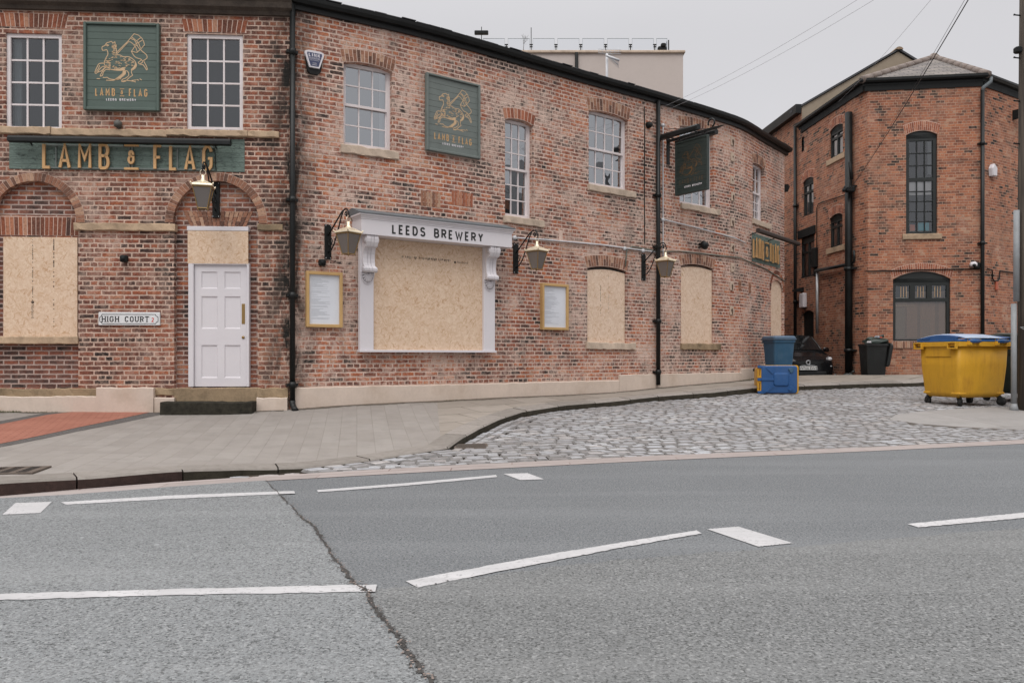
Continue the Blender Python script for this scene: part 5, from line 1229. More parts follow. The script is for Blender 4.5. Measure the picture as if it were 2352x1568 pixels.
# ------------------------------------------------------------------ small fittings on the pub
s,h=PB.sh(720,140); M=PB.M(s,h)
t=thing('alarm_box','white and navy burglar alarm box high on the pub wall beside the corner pipe','alarm box',M)
mb=MB(); mb.M=M; P_=[(-.155,.125),(-.10,.145),(.10,.145),(.155,.125),(.16,.08),(.085,-.14),(-.085,-.14),(-.16,.08)]
mb.loft([[(x*s_,y,z*s_) for x,z in P_] for s_,y in ((1.0,0),(1.0,-.05),(.97,-.07))][::-1]); mb.build('cover',M_white,t)
mb=MB(); mb.M=M; mb.prism([(-.118,.105),(.118,.105),(.125,.08),(.065,-.115),(-.065,-.115),(-.125,.08)],-.0725,-.069); mb.build('name_panel',pmat('navy_panel',(.045,.055,.12),.5,var=.1),t)
mb=MB(); mb.M=M; letters(mb,"LINK",-.098,.035,.062,.72,.28,.014,-.0735); text_mesh(mb,"INTEGRATED",.030,0,.008,-.0735,0,'CENTER'); mb.box(-.10,.10,-.0735,-.073,-.001,.002); text_mesh(mb,"security solutions",.021,0,-.024,-.0735,0,'CENTER'); text_mesh(mb,"01923",.026,0,-.075,-.0735,0,'CENTER'); text_mesh(mb,"640013",.026,0,-.101,-.0735,0,'CENTER'); mb.build('lettering',M_white,t)
mb=MB(); mb.M=M; mb.prism([(-.15,.06),(.15,.06),(.11,-.19),(.06,-.235),(-.06,-.235),(-.11,-.19)],-.045,0); mb.build('strobe_base',M_blackm,t)
def fitting(name,label,cat,path,px,py,fn,mat,d=0,group=None):
    s,h=path.sh(px,py,d); M=path.M(s,h,d); mb=MB(); mb.M=M; fn(mb); o=mb.build(name,mat,None,M.translation); return tag(o,label,cat,group)
def f_box(mb): mb.bbox(-.055,.055,-.10,0,-.055,.055,.02); mb.tube([(0,-.10,0),(0,-.105,0)],.04,12)
def f_dome(mb): mb.tube([(0,0,0),(0,-.05,0),(0,-.10,-.015),(0,-.14,-.03)],[.075,.07,.05,.01],14)
def f_horn(mb): mb.tube([(0,0,.03),(0,-.05,.03),(.0,-.10,.02),(.0,-.20,-.04),(0,-.22,-.05)],[.03,.03,.09,.085,.02],14)
def f_eye(mb): mb.tube([(0,0,-.02),(0,-.05,-.03)],.035,10); mb.tube([(0,-.06,.07),(0,-.06,.03),(0,-.06,-.04)],[.02,.062,.058],12)
fitting('wall_light','small black cube wall light above the street name plate','wall light',PA,288,595,f_box,M_blackm)
fitting('wall_light','small grey bowl light under the dark green sign above the long trough','wall light',PA,274.5,288,f_eye,pmat('grey_fitting',(.10,.095,.085),.6,var=.3))
fitting('junction_box','small black junction box under the lantern plate left of shopfront','junction box',PB,738,604,f_box,M_blackm)
fitting('wall_light','black domed fitting high beside the second downpipe','wall light',PB,1488,288,f_dome,M_blackm)
fitting('wall_light','black horn shaped light above the plain narrow board','wall light',PB,1606,564,f_horn,M_black)
fitting('wall_bracket','black triangular bracket on the far corner of the pub','bracket',PB,1802,432,lambda mb: mb.prism([(0,.10),(.16,.06),(0,-.12)],-.10,0),M_blackm)
# pipes and cables on the face
def run(name,label,cat,path,pix,r,mat,d=.025,clips=None,group=None):
    pts=[]
    for i in range(len(pix)-1):
        a,b=pix[i],pix[i+1]; n=max(1,int(math.hypot(b[0]-a[0],b[1]-a[1])/14))
        for k in range(n):
            u=k/n; s,h=path.sh(a[0]+(b[0]-a[0])*u,a[1]+(b[1]-a[1])*u,d); q=path.at(s,d); pts.append((q.x,q.y,HC+h))
    s,h=path.sh(pix[-1][0],pix[-1][1],d); q=path.at(s,d); pts.append((q.x,q.y,HC+h))
    mb=MB(); mb.tube(pts,r,7)
    for c in (clips or []):
        s,h=path.sh(c[0],c[1],d); Mc=path.M(s,h,0); 
        mb.M=Mc; mb.tube([(0,0,0),(0,-.045,0)],.042,10); mb.M=Matrix.Identity(4)
    return tag(mb.build(name,mat,None,pts[0]),label,cat,group)
run('conduit','white steel conduit running across the pub wall between two lanterns','conduit',PB,[(1182,546),(1240,549.5),(1380,562),(1506,579)],.016,M_conduit,.03,[(1182,546),(1435,571),(1477,576)])
run('conduit','white vertical conduit just right of the second downpipe','conduit',PB,[(1523,288),(1523,400),(1523,590)],.015,M_conduit,.03,[(1523,288),(1523,505)])
run('conduit','white conduit sloping right from the vertical one towards the corner','conduit',PB,[(1523,504),(1600,523),(1690,547),(1712,558)],.015,M_conduit,.03)
run('cable','grey green cable along the pub wall at lantern height to the far corner','cable',PB,[(1436,612),(1440,575),(1452,566),(1512,577),(1560,577),(1700,592),(1760,618),(1803,646)],.014,pmat('grey_green_cable',(.13,.145,.12),.6,var=.2),.02)
run('cable','dark vertical cable down the wall left of the second downpipe','cable',PB,[(1480,245),(1481,300),(1480,420),(1481,560)],.011,M_blackm,.015)
run('cable','thin dark cable hanging beside the right end of the long trough light','cable',PA,[(864/1.0-5,580),(862,582)] if False else [(496,392),(494,352),(490,332)],.006,M_blackm,.02)
# pattress plates on the rounded corner
pats=[(1682,325,1),(1682,361,0),(1681,414,0),(1683,452,1),(1682,511,1),(1682,569,1),(1682,615,0),(1680,657,1),(1680,713,1)]
M_pat=pmat('pattress_stone',(.48,.37,.29),.9,var=.15,scale=9,bmp=.4)
M_rust=pmat('rust',(.075,.038,.022),.9,var=.4,scale=20)
lab=['topmost','second from top','third from top','fourth from top','middle one','sixth from top','seventh from top','second lowest','lowest']
for i,(px,py,rus) in enumerate(pats):
    s,h=PB.sh(px,py); M=PB.M(s,h); t=thing('tie_plate','weathered square wall tie plate on the rounded pub corner, '+lab[i]+' of the column','tie plate',M,'wall tie plates on the rounded corner')
    mb=MB(); mb.M=M; mb.bbox(-.075,.075,-.022,.01,-.105,.105,.008); mb.build('plate',M_pat,t)
    mb=MB(); mb.M=M; rp_=random.Random(i); 
    mb.prism([((.014+.015*rp_.random())*(1+.8*rus)*math.cos(a),(.020+.015*rp_.random())*(1+.9*rus)*math.sin(a)) for a in np.linspace(0,5.6,8)],-.026,-.02)
    if rus: mb.prism([(.01+(.018+.015*rp_.random())*math.cos(a),-.055+(.03+.02*rp_.random())*math.sin(a)) for a in np.linspace(0,5.6,7)],-.025,-.02)
    mb.build('bolt',M_rust,t)
for px,py,lb in ((1699,655,'left'),(1722,661,'right')):
    s,h=PB.sh(px,py); M=PB.M(s,h); mb=MB(); mb.M=M; mb.box(-.06,.06,-.012,.01,-.13,.13)
    for j in range(6): mb.box(-.045,.045,-.022,-.008,-.115+j*.04,-.095+j*.04)
    tag(mb.build('air_brick',M_archP,None,M.translation),'terracotta louvred air brick beside the tie plates, '+lb+' of the pair','air brick','air bricks near the corner')
# ghost of a bricked-up vent
s,h=PB.sh(1288,545); M=PB.M(s,h); mb=MB(); mb.M=M; mb.bbox(-.05,.05,-.010,.01,-.13,.14,.01); tag(mb.build('vent_patch',M_mortar,None,M.translation),'pale mortar patched vent above the smaller menu case','patched vent')
# ------------------------------------------------------------------ brick building across the alley
sP0=PR.s[1]; sP1=PR.s[2]
rb=thing('brick_building','tall orange brick building with canted corner, black windows and slate hip roof','building',Matrix.Translation((11.7,22.3,HC-.6)))
ER=7.78
kw=dict(lo=sP0+.001,hi=sP1-.001); kl=dict(lo=0,hi=sP0-.001); kr=dict(lo=sP1+.001,hi=PR.L)
sBack=PR.s_at(1833,**kl)
W1=PR.rect(2081,300,537,2153,300,537,**kw); W2=PR.rect(2051,623,783,2183,623,783,**kw)
WL={'a':PR.rect(1905.5,295,366,1936,280,353,**kl),'b':PR.rect(1844,414,499,1868.5,402,489,**kl),'c':PR.rect(1905.5,496,571,1935,486,563,**kl),'d':PR.rect(1838.5,549,640,1870.5,534,634,**kl),'e':PR.rect(1832.5,324,356,1847,312,346,**kl)}
DR={'f':PR.rect(1843,716,830,1869,709,830,**kl)}
hl=[rect_hole(*W1,rise=.12),rect_hole(*W2,rise=.22)]+[rect_hole(*WL[k],rise=.10 if k in 'abc' else 0) for k in WL]+[rect_hole(*DR['f'],rise=.1)]
wall_part(PR,sBack+.3,PR.L,-1.3,ER,hl,M_brickR,rb,.14,.6)
# taller neighbour behind, with rendered gable
nb=thing('rendered_gable_building','tan rendered gable building with tiled verge rising behind the orange brick one','building',Matrix.Translation((13,29,HC-.8)))
qb=PR.at(sBack+.3); wl_=wall_part(PR,0,sBack+.3,-1.3,8.45,[],M_brickR,nb,.1,1.0)
mb=MB()
g=[P3(1834,250,27.0),P3(2063,119,27.0),P3(2300,262,27.0)]
lo=[P3(2300,700,27.0),P3(1834,700,27.0)]
mb.prism([(p.x,p.z) for p in [g[0],g[1],g[2],lo[0],lo[1]]],27.0+.0,27.3); 
M_tanr=pmat('tan_roughcast',(.325,.268,.205),.95,var=.09,scale=1.2,bmp=.3,spec=.2,dirt=(.17,.135,.10),dirt_amt=.5); mb.build('gable_wall',M_tanr,nb)
mb=MB()
R=[g[0]+Vector((-.25,0,-.13)),g[1]+Vector((0,0,.04)),g[2]+Vector((.25,0,-.13))]
for a,b in ((R[0],R[1]),(R[1],R[2])):
    mb.add([a+Vector((0,-.06,0)),b+Vector((0,-.06,0)),b+Vector((0,-.06,.07)),a+Vector((0,-.06,.07)),a+Vector((0,9,0)),b+Vector((0,9,0)),b+Vector((0,9,.07)),a+Vector((0,9,.07))],[(0,1,2,3),(3,2,6,7),(1,0,4,5),(0,3,7,4),(1,5,6,2)])
mb.build('roof',M_slate,nb)
mb=MB(); mb.loft([[(g[1].x+.13*math.cos(a),26.9+yy,g[1].z+.05+.09*math.sin(a)) for a in np.linspace(0,math.pi,7)] for yy in (0,9)]); mb.build('ridge_tile',M_stone,nb)
mb=MB(); n=12
wbox(mb,PR,0,sBack+.28,8.30,8.60,0,.20,0,False,2); mb.build('gutter',M_black,nb)
# slate hip roof
M_tile=None
def slate_mat():
    m,nt,bs=newmat('stone_slates'); uv=uvc(nt)
    b=nd(nt,'TexBrick',{'Vector':uv,'Color1':(0,0,0,1),'Color2':(1,1,1,1),'Mortar':(.2,.2,.2,1),'Scale':1.0,'Mortar Size':.010,'Mortar Smooth':.1,'Brick Width':.36,'Row Height':.17})
    c=ramp(nt,b.outputs['Color'],[(0,(.105,.092,.09)),(.5,(.155,.135,.13)),(1,(.22,.19,.175))]); c=mixc(nt,rng(nt,noise(nt,uv,4,5,.65),.45,.7,0,.5),c,(.20,.18,.13)); c=mixc(nt,b.outputs['Fac'],c,(.03,.027,.026))
    nt.links.new(c,bs.inputs['Base Color']); bs.inputs['Roughness'].default_value=.8; bump(nt,bs,mth(nt,'SUBTRACT',1.0,b.outputs['Fac']),.8,.02); return m
M_tile=slate_mat()
E0=PR.at(sP0,.16); E1=PR.at(sP1,.16); E0=Vector((E0.x+.02,E0.y-.10)); 
E0=Vector((9.96,22.36)); E1=Vector((13.36,21.92)); Ebl=PR.at(sBack+.3,.14); Er=PR.at(PR.L,.14)
RP=P3(2145,133,25.0); zE=HC+ER+.10
mb=MB()
def rface(pts):
    a=Vector(pts[0]); b=Vector(pts[1]); u=(b-a).normalized(); nn=(b-a).cross(Vector(pts[2])-a).normalized(); v=nn.cross(u); mb.add(pts,[tuple(range(len(pts)))],[[((Vector(p)-a).dot(u),(Vector(p)-a).dot(v)) for p in pts]])
R2=Vector((15.0,36.0,RP.z))
rface([(E0.x,E0.y,zE),(E1.x,E1.y,zE),tuple(RP)]); rface([(E1.x,E1.y,zE),(Er.x,Er.y,zE),tuple(R2),tuple(RP)]); rface([(Ebl.x,Ebl.y,zE),(E0.x,E0.y,zE),tuple(RP)])
mb.build('roof',M_tile,rb)
mb=MB()
for a,b in (((E0.x+.03,E0.y+.02,zE+.03),RP),((E1.x-.03,E1.y+.02,zE+.03),RP)):
    a=Vector(a); b=Vector(b); n=9
    for i in range(n): p=a.lerp(b,i/n); q=a.lerp(b,(i+.98)/n); mb.cyl(p,q,.105,8)
mb.lathe([(.16,RP.z-.06),(.17,RP.z+.02),(.09,RP.z+.12),(.0,RP.z+.13)],10,(RP.x,RP.y)); mb.build('hip_tile',pmat('hip_tiles',(.19,.15,.13),.85,var=.35,scale=4,bmp=.4),rb)
mb=MB()
for a,b in ((sBack+.12,sP0),(sP0,sP1),(sP1,PR.L)):
    def pr(s,dd,eps): 
        return PR.at(min(max(s,a+1e-4),b-1e-4),dd)
    def corner(s,dd):
        if abs(s-sP0)<1e-6 or abs(s-sP1)<1e-6:
            i=1 if abs(s-sP0)<1e-6 else 2; t0=(PR.p[i]-PR.p[i-1]).normalized(); t1=(PR.p[i+1]-PR.p[i]).normalized(); n0=Vector((t0.y,-t0.x)); n1=Vector((t1.y,-t1.x)); m_=(n0+n1).normalized(); return PR.p[i]+m_*(dd/m_.dot(n0))
        return PR.at(s,dd)
    pf=[(-.06,ER-.02),(.03,ER-.02),(.03,ER+.05),(.12,ER+.06),(.16,ER+.10),(.16,ER+.17),(-.06,ER+.17)]
    mb.loft([[(corner(s,d).x,corner(s,d).y,HC+h) for d,h in pf] for s in (a,b)])
mb.build('gutter',M_black,rb)
wbm=MB(); wbox(wbm,PR,sBack+.3,sP0-.0,ER-.16,ER,.0,.035,0,False,1); wbox(wbm,PR,sP0+.01,sP1-.01,ER-.16,ER,.0,.03,0,False,1); wbox(wbm,PR,sP1+.01,PR.L,ER-.16,ER,.0,.03,0,False,1); wbm.build('eaves_board',M_blackm,rb)
# window arches and sills
for r,n,dn,rise in ((W1,18,.27,.12),(W2,28,.23,.20)):
    mb=MB(); soldiers(mb,PR,r[0]-.03,r[1]+.03,r[3]+.005,r[3]+dn,n,.05,rise=rise,courses=2,back=True);mb.build('brick_arch',[M_archO,M_mortar],rb)
for k in 'abc':
    r=WL[k]; mb=MB(); soldiers(mb,PR,r[0]-.03,r[1]+.03,r[3]+.005,r[3]+.26,10,.05,rise=.09,courses=2,back=True); mb.build('brick_arch',[M_archO,M_mortar],rb)
trim('window_sill',M_stone,rb,PR,[(W1[0]-.10,W1[1]+.10,W1[2]-.16,W1[2],.05)])
mb=MB(); soldiers(mb,PR,W2[0]-.01,min(W2[1]+.01,sP1-.1),W2[2]-.20,W2[2]-.005,24,0,d=.03); wbox(mb,PR,W2[0]-.02,W2[1]+.02,W2[2]-.20,W2[2],-.02,.022,1); mb.build('window_sill',[M_archP,M_mortar],rb)
for k in 'ac': r=WL[k]; trim('window_sill',M_stone,rb,PR,[(r[0]-.16,r[1]+.16,r[2]-.17,r[2],.04)])
# black framed windows
M_wfr=pmat('black_window_frame',(.014,.017,.016),.45,var=.25)
def grid_window(path,r,fn,parent,glass,extra=None,rise=0,dep=.06,curt=None):
    s0,s1,h0,h1=r; M,wd=flatM(path,s0,s1,h0); ht=h1-h0; mb=MB(); mb.M=M; panes=fn(mb,wd,ht,dep)
    if rise: n=8; mb.prism([(.0,ht-rise-.10),(wd,ht-rise-.10)]+[(wd-wd*q/n,ht-rise+rise*math.sin(math.pi*q/n)**.8 if 0<q<n else ht-rise) for q in range(n+1)],dep-.01,dep+.05)
    o=mb.build('window',M_wfr,parent); p=MB(); p.M=M; rj_=random.Random(int(s0*1000))
    for ip,(xa,xb,za,zb) in enumerate(panes):
        if isinstance(glass,tuple) and ip==len(panes)-1: p.build('pane',glass[0],o); p=MB(); p.M=M
        t,u=rj_.uniform(-.002,.002),rj_.uniform(-.002,.002); p.add([(xa,dep+.03-t-u,za),(xb,dep+.03+t-u,za),(xb,dep+.03+t+u,zb),(xa,dep+.03-t+u,zb)],[(0,1,2,3)])
    p.build('pane',glass[1] if isinstance(glass,tuple) else glass,o)
    q=MB(); q.M=M; q.add([(-.3,.13,-.3),(wd+.3,.13,-.3),(wd+.3,.13,ht+.3),(-.3,.13,ht+.3),(-.3,1.4,-.3),(wd+.3,1.4,-.3),(wd+.3,1.4,ht+.3),(-.3,1.4,ht+.3)],[(4,5,6,7),(0,4,7,3),(5,1,2,6),(7,6,2,3),(0,1,5,4)]); q.build('window_interior',M_dark,o)
    for (ca,cb,za,zb,mt,wav) in (curt or []):
        c=MB(); c.M=M; n=30; V=[]
        for i in range(n+1): x=ca+(cb-ca)*i/n; yy=dep+.065+wav*math.sin(i*2.1); V+=[(x,yy,za),(x,yy,zb)]
        c.add(V,[(2*i,2*i+2,2*i+3,2*i+1) for i in range(n)]); c.build('curtain',mt,o)
    return o,M,wd,ht
def tall(mb,wd,ht,d):
    f=.10; out=[]; b=.022; zt=ht*.53
    mb.box(0,f,d-.01,d+.06,0,ht-.1); mb.box(wd-f,wd,d-.01,d+.06,0,ht-.1); mb.box(f,wd-f,d-.01,d+.06,0,.07); mb.box(f,wd-f,d-.01,d+.06,ht-.28,ht-.1); mb.box(f,wd-f,d-.008,d+.055,zt-.05,zt+.05)
    for (za,zb,n) in ((.07,zt-.05,5),(zt+.05,ht-.28,3)):
        for i in range(1,3): x=f+(wd-2*f)*i/3; mb.box(x-b/2,x+b/2,d,d+.05,za,zb)
        for j in range(1,n): z=za+(zb-za)*j/n; mb.box(f,wd-f,d+.002,d+.048,z-b/2,z+b/2)
        for i in range(3):
            for j in range(n): out.append((f+(wd-2*f)*i/3,f+(wd-2*f)*(i+1)/3,za+(zb-za)*j/n,za+(zb-za)*(j+1)/n))
    return out
M_blind=pmat('white_blind',(.74,.71,.70),.8,var=.06); M_redc=pmat('maroon_curtain',(.10,.045,.045),.9,var=.2)
wt=W1[1]-W1[0]; htt=W1[3]-W1[2]
o,Mw,wd,ht=grid_window(PR,W1,tall,rb,M_glassC,rise=.12,curt=[(.12,wt-.12,htt*.385,htt*.52,M_blind,.0),(.30,.42,htt*.60,htt*.9,M_redc,.02),(.62,.72,htt*.58,htt*.9,M_curt,.02)])
mb=MB(); mb.M=Mw; mb.bbox(.36,.66,.10,.13,.10,.34,.02); tag(mb.build('storage_basket',pmat('turquoise_plastic',(.05,.36,.42),.4),None,Mw@Vector((.5,.2,.1))),'turquoise basket on the inner ledge of the tall black window','basket')
mb=MB(); mb.M=Mw; mb.bbox(.14,.28,.10,.13,.10,.28,.01); tag(mb.build('orange_box',pmat('orange_card',(.55,.16,.06),.6),None,Mw@Vector((.2,.2,.1))),'small orange box beside the basket in the tall black window','box')
def big(mb,wd,ht,d):
    f=.085; out=[]; z1=ht-.40; z0_=z1-.36
    mb.box(0,f,d-.01,d+.07,0,ht-.2); mb.box(wd-f,wd,d-.01,d+.07,0,ht-.2); mb.box(f,wd-f,d-.01,d+.07,0,.05); mb.box(f,wd-f,d-.012,d+.06,z0_-.10,z0_); mb.box(f,wd-f,d-.01,d+.06,z1,ht-.2)
    for i in (1,2): x=f+(wd-2*f)*i/3; mb.box(x-.07,x+.07,d-.008,d+.055,z0_,z1)
    for i in range(3):
        x0=f+(wd-2*f)*i/3+(.07 if i else 0); x1=f+(wd-2*f)*(i+1)/3-(.07 if i<2 else 0); out.append((x0,x1,z0_,z1))
    out.append((f,wd-f,.05,z0_-.10)); return out
M_film=None
def shop_glass():
    m,nt,bs=newmat('filmed_shop_glass'); uv=ocoord(nt); nt.nodes.remove(bs); o=nt.nodes['Material Output']
    d=nd(nt,'BsdfDiffuse',{'Color':(.16,.115,.085,1)}); t=nd(nt,'BsdfTransparent',{'Color':(.6,.56,.5,1)}); g=nd(nt,'BsdfGlossy',{'Color':(.9,.92,.95,1),'Roughness':.03})
    a=nd(nt,'MixShader',{0:.5}); nt.links.new(d.outputs[0],a.inputs[1]); nt.links.new(t.outputs[0],a.inputs[2]); b=nd(nt,'MixShader',{0:.12}); nt.links.new(a.outputs[0],b.inputs[1]); nt.links.new(g.outputs[0],b.inputs[2]); nt.links.new(b.outputs[0],o.inputs['Surface']); return m
M_film=shop_glass()
wb=W2[1]-W2[0]; hb2=W2[3]-W2[2]
M_panA=pmat('brown_blind',(.34,.22,.16),.9,var=.1); M_panB=pmat('teal_panel',(.10,.17,.16),.8); M_panC=pmat('cream_notice',(.62,.52,.36),.8)
o,Mw,wd,ht=grid_window(PR,W2,big,rb,(M_glass,M_film),rise=.22,curt=[(.42,.70,.1,1.42,M_panA,.004),(.78,1.18,.1,1.42,M_panA,.004),(1.28,wb-.1,.1,1.42,M_panA,.004),(.10,.36,.1,.95,M_panB,.0),(.12,.62,1.0,1.25,M_panC,.0),(.80,1.05,.1,.62,M_panB,.0)])
z1=ht-.40; z0_=z1-.36
for i in range(3):
    mb=MB(); mb.M=Mw; x0=.085+(wd-.17)*i/3; ww=(wd-.17)/3
    for j in range(1,4): x=x0+ww*(.18+.16*j); mb.box(x-.006,x+.006,.078,.084,z0_+.03,z1-.02)
    mb.build('leaded_bar',M_tan,o)
def small(mb,wd,ht,d):
    f=.07; out=[]; zt=ht*.62
    mb.box(0,f,d-.01,d+.06,0,ht-.05); mb.box(wd-f,wd,d-.01,d+.06,0,ht-.05); mb.box(f,wd-f,d-.01,d+.06,0,.06); mb.box(f,wd-f,d-.01,d+.06,ht-.24,ht-.04); mb.box(f,wd-f,d-.008,d+.055,zt-.035,zt+.035); mb.box(wd/2-.03,wd/2+.03,d-.006,d+.05,.06,ht-.24)
    for xa,xb in ((f,wd/2-.03),(wd/2+.03,wd-f)): out+= [(xa,xb,.06,zt-.035),(xa,xb,zt+.035,ht-.24)]
    return out
for k,cu in (('a',M_blind),('b',M_curt),('c',M_blind),('d',M_curt),('e',M_blind)):
    r=WL[k]; w_=r[1]-r[0]; h_=r[3]-r[2]; grid_window(PR,r,small,rb,M_glassL,rise=.10 if k in 'abc' else 0,dep=.05,curt=[(.06,w_-.06,.05,h_-.1,cu,.02 if k in 'bd' else .0)])
r=WL['d']; mb=MB(); wbox(mb,PR,r[0]-.15,r[1]+.1,r[3]-.01,r[3]+.26,-.05,.03,0,False,1); mb.build('lintel',M_blackm,rb)
r=DR['f']; mb=MB(); wbox(mb,PR,r[0],r[1],r[2],r[3]+.02,-.14,-.06,0,False,1); dd=mb.build('door',M_blackm,rb)
mb=MB(); wbox(mb,PR,r[0]+.35,r[1]-.35,-.05,.14,-.06,-.055,0,False,1); mb.build('notice',pmat('door_notice',(.40,.36,.22),.7),dd); mb=MB(); wbox(mb,PR,r[0]+.35,r[1]-.35,-.42,-.20,-.06,-.055,0,False,1); mb.build('notice',pmat('door_notice_pale',(.42,.45,.45),.7),dd)
# downpipes and service runs
downpipe(PR,PR.s_at(1950,.12,**kl),-.9,(820-270)*23.6/F,.105,.13,M_black,rb,[5.0,2.6,.2],False,'soil_stack')
downpipe(PR,PR.s_at(1827,.08,**kl),-.9,(820-297)*27.3/F,.055,.09,M_black,rb,[5.2,1.9],False)
downpipe(PR,sP1-.05,-.9,ER-.30,.05,.09,M_black,rb,[6.0,3.2,.6],False)
q=PR.at(sP1-.05,.09); q2=PR.at(sP1+.25,.12); mb=MB(); mb.tube([(q.x,q.y,HC+ER-.32),(q.x+.02,q.y,HC+ER-.22),(q.x+.22,q.y-.02,HC+ER-.06),(q.x+.24,q.y,HC+ER+.06)],.05,10); mb.build('downpipe_swan_neck',M_lead,rb)
def runR(name,label,cat,pix,r_,mat,k,d=.03,parent=None):
    pts=[]
    for px,py in pix: s,h=PR.sh(px,py,d,**k); q=PR.at(s,d); pts.append((q.x,q.y,HC+h))
    mb=MB(); mb.tube(pts,r_,7); 
    return tag(mb.build(name,mat,parent,None if parent else pts[0]),label,cat)
runR('waste_pipe',None,None,[(1946,608),(1874,622)],.055,M_black,kl,.10,rb)
runR('waste_pipe',None,None,[(1877,624),(1877,766)],.045,M_galv,kl,.08,rb)
runR('waste_pipe',None,None,[(1962,575),(1962,600),(1953,607)],.035,M_black,kl,.08,rb)
runR('cable',"thin black cable stepping down the alley wall from the soil stack",'cable',[(1946,446),(1921,454),(1890,464),(1880,468),(1876,478),(1876,585)],.014,M_blackm,kl)
runR('cable','black cable along the orange brick front above the big shop window','cable',[(1990,623),(2100,620),(2200,618),(2257,618)],.016,M_blackm,kw)
runR('cable','black looped cable on the right hand brick face beside the pole','cable',[(2268,617),(2279,620),(2280,640),(2284,645),(2292,645),(2295,640),(2297,622),(2335,627)],.018,M_blackm,kr)
def fitR(name,label,cat,px,py,fn,mat,k,d=0,parent=None):
    s,h=PR.sh(px,py,d,**k); M=PR.M(s,h,d,chord=.05); mb=MB(); mb.M=M; fn(mb); return tag(mb.build(name,mat,parent,M.translation),label,cat)
fitR('alarm_box','white pentagonal alarm box on the right hand brick face by the pole','alarm box',2276,393,lambda mb: mb.loft([[(x*k,y,z*k) for x,z in ((-.13,.06),(-.02,.19),(.13,.08),(.11,-.16),(-.11,-.16))] for k,y in ((1,0),(1,-.09),(.9,-.12))][::-1]),M_white,kr)
t=fitR('security_camera','white dome camera on a dark bracket right of the big shop window','camera',2241,609,lambda mb: mb.bbox(-.06,.10,-.07,0,-.09,.07,.01),M_blackm,kw)
s,h=PR.sh(2236,609,.1,**kw); M=PR.M(s,h,.1,chord=.05)
mb=MB(); mb.M=M; mb.lathe([(.0,.10),(.06,.09),(.098,.05),(.10,.0),(.09,-.03),(.0,-.05)],14); o=mb.build('camera_dome',M_white,t); o.matrix_parent_inverse=Matrix.Translation(t.location).inverted()
mb=MB(); mb.M=M; mb.tube([(-.02,-.085,-.01),(-.025,-.106,-.015)],.045,12); o=mb.build('lens',M_black,t); o.matrix_parent_inverse=Matrix.Translation(t.location).inverted()
fitR('floodlight','small black framed floodlight high on the right hand face beside the pole','floodlight',2326,265,lambda mb:(mb.bbox(-.02,.02,-.35,0,-.14,.14,.004),mb.bbox(-.02,.30,-.35,-.33,.12,.14,.004),mb.bbox(-.02,.30,-.35,-.33,-.14,-.12,.004),mb.bbox(.1,.28,-.30,-.12,-.10,.08,.02)),M_blackm,kr)
fitR('orange_terminal_box','small orange terminal box under the looped cable','terminal box',2287,657,lambda mb: mb.bbox(-.06,.06,-.05,0,-.12,.12,.01),pmat('orange_plastic',(.40,.10,.05),.5),kr)
fitR('meter_box','white meter box on the shaded alley wall above the black door','meter box',1849,690,lambda mb: mb.bbox(-.16,.16,-.14,0,-.24,.24,.02),M_white,kl)
fitR('cable_box','tall black cable box on the alley wall above the grey waste pipe','cable box',1875,592,lambda mb: (mb.bbox(-.14,.14,-.12,0,-.32,.32,.02),mb.bbox(-.05,.05,-.08,0,-.6,-.3,.01)),M_blackm,kl)
fitR('wall_light','black angled lamp on the alley wall above the black door','wall light',1843,665,lambda mb: mb.loft([[(-.12,0,.08),(.12,0,.08),(.12,0,-.08),(-.12,0,-.08)],[(-.14,-.3,.0),(.14,-.3,.0),(.14,-.3,-.06),(-.14,-.3,-.06)]]),M_blackm,kl)
fitR('cable_bracket','insulator bracket on the soil stack where the overhead wires end','wire bracket',1962,437,lambda mb:(mb.bbox(-.10,.10,-.25,0,-.06,.10,.03),mb.tube([(0,-.25,.0),(0,-.34,.0)],.06,8),mb.tube([(.05,-.1,.3),(.05,-.16,.8)],.05,8)),M_blackm,kl,.08)
# ------------------------------------------------------------------ unseen building added off the right edge, for the pub's upper windows to reflect
ob=thing('added_reflected_building','unseen dark brick building with pitched roof added beyond the right edge for window reflections','building',Matrix.Translation((34,-2,HC-1.2)))
mb=MB(); mb.box(29,41,-16,9,HC-1.3,HC+8.2,0,True); mb.build('wall',M_brickR,ob)
mb=MB(); mb.prism([(28.6,HC+8.2),(41.4,HC+8.2),(35,HC+12.2)],-16.3,9.3); mb.build('roof',M_slate,ob)
mb=MB(); mb.bbox(33,34.6,-4,-2.6,HC+10.5,HC+13.6,.05); mb.build('chimney',M_brickR,ob)
for yy in (-13,-8.5,-4,.5,5):
    for zz in (.2,3.2,6.0): mb=MB(); mb.box(28.94,29.02,yy,yy+1.3,HC+zz,HC+zz+1.6); mb.build('window',M_wfr,ob)
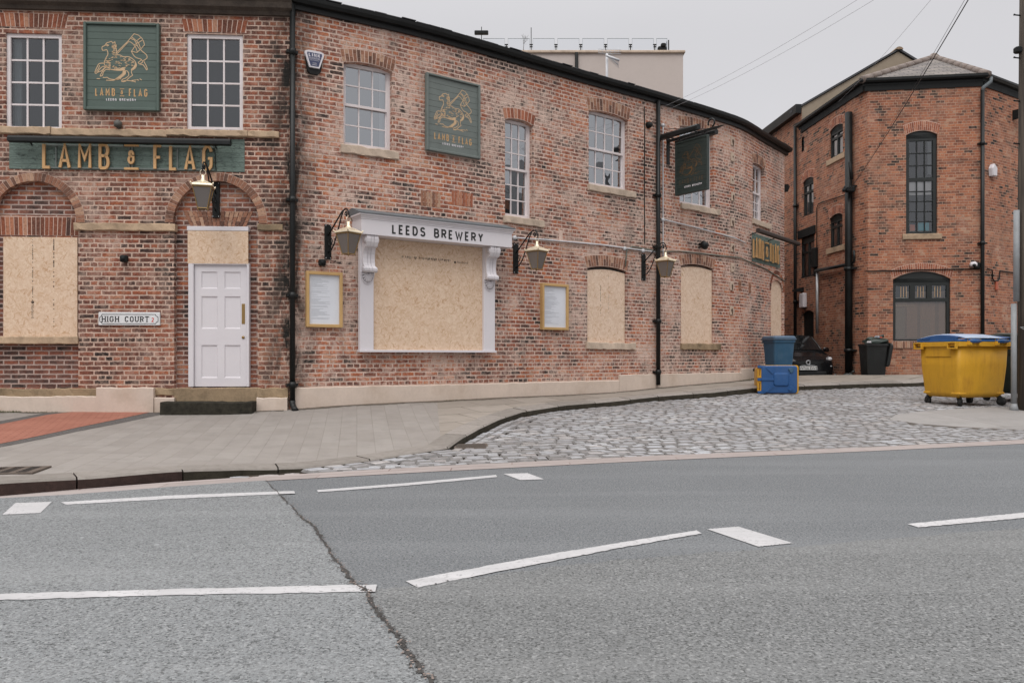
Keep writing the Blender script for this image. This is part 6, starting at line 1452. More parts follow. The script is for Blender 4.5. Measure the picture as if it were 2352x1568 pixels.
# ------------------------------------------------------------------ roof terrace building behind the pub
M_ren=pmat('pinkish_render',(.52,.455,.42),.9,var=.05,scale=.6,bmp=.15,spec=.2,dirt=(.32,.27,.235),dirt_amt=.4)
tb=thing('terrace_building','pale rendered block with glass balustraded roof terrace rising behind the pub','building',Matrix.Translation((0,50,HC-1)))
YB=50.0; hp=(820-123)*YB/F; x1=(1569-CX)/F*YB; x0=-14.0
mb=MB(); mb.box(x0,x1,YB,YB+14,HC-2,HC+hp); mb.build('wall',M_ren,tb)
mb=MB(); mb.bbox(x0-.05,x1+.12,YB-.14,YB+14.1,HC+hp+.0,HC+hp+.16,.03); mb.build('coping',M_sill,tb)
mb=MB(); zb=HC+hp+.16; yb=YB+1.0; r_=lambda px:(px-CX)/F*yb
mb.box(x0,r_(1490),yb-.05,yb+.05,zb+.16,zb+.24)
for px in np.arange(820,1495,57.0): mb.box(r_(px)-.03,r_(px)+.03,yb-.03,yb+.03,zb,zb+.22)
mb.box(r_(1490)-.05,r_(1490)+.05,yb,yb+8,zb+.16,zb+.24); mb.build('base_rail',M_blackm,tb)
M_bal=glass_mat('balustrade_glass',(.975,.98,.985),.0)
posts=[992,1049,1106,1163,1220,1277,1334,1391,1448,1504]
def post(px,hh,y=yb):
    mb=MB(); x=r_(px); mb.box(x-.03,x+.03,y-.04,y+.04,zb,zb+.82); mb.box(x-.11,x+.11,y-.035,y+.035,zb+.76,zb+.82)
    for z in (.35,.62): mb.box(x-.09,x+.09,y-.03,y+.03,zb+z,zb+z+.06)
    if hh: mb.box(x-.022,x+.022,y-.022,y+.022,zb+.82,zb+hh)
    return mb.build('balustrade_post',M_blackm,tb)
for px in posts: post(px,1.95 if px==1106 else (1.9 if px==1220 else (2.0 if px==992 else 0)))
mb=MB(); mb.box(r_(1536)-.03,r_(1536)+.03,yb-.0,yb+.08,zb-.05,zb+1.1); mb.build('balustrade_post',M_blackm,tb)
M_edge=pmat('glass_edge',(.16,.20,.21),.3)
for px in posts[:-1]+[1504]:
    a,b=r_(px+4),r_(px+53) if px!=1504 else r_(1532); mb=MB(); mb.box(a,b,yb-.008,yb+.008,zb+.25,zb+1.18); gl=mb.build('glass_panel',M_bal,tb)
    mb=MB(); mb.box(a,b,yb-.012,yb+.012,zb+1.18,zb+1.20); mb.box(a-.012,a,yb-.012,yb+.012,zb+.25,zb+1.2); mb.box(b,b+.012,yb-.012,yb+.012,zb+.25,zb+1.2); mb.build('edge_trim',M_edge,gl)
mb=MB(); x=r_(1534); mb.box(x-.008,x+.008,yb+.3,yb+7,zb+.2,zb+1.15); mb.build('glass_panel',M_bal,tb)
downp=MB(); x=(1324-CX)/F*YB; downp.cyl((x,YB-.12,HC+12),(x,YB-.12,HC+hp),.11,10); downp.box(x-.17,x+.17,YB-.18,YB,HC+hp-1.9,HC+hp-1.75); downp.build('downpipe',M_blackm,tb)
for px,lb,rot in ((1106,'level floodlight on a tall post of the roof terrace balustrade',0),(989,'tilted floodlight at the left end of the roof terrace balustrade',.45)):
    x=r_(px); M=Matrix.Translation((x,yb-.1,zb+(1.5 if rot==0 else 1.72))) @ Matrix.Rotation(rot,4,'Y'); mb=MB(); mb.M=M; mb.bbox(-.45,.45,-.22,.05,-.12,.10,.03); mb.box(-.32,.32,-.235,-.215,-.10,.04); tag(mb.build('floodlight',M_blackm,None,M.translation),lb,'floodlight','terrace floodlights')
x=r_(1519); mb=MB(); mb.bbox(x-.28,x+.28,yb-.4,yb-.1,zb+.25,zb+.55,.05); mb.bbox(x-.10,x+.22,yb-.5,yb-.2,zb+.50,zb+.72,.05); mb.tube([(x+.1,yb-.3,zb),(x+.1,yb-.3,zb+.3)],.05,8); tag(mb.build('floodlight',M_blackm,None,(x,yb,zb)),'dark lamp cluster at the right corner of the roof terrace','floodlight','terrace floodlights')
# bare twig plant on the terrace
x=r_(1202); t=thing('potted_twig_plant','thin leafless plant standing on the roof terrace edge','plant',Matrix.Translation((x,yb-.3,zb))); rj=random.Random(9)
mb=MB()
def twig(p,d,l,r,dep):
    q=p+d*l; mb.tube([p,q],[r,r*.6],5)
    if dep>0:
        for _ in range(3): twig(q if rj.random()<.5 else p+d*l*rj.uniform(.4,.9),(d+Vector((rj.uniform(-.8,.8),rj.uniform(-.5,.5),rj.uniform(-.1,.5)))).normalized(),l*.72,r*.6,dep-1)
twig(Vector((x,yb-.3,zb+.28)),Vector((.05,0,1)),.42,.02,3); mb.build('branches',pmat('twig_bark',(.10,.09,.08),.9),t)
mb=MB(); mb.lathe([(.10,zb),(.14,zb+.28),(.12,zb+.28),(.0,zb+.26)],12,(x,yb-.3)); mb.build('pot',M_blackm,t)
# television aerial on the pub roof
YA=19.6; b=P3(1394,196,YA); tp=P3(1393,124,YA); t=thing('tv_aerial','white television aerial on a mast above the pub eaves','aerial',Matrix.Translation(b))
mb=MB(); mb.cyl((b.x,b.y,b.z-.5),(b.x,b.y,tp.z),.032,10); mb.build('mast',M_conduit,t)
mb=MB(); z=tp.z-.02
mb.tube([(b.x-.03,b.y-.1,z-.06),(b.x+.28,b.y-.2,z-.22)],.03,8); e=P3(1420,149,YA); s_=P3(1399,130,YA)
mb.tube([s_,e],.012,6)
for i in range(9): p=s_.lerp(e,i/8); mb.tube([p+Vector((-.02,-.16,.05)),p+Vector((.02,.16,-.02))],.006,5)
for dz in (0,.05,.1): mb.tube([(b.x-.22,b.y,z+dz+.04),(b.x+.34,b.y-.05,z+dz)],.006,5)
for k in range(6): xx=b.x-.2+k*.1; mb.tube([(xx,b.y,z+.03),(xx-.02,b.y,z+.17)],.005,5)
mb.build('antenna',M_conduit,t)
# ------------------------------------------------------------------ bins
def plastic(name,col,rough=.45,dirt=(.05,.04,.03),amt=.35):
    m,nt,bs=newmat(name); v=ocoord(nt); n=noise(nt,v,3.0,6,.65); st=noise(nt,nd(nt,'Mapping',{'Vector':v,'Scale':(9,9,.7)}).outputs[0],1.5,5,.6)
    c=mixc(nt,rng(nt,n,.3,.7,0,1),tuple(x*.86 for x in col),tuple(min(1,x*1.1) for x in col)); c=mixc(nt,rng(nt,mth(nt,'ADD',mth(nt,'MULTIPLY',n,.6),mth(nt,'MULTIPLY',st,.4)),.50,.72,0,amt),c,dirt)
    nt.links.new(c,bs.inputs['Base Color']); nt.links.new(rng(nt,n,.3,.7,rough*.8,min(1,rough*1.3)),bs.inputs['Roughness']); bs.inputs['Specular IOR Level'].default_value=.4; bump(nt,bs,noise(nt,v,70,3),.08,.004); return m
M_yel=plastic('yellow_bin_plastic',(.60,.315,.022),.45,(.22,.085,.015),.55)
M_blu=plastic('blue_lid_plastic',(.022,.085,.235),.35,(.10,.12,.15),.25)
M_blu2=plastic('faded_blue_bin_plastic',(.030,.092,.165),.5,(.10,.13,.16),.4)
M_lidtop=plastic('pale_blue_lid_top',(.33,.40,.52),.45,(.42,.46,.52),.4)  # domed top in a paler blue than the lid's skirt and ends
M_blkp=plastic('black_bin_plastic',(.014,.015,.015),.45,(.05,.05,.05),.3)
M_dgr=plastic('dark_green_bin_plastic',(.016,.026,.022),.5,(.05,.05,.045),.3)
M_rub=pmat('black_rubber',(.018,.017,.016),.8,var=.3)
def rrect(hx,hy,z,r,n=4,cx=0,cy=0):
    o=[]
    for (sx_,sy_,a0) in ((1,1,0),(-1,1,90),(-1,-1,180),(1,-1,270)):
        for k in range(n+1):
            a=math.radians(a0+90*k/n); o.append((cx+sx_*(hx-r)+r*math.cos(a),cy+sy_*(hy-r)+r*math.sin(a),z))
    return o
def big_bin(label,cat,M,mbody,mlid,mtop,group=None):
    t=thing('wheeled_bin',label,cat,M,group); z0=.165; zr=1.155
    mb=MB(); mb.M=M; mb.loft([rrect(.50,.36,z0,.05),rrect(.545,.405,z0+.05,.06),rrect(.555,.415,z0+.10,.06),rrect(.60,.455,.75,.07),rrect(.615,.47,zr,.07)],smooth=True)
    # cut away corner pockets for the castors
    for a in (-1,1):
        for b in (-1,1): mb.bbox(min(a*.36,a*.562),max(a*.36,a*.562),min(b*.24,b*.418),max(b*.24,b*.418),z0+.055,z0+.10,.012)
    for a in (-1,1):     # draft ribs
        mb.bbox(min(a*.60,a*.625),max(a*.60,a*.625),-.30,.30,zr-.22,zr,.008)
    body=mb.build('body',mbody,t)
    mb=MB(); mb.M=M
    mb.loft([rrect(.64,.495,zr-.03,.08),rrect(.668,.522,zr-.022,.09),rrect(.668,.522,zr+.055,.09),rrect(.652,.506,zr+.062,.08)],smooth=False)
    mb.build('rim',mbody,t)
    for a in (-1,1):
        for b in (-.40,.40):
            mb=MB(); mb.M=M; y0_,y1_=b-.10,b+.10; xa,xb=sorted((a*.66,a*.72)); f=.018
            mb.bbox(xa,xb,y0_,y1_,zr+.035,zr+.055,.004); mb.bbox(xa,xb,y0_,y1_,zr-.075,zr-.05,.004); mb.bbox(xa,xb,y0_,y0_+.025,zr-.052,zr+.037,.004); mb.bbox(xa,xb,y1_-.025,y1_,zr-.052,zr+.037,.004)
            hd_=mb.build('lifting_handle',mbody,t)
            mb=MB(); mb.M=M; xa,xb=sorted((a*.655,a*.664)); mb.box(xa,xb,b-.07,b+.07,zr-.045,zr+.03); mb.build('handle_pocket',M_blkp,hd_)
    for xx in (-.33,.33):      # hinges on the long near side
        mb=MB(); mb.M=M
        for e in (-.115,.115): mb.prism([(xx+e-.025+.0,zr+.0),(xx+e+.03,zr+.0),(xx+e+.02,zr+.10),(xx+e-.01,zr+.11)],-.585,-.52)
        mb.build('hinge',mbody,t)
        mb=MB(); mb.M=M; mb.tube([(xx-.13,-.56,zr+.075),(xx+.13,-.56,zr+.075)],.038,10); mb.build('hinge_pin',mlid,t)
    # lid: skirt and domed top
    mb=MB(); mb.M=M; zl=zr+.062; NX,NY=16,12; hx,hy=.655,.512
    mb.loft([rrect(hx,hy,zl,.08),rrect(hx+.006,hy+.006,zl+.012,.08),rrect(hx,hy,zl+.040,.08),rrect(hx-.03,hy-.03,zl+.046,.07)]); lid=mb.build('lid',mlid,t)
    mb=MB(); mb.M=M; P=[]
    def zf(u,v): 
        # u along, v across; dome falls to the near hinge side, tall flat ends
        return zl+.045+.115*(1-abs(u)**5)*math.cos(v*math.pi/2*.92)**.7+.04*max(0,v)*(1-abs(u)**6)
    for j in range(NY+1):
        for i in range(NX+1):
            u=-1+2*i/NX; v=-1+2*j/NY; P.append((u*(hx-.02),v*(hy-.02),zf(u,v)))
    mb.add(P,[(j*(NX+1)+i,j*(NX+1)+i+1,(j+1)*(NX+1)+i+1,(j+1)*(NX+1)+i) for j in range(NY) for i in range(NX)],None,0,True)
    mb.build('lid_top',mtop,lid)
    mb=MB(); mb.M=M
    for a in (-1,1):
        n=10; V=[]
        for k in range(n+1):
            v=-1+2*k/n; V+=[(a*(hx-.005),v*(hy-.03),zl+.03),(a*(hx-.008),v*(hy-.03),zl+.05+.075*max(0,math.sin((v+1)*.5*math.pi*.8+.5)))]
        mb.add(V,[(2*k,2*k+2,2*k+3,2*k+1) for k in range(n)]); V2=[p for k in range(n+1) for p in ((a*(hx-.008),V[2*k+1][1],V[2*k+1][2]),(a*(hx-.22),V[2*k+1][1],zf(a*(hx-.22)/(hx-.02),max(-1,min(1,V[2*k+1][1]/(hy-.02))))-.004))]; mb.add(V2,[(2*k,2*k+2,2*k+3,2*k+1) for k in range(n)])
        xa,xb=sorted((a*(hx-.004),a*(hx+.006))); mb.box(xa,xb,.16,.40,zl+.055,zl+.075)
    mb.build('lid_end',mlid,lid)
    for i,(a,b) in enumerate(((-1,-1),(1,-1),(-1,1),(1,1))):
        x,y=a*.47,b*.34; rot=(.5,-.4,1.3,.2)[i]; R=Matrix.Translation((x,y,0)) @ Matrix.Rotation(rot,4,'Z')
        c=MB(); c.M=M@R; c.tube([(0,0,z0+.05),(0,0,z0+.02)],.05,12); 
        for e in (-.034,.034): c.prism([(-.04,z0+.03),(.05,z0+.03),(.095,.085),(.055,.075)],e-.004,e+.004)
        f=c.build('castor',M_blkp,t); c=MB(); c.M=M@R; c.tube([(.07,-.026,.082),(.07,.026,.082)],.082,18); c.build('wheel',M_rub,f)
    return t
zY=car(8.765,15.25)
big_bin('big yellow four wheeled bin with pale blue domed lid on the cobbles by the pole','wheeled bin',Matrix.Translation((8.765,15.22,HC-.928)) @ Matrix.Rotation(math.radians(17),4,'Z'),M_yel,M_blu,M_lidtop)
big_bin('dark green four wheeled bin mostly hidden behind the yellow bin and the pole','wheeled bin',Matrix.Translation((10.35,15.95,HC+car(10.35,15.95)+.0)) @ Matrix.Rotation(math.radians(24),4,'Z'),M_dgr,M_dgr,M_dgr)
def small_bin(name,label,cat,M,mbody,mlid,wx=.29,wy=.355,H=1.0,lid=True,lidopen=False):
    t=thing(name,label,cat,M); mb=MB(); mb.M=M
    mb.loft([rrect(wx*.78,wy*.66,.03,.05),rrect(wx*.80,wy*.70,.10,.05),rrect(wx*.95,wy*.92,H-.12,.05),rrect(wx*.96,wy*.94,H-.06,.05)],smooth=False); mb.build('body',mbody,t)
    mb=MB(); mb.M=M; mb.loft([rrect(wx*.98,wy*.97,H-.075,.05),rrect(wx*1.02,wy*1.0,H-.07,.05),rrect(wx*1.02,wy*1.0,H-.02,.05),rrect(wx*.98,wy*.97,H-.015,.05)]); mb.bbox(-wx*.85,wx*.85,wy,wy+.07,H-.06,H-.035,.008); mb.build('rim',mbody,t)
    for s_ in (-1,1):
        c=MB(); c.M=M; c.tube([(s_*(wx*.86),wy*.80,.10),(s_*(wx*.86+.05),wy*.80,.10)],.10,18); c.build('wheel',M_rub,t)
    c=MB(); c.M=M; c.tube([(-wx*.86,wy*.80,.10),(wx*.86,wy*.80,.10)],.012,8); c.build('axle',M_galv,t)
    if lid:
        L=M
        if lidopen: L=M @ Matrix.Translation((wx*1.08,0,H-.02)) @ Matrix.Rotation(math.radians(100),4,'Y') @ Matrix.Translation((wx,0,-(H-.02)))
        c=MB(); c.M=L; z=H-.015
        c.loft([rrect(wx*1.02,wy*1.0,z,.05),rrect(wx*1.10,wy*1.06,z+.005,.06),rrect(wx*1.11,wy*1.07,z+.03,.06),rrect(wx*1.05,wy*1.03,z+.034,.06),rrect(wx*1.07,wy*1.04,z+.065,.06),rrect(wx*.98,wy*.97,z+.085,.06),rrect(wx*.96,wy*.95,z+.10,.06),rrect(wx*.6,wy*.6,z+.108,.06)]); c.build('lid',mlid,t)
    return t
M=Matrix.Translation((6.72,19.75,HC+pav(6.72,19.75)-.0)) @ Matrix.Rotation(math.radians(8),4,'Z')
t=small_bin('recycling_bin','upright faded blue wheelie bin standing on the pavement at the pub corner','wheelie bin',M,M_blu2,plastic('faded_blue_lid',(.085,.135,.20),.5,(.16,.18,.2),.4),.285,.34,1.04)
mb=MB(); mb.M=M @ Matrix.Translation((0,-.295,0)) @ Matrix.Rotation(math.radians(-5),4,'X'); mb.prism([(-.10,.42),(.13,.42),(.13,.56),(-.05,.60),(-.10,.58)],-.004,.02); mb.build('sticker',pmat('teal_sticker',(.02,.22,.34),.5,var=.25,scale=12),t)
mb=MB(); mb.M=M @ Matrix.Translation((0,-.295,0)) @ Matrix.Rotation(math.radians(-5),4,'X'); text_mesh(mb,"B&M",.095,-.12,.43,-.006); letters(mb,"LN",.06,.86,.05,.5,.3,.008,-.030); mb.build('lettering',M_white,t)
# fallen bin: lid faces the street, hinge side to the left
FB=Vector((6.0,17.62,HC+car(6.0,17.75)+.005)); bw_,bd_,bh_=.305,.43,.86
R=Matrix(((0,-1,0),(0,0,-1),(1,0,0))).to_4x4()
M=Matrix.Translation(FB+Vector((0.0,0,.325))) @ Matrix.Rotation(math.radians(-1.0),4,'Z') @ R @ Matrix.Translation((0,0,-bh_))
t=thing('fallen_bin','yellow wheelie bin on its side with blue lid facing the road','wheelie bin',M)
mb=MB(); mb.M=M; mb.loft([rrect(bw_*.78,bd_*.6,-.15,.05),rrect(bw_*.80,bd_*.64,-.08,.05),rrect(bw_*.95,bd_*.92,bh_-.12,.05),rrect(bw_*.96,bd_*.94,bh_-.05,.05)]); mb.build('body',M_yel,t)
mb=MB(); mb.M=M; mb.loft([rrect(bw_*1.0,bd_*.97,bh_-.09,.05,cy=-.02),rrect(bw_*1.05,bd_*1.0,bh_-.08,.05,cy=-.02),rrect(bw_*1.05,bd_*1.0,bh_-.025,.05,cy=-.02),rrect(bw_*1.0,bd_*.97,bh_-.02,.05,cy=-.02)]); mb.build('rim',M_yel,t)
mb=MB(); mb.M=M
for a,b in ((-.28,-.04),(.04,.28)):
    y0_,y1_=.385,.475
    mb.bbox(a,b,y1_-.03,y1_,bh_-.05,bh_-.01,.006); mb.bbox(a,a+.035,y0_,y1_-.03,bh_-.05,bh_-.01,.006); mb.bbox(b-.035,b,y0_,y1_-.03,bh_-.05,bh_-.01,.006); mb.bbox(a+.03,b-.03,y0_-.02,y0_+.012,bh_-.05,bh_-.012,.006)
mb.build('handle',M_yel,t)
mb=MB(); mb.M=M; z=bh_-.018
mb.loft([rrect(bw_*1.02,.395,z,.06,cy=-.01),rrect(bw_*1.02,.40,z+.02,.06,cy=-.01),rrect(bw_*.97,.38,z+.035,.06,cy=-.01),rrect(bw_*.9,.36,z+.038,.06,cy=-.01)])
for xx in (-.285,0,.285): mb.bbox(xx-.03,xx+.03,.30,.475,z-.012,z+.032,.006)
# raised pattern: panel, diagonal ribs, spine
mb.loft([rrect(.150,.175,z+.034,.05,cy=-.045),rrect(.135,.16,z+.062,.05,cy=-.045),rrect(.12,.145,z+.066,.05,cy=-.045)])
mb.bbox(-.025,.025,.10,.40,z+.03,z+.056,.008)
for s_ in (-1,1): mb.loft([[(s_*.125,.155,z+.03),(s_*.165,.115,z+.03),(s_*.165,.115,z+.058),(s_*.125,.155,z+.058)],[(s_*.265,.30,z+.03),(s_*.285,.27,z+.03),(s_*.285,.27,z+.05),(s_*.265,.30,z+.05)]])
lid=mb.build('lid',M_blu,t)
for s_ in (-1,1):
    mb=MB(); mb.M=M @ Matrix.Translation((s_*.205,-.255,z+.038)) @ Matrix.Rotation(s_*.55,4,'Z'); mb.bbox(-.055,.055,-.035,.035,-.01,.03,.008); mb.bbox(-.035,.035,-.075,-.03,-.01,.012,.006); mb.build('lid_grip',M_blu if s_<0 else M_blu2,lid)
for s_ in (-1,1):
    mb=MB(); mb.M=M; mb.tube([(s_*.17,.20,-.10),(s_*.23,.20,-.10)],.10,16); mb.build('wheel',M_rub,t)
# black bin with bags
bx,by=10.02,21.75; M=Matrix.Translation((bx,by,HC-.70)) @ Matrix.Rotation(math.radians(-6),4,'Z')
t=small_bin('wheelie_bin','overfull black wheelie bin with open lid at the foot of the brick corner','wheelie bin',M,M_blkp,M_blkp,.30,.36,1.08,True,True)
def bag(name,label,c,sx_,sy_,sz_,mat,seed):
    r=random.Random(seed); mb=MB(); NU,NV=18,12; P=[]
    ph=[(r.uniform(0,6),r.uniform(0,6),r.randint(2,5),r.randint(1,4)) for _ in range(6)]
    for j in range(NV+1):
        th=math.pi*j/NV
        for i in range(NU):
            a=2*math.pi*i/NU; k=1+sum(.07*math.sin(p[2]*a+p[0])*math.sin(p[3]*th+p[1]) for p in ph)
            P.append((c[0]+sx_*k*math.sin(th)*math.cos(a),c[1]+sy_*k*math.sin(th)*math.sin(a),c[2]+sz_*k*-math.cos(th)))
    mb.add(P,[(j*NU+i,j*NU+(i+1)%NU,(j+1)*NU+(i+1)%NU,(j+1)*NU+i) for j in range(NV) for i in range(NU)],None,0,False)
    mb.tube([(c[0]+.1*sx_,c[1]-.3*sy_,c[2]+.85*sz_),(c[0]+.2*sx_,c[1]-.4*sy_,c[2]+1.2*sz_),(c[0]+.5*sx_,c[1]-.5*sy_,c[2]+1.3*sz_)],[.05,.02,.05],6)
    return tag(mb.build(name,mat,None,(c[0],c[1],c[2]-sz_)),label,'bin bag')
M_bag=pmat('black_polythene',(.018,.022,.02),.35,var=.4,scale=6,spec=.5); M_bagG=pmat('dark_green_polythene',(.030,.045,.038),.4,var=.4,scale=6)
bag('bin_bag','shiny dark green bin bag bulging out of the overfull black bin',(10.08,21.72,HC+.42),.30,.32,.13,M_bagG,3)
bag('bin_bag','black bin bag slumped at the foot of the thick soil stack',(9.55,22.2,HC-.66),.20,.25,.20,M_bag,5)
bag('bin_bag','second black bin bag slumped beside the car at the alley wall',(9.32,22.9,HC-.72),.22,.25,.16,M_bag,8)
for i,(x,z,s_,m_,lb) in enumerate(((9.80,.395,.045,M_white,'white paper scrap on the rim of the overfull black bin'),(10.02,.535,.055,pmat('pale_blue_wrapper',(.35,.42,.48),.6),'pale blue wrapper on top of the green bin bag'),(10.10,.525,.04,pmat('red_wrapper',(.40,.07,.04),.5),'small red wrapper on top of the green bin bag'))):
    mb=MB(); r=random.Random(i); mb.loft([[(x+s_*r.uniform(.6,1.6)*math.cos(a),21.5+s_*r.uniform(.6,1.2)*math.sin(a),HC+z+dz) for a in np.linspace(0,5.3,6)] for dz in (0,.03,.045)]); tag(mb.build('litter',m_,None,(x,21.5,HC+z)),lb,'litter')
# ------------------------------------------------------------------ car
CX_,CY_=8.86,23.45; Mc=Matrix.Translation((CX_,CY_,HC-.82)) @ Matrix.Rotation(math.radians(-3),4,'Z')
ct=thing('parked_car','small black hatchback parked nose out in the shaded alley behind the blue bins','car',Mc)
M_cp=pmat('black_car_paint',(.010,.010,.011),.16,var=.2,scale=2,spec=.6); M_cg=pmat('car_glass',(.012,.013,.014),.05,var=.1,spec=.7)
def sec(y,pts): return [(x,y,z) for x,z in pts]+[(-x,y,z) for x,z in pts[::-1]]
mb=MB(); mb.M=Mc
mb.loft([sec(0.0,[(.45,.32),(.62,.36),(.66,.50),(.60,.66),(.35,.70)]),sec(.06,[(.52,.24),(.73,.28),(.76,.50),(.70,.72),(.40,.76)]),sec(.22,[(.60,.20),(.80,.24),(.82,.52),(.77,.80),(.42,.855)]),
 sec(.55,[(.62,.20),(.82,.26),(.83,.56),(.79,.89),(.44,.955)]),sec(.88,[(.62,.20),(.83,.26),(.835,.58),(.80,.96),(.45,1.03)]),sec(2.4,[(.62,.20),(.83,.26),(.835,.60),(.79,1.0),(.45,1.04)]),sec(3.4,[(.6,.24),(.80,.30),(.81,.60),(.75,1.0),(.42,1.04)]),sec(3.5,[(.5,.3),(.70,.36),(.72,.60),(.66,.92),(.40,.96)])],smooth=False); mb.build('body',M_cp,ct)
mb=MB(); mb.M=Mc; mb.loft([sec(.80,[(.68,.95),(.74,.97),(.73,1.0),(.70,1.01),(.40,1.03)]),sec(1.48,[(.70,.97),(.72,1.05),(.62,1.42),(.54,1.48),(.30,1.515)]),sec(2.2,[(.70,.97),(.73,1.05),(.62,1.46),(.55,1.52),(.30,1.555)]),sec(3.0,[(.70,.97),(.72,1.05),(.60,1.42),(.54,1.48),(.30,1.51)]),sec(3.42,[(.66,.97),(.68,1.0),(.62,1.1),(.56,1.12),(.3,1.14)])],smooth=False); mb.build('cabin',M_cp,ct)
mb=MB(); mb.M=Mc; mb.add([(-.63,.80,1.035),(.63,.80,1.035),(.54,1.42,1.455),(.30,1.455,1.50),(-.30,1.455,1.50),(-.54,1.42,1.455)],[(0,1,2,3,4,5)]); 
mb.v=[v+Vector((0,-.012,.014)) for v in mb.v]; wsn=mb.build('windscreen',M_cg,ct)
mb=MB(); mb.M=Mc; mb.tube([(-.66,.80,1.03),(-.575,1.43,1.46)],.028,6); mb.tube([(.66,.80,1.03),(.575,1.43,1.46)],.028,6); mb.build('pillar',M_cp,ct)
mb=MB(); mb.M=Mc
for s_ in (-1,1): mb.add([(s_*.742,1.05,1.03),(s_*.738,2.3,1.03),(s_*.64,2.2,1.42),(s_*.645,1.55,1.40)],[(0,1,2,3)])
mb.build('side_window',M_cg,ct)
for s_ in (-1,1):
    mb=MB(); mb.M=Mc; mb.loft([[(s_*x,y+.02,z) for x,y,z in P_] for P_ in ([(.52,.03,.70),(.66,.04,.68),(.755,.15,.72),(.77,.28,.80),(.70,.25,.855),(.58,.14,.80)],[(.54,.015,.705),(.655,.02,.69),(.745,.12,.725),(.755,.24,.80),(.69,.21,.845),(.59,.10,.795)])]); hl_=mb.build('headlight',M_lens if 'M_lens' in globals() else None,ct) if False else mb.build('headlight',pmat('headlight_lens',(.45,.46,.48),.08,metal=.5,var=.5,scale=22,spec=.8),ct)
    mb=MB(); mb.M=Mc; mb.tube([(s_*.66,.03,.765),(s_*.66,.10,.765)],.055,14); mb.build('lamp',M_white,hl_)
    mb=MB(); mb.M=Mc; mb.bbox(s_*.65-.06,s_*.65+.06,.005,.05,.535,.57,.01); mb.build('fog_light',pmat('fog_lamp_glass',(.5,.5,.5),.15,metal=.4),ct)
    mb=MB(); mb.M=Mc; mb.bbox(min(s_*.80,s_*.96),max(s_*.80,s_*.96),.98,1.10,.98,1.12,.03); mb.build('wing_mirror',M_cp,ct)
    for yy in (.62,2.9):
        c=MB(); c.M=Mc; c.tube([(s_*.70,yy,.29),(s_*.845,yy,.29)],.29,22); wl_=c.build('wheel',M_rub,ct); c=MB(); c.M=Mc; c.tube([(s_*.84,yy,.29),(s_*.852,yy,.29)],.19,16); c.build('rim',M_galv,wl_)
mb=MB(); mb.M=Mc; n=14
mb.tube([(-.50+1.0*k/n,.035-.03*math.sin(math.pi*k/n),.70-.13*math.sin(math.pi*k/n)**.8) for k in range(n+1)],.012,6); mb.build('grille_trim',M_galv,ct)
mb=MB(); mb.M=Mc; mb.prism([(-.46+.92*k/n,.66-.075*math.sin(math.pi*k/n)**.8) for k in range(n+1)]+[(.44,.70),(-.44,.70)],-.004,.04); mb.bbox(-.55,.55,-.008,.05,.27,.40,.02); mb.build('grille',M_blkp,ct)
mb=MB(); mb.M=Mc; mb.tube([(.062*math.cos(a),-.035,.655+.062*math.sin(a)) for a in np.linspace(.5,5.6,20)],.020,6); mb.prism([(.02,.685),(.02,.625),(.075,.655)],-.05,-.035); mb.build('badge',M_galv,ct)
mb=MB(); mb.M=Mc; mb.bbox(-.26,.26,-.045,-.03,.435,.55,.006); pl=mb.build('number_plate',pmat('plate_white',(.72,.72,.70),.4,var=.04),ct)
mb=MB(); mb.M=Mc; 
text_mesh(mb,"WF66 EWE",.118,0,.453,-.047,0,'CENTER',sx=.92); mb.build('registration',M_ink,pl)
mb=MB(); mb.M=Mc; mb.add([(-.40,.30,.875),(.25,.30,.875),(.30,.42,.92),(-.44,.45,.93)],[(0,1,2,3)]); 
# ------------------------------------------------------------------ utility pole and wires
px_,py_=P3(2358,930,14.35)[0],14.35; D_=HC+car(px_,py_)
t=thing('utility_pole','weathered wooden utility pole with grey pipe casing at the right edge','utility pole',Matrix.Translation((px_,py_,D_)))
def bark():
    m,nt,bs=newmat('weathered_pole_wood'); v=ocoord(nt); g=noise(nt,nd(nt,'Mapping',{'Vector':v,'Scale':(28,28,.9)}).outputs[0],1.0,6,.65); c=ramp(nt,g,[(.3,(.030,.024,.020)),(.5,(.075,.060,.048)),(.72,(.14,.115,.09))]); nt.links.new(c,bs.inputs['Base Color']); bs.inputs['Roughness'].default_value=.9; bump(nt,bs,g,.7,.02); return m
M_bark=bark(); M_casing=pmat('weathered_zinc',(.25,.26,.27),.6,metal=.1,var=.22,scale=7,dirt=(.12,.115,.105),dirt_amt=.5)
mb=MB(); mb.tube([(px_,py_,D_-.3),(px_-.005,py_,D_+3),(px_-.0,py_,D_+6.6),(px_+.02,py_,D_+10.5)],[.145,.14,.122,.105],16); mb.build('post',M_bark,t)
mb=MB(); cxp=P3(2336,800,14.2); mb.tube([(cxp.x,py_-.06,D_),(cxp.x,py_-.06,D_+1.95)],.048,12); mb.tube([(cxp.x,py_-.06,D_+.13),(cxp.x,py_-.06,D_-.02)],[.05,.085],12); mb.build('pipe_casing',M_casing,t)
mb=MB(); c2=P3(2341,600,14.2); mb.tube([(c2.x,py_-.07,D_+1.99),(c2.x+.01,py_-.06,D_+3.65)],.05,12); mb.build('pipe_casing',M_casing,t)
for z in (P3(0,35,14.35).z,P3(0,133,14.35).z,P3(0,232,14.35).z,P3(0,330,14.35).z):
    mb=MB(); mb.tube([(px_-.10,py_,z-.01),(px_-.20,py_,z),(px_-.235,py_,z+.008)],[.013,.012,.018],6); mb.build('climbing_step',M_blackm,t)
mb=MB(); z=P3(0,115,14.35).z; mb.bbox(px_-.22,px_-.10,py_-.06,py_+.06,z-.06,z+.05,.02); mb.build('bracket',M_blackm,t)
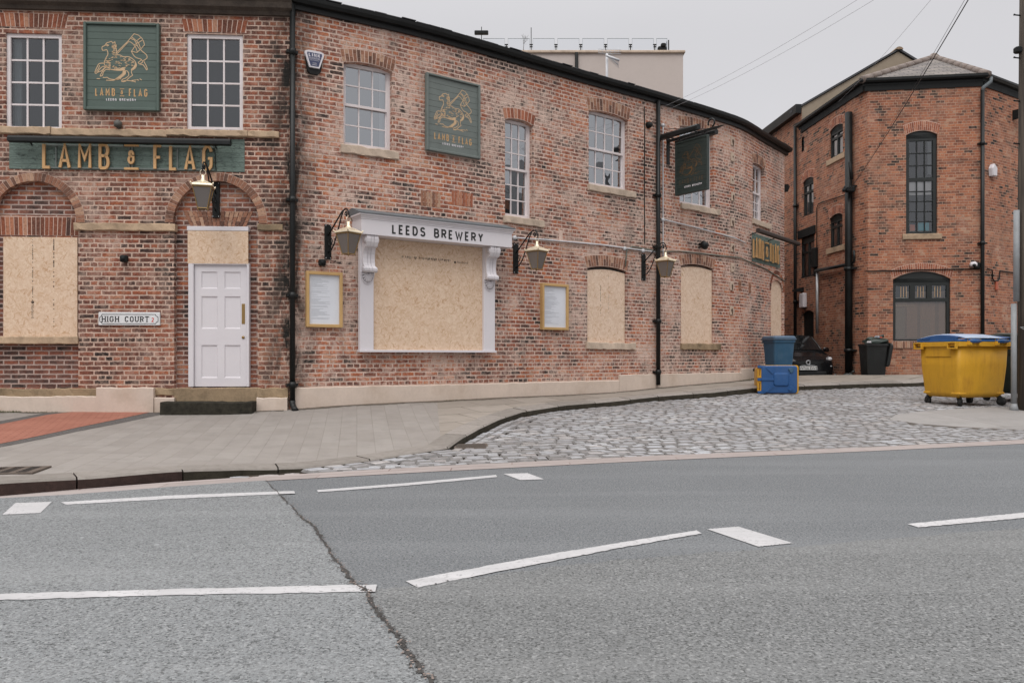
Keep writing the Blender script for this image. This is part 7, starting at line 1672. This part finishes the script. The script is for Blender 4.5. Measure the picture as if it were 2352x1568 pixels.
mb=MB(); z=P3(0,752,14.35).z; mb.tube([(px_-.20,py_-.12,z),(px_,py_-.16,z-.005),(px_+.16,py_-.05,z)],.005,5); mb.tube([(px_-.19,py_-.12,z),(px_-.10,py_-.15,z-.07),(px_+.05,py_-.16,z-.12)],.004,5); mb.build('tie_wire',M_galv,t)
def wire(label,a,b,r,sag,mat):
    a=Vector(a); b=Vector(b); mb=MB(); n=24; mb.tube([a.lerp(b,k/n)-Vector((0,0,sag*4*(k/n)*(1-k/n))) for k in range(n+1)],r,5); tag(mb.build('overhead_wire',mat,None,a),label,'wire','overhead wires')
M_wire=pmat('grey_wire',(.36,.36,.38),.7); M_wireB=pmat('black_wire',(.02,.02,.022),.6)
s,h=PR.sh(1966,437,.4,**kl); q=PR.at(s,.42)
E=lambda px,py,Y: tuple(P3(px,py,Y))
wire('thick black overhead cable rising steeply from the soil stack bracket past the tall window',(q.x,q.y,HC+h),E(2300,-130,9.0),.0075,.10,M_wireB)
wire('thin dark wire running just above the thick overhead cable',(q.x+.05,q.y,HC+h+.1),E(2262,-80,9.5),.003,.08,M_wireB)
s,h=PB.sh(1518,248,.1); q=PB.at(s,.12); wire('upper of two thin grey wires leaving the pub wall above the second downpipe',(q.x,q.y,HC+h),E(2040,-45,11),.0028,.10,M_wire)
s,h=PB.sh(1524,256,.1); q=PB.at(s,.12); wire('lower of two thin grey wires leaving the pub wall above the second downpipe',(q.x,q.y,HC+h),E(2040,-20,11.5),.0028,.10,M_wire)
p=P3(1905,252,26.5); wire('faint wire crossing the sky in front of the tan gable',tuple(p),E(2200,-75,10),.0025,.12,M_wire)
# ------------------------------------------------------------------ drains
def grate(label,M,wd,dp,rows,cols):
    t=thing('drain_cover',label,'drain cover',M); mb=MB(); mb.M=M; mb.bbox(-wd/2,wd/2,-dp/2,dp/2,-.02,.006,.003); mb.build('frame',M_iron,t); mb=MB(); mb.M=M
    for i in range(cols):
        for j in range(rows):
            x=-wd/2+.04+(wd-.08)*(i+.5)/cols; y=-dp/2+.03+(dp-.06)*(j+.5)/rows; a=(wd-.08)/cols*.30; b=(dp-.06)/rows*.40; mb.add([(x-a,y-b,.0075),(x+a,y-b,.0075),(x+a,y+b,.0075),(x-a,y+b,.0075)],[(0,1,2,3)])
    mb.build('slot',M_blkp,t)
M_iron=pmat('rusty_cast_iron',(.105,.082,.066),.75,var=.35,scale=18,metal=.2,bmp=.3)
x,y=gpix(28,1081,pav); grate('rectangular cast iron drain cover in the pavement at the left edge',Matrix.Translation((x,y,HC+pav(x,y)+.006)) @ Matrix.Rotation(math.radians(11),4,'Z'),.52,.46,9,3)
x,y=gully; grate('rusty gully grate in the cobbles beside the dropped kerb corner',Matrix.Translation((x,y,HC+car(x,y)-.002)) @ Matrix.Rotation(math.radians(10),4,'Z') @ Matrix.Rotation(math.radians(3),4,'X'),.46,.34,3,12)
# weeds at the foot of the wall
mb=MB(); rj=random.Random(77)
def weeds(path,pxs,n,hgt):
    for _ in range(n):
        s=path.s_at(rj.uniform(*pxs)); q=path.at(s,.10+rj.random()*.03); z=HC+pav(q.x,q.y)-.005; a=rj.uniform(-.6,.6); h=rj.uniform(.4,1)*hgt; w_=.006
        mb.add([(q.x-w_,q.y,z),(q.x+w_,q.y,z),(q.x+a*h+w_*.3,q.y-rj.uniform(-.3,.5)*h,z+h)],[(0,1,2)])
weeds(PA,(-40,60),160,.05); weeds(PA,(60,140),80,.03); weeds(PB,(1690,1765),150,.05); weeds(PB,(1010,1060),60,.03); weeds(PB,(1400,1690),90,.025)
tag(mb.build('wall_foot_weeds',pmat('moss_and_weeds',(.065,.075,.028),.9,var=.4,scale=20)),'thin mossy weeds along the foot of the pub wall','weeds',None,'stuff')
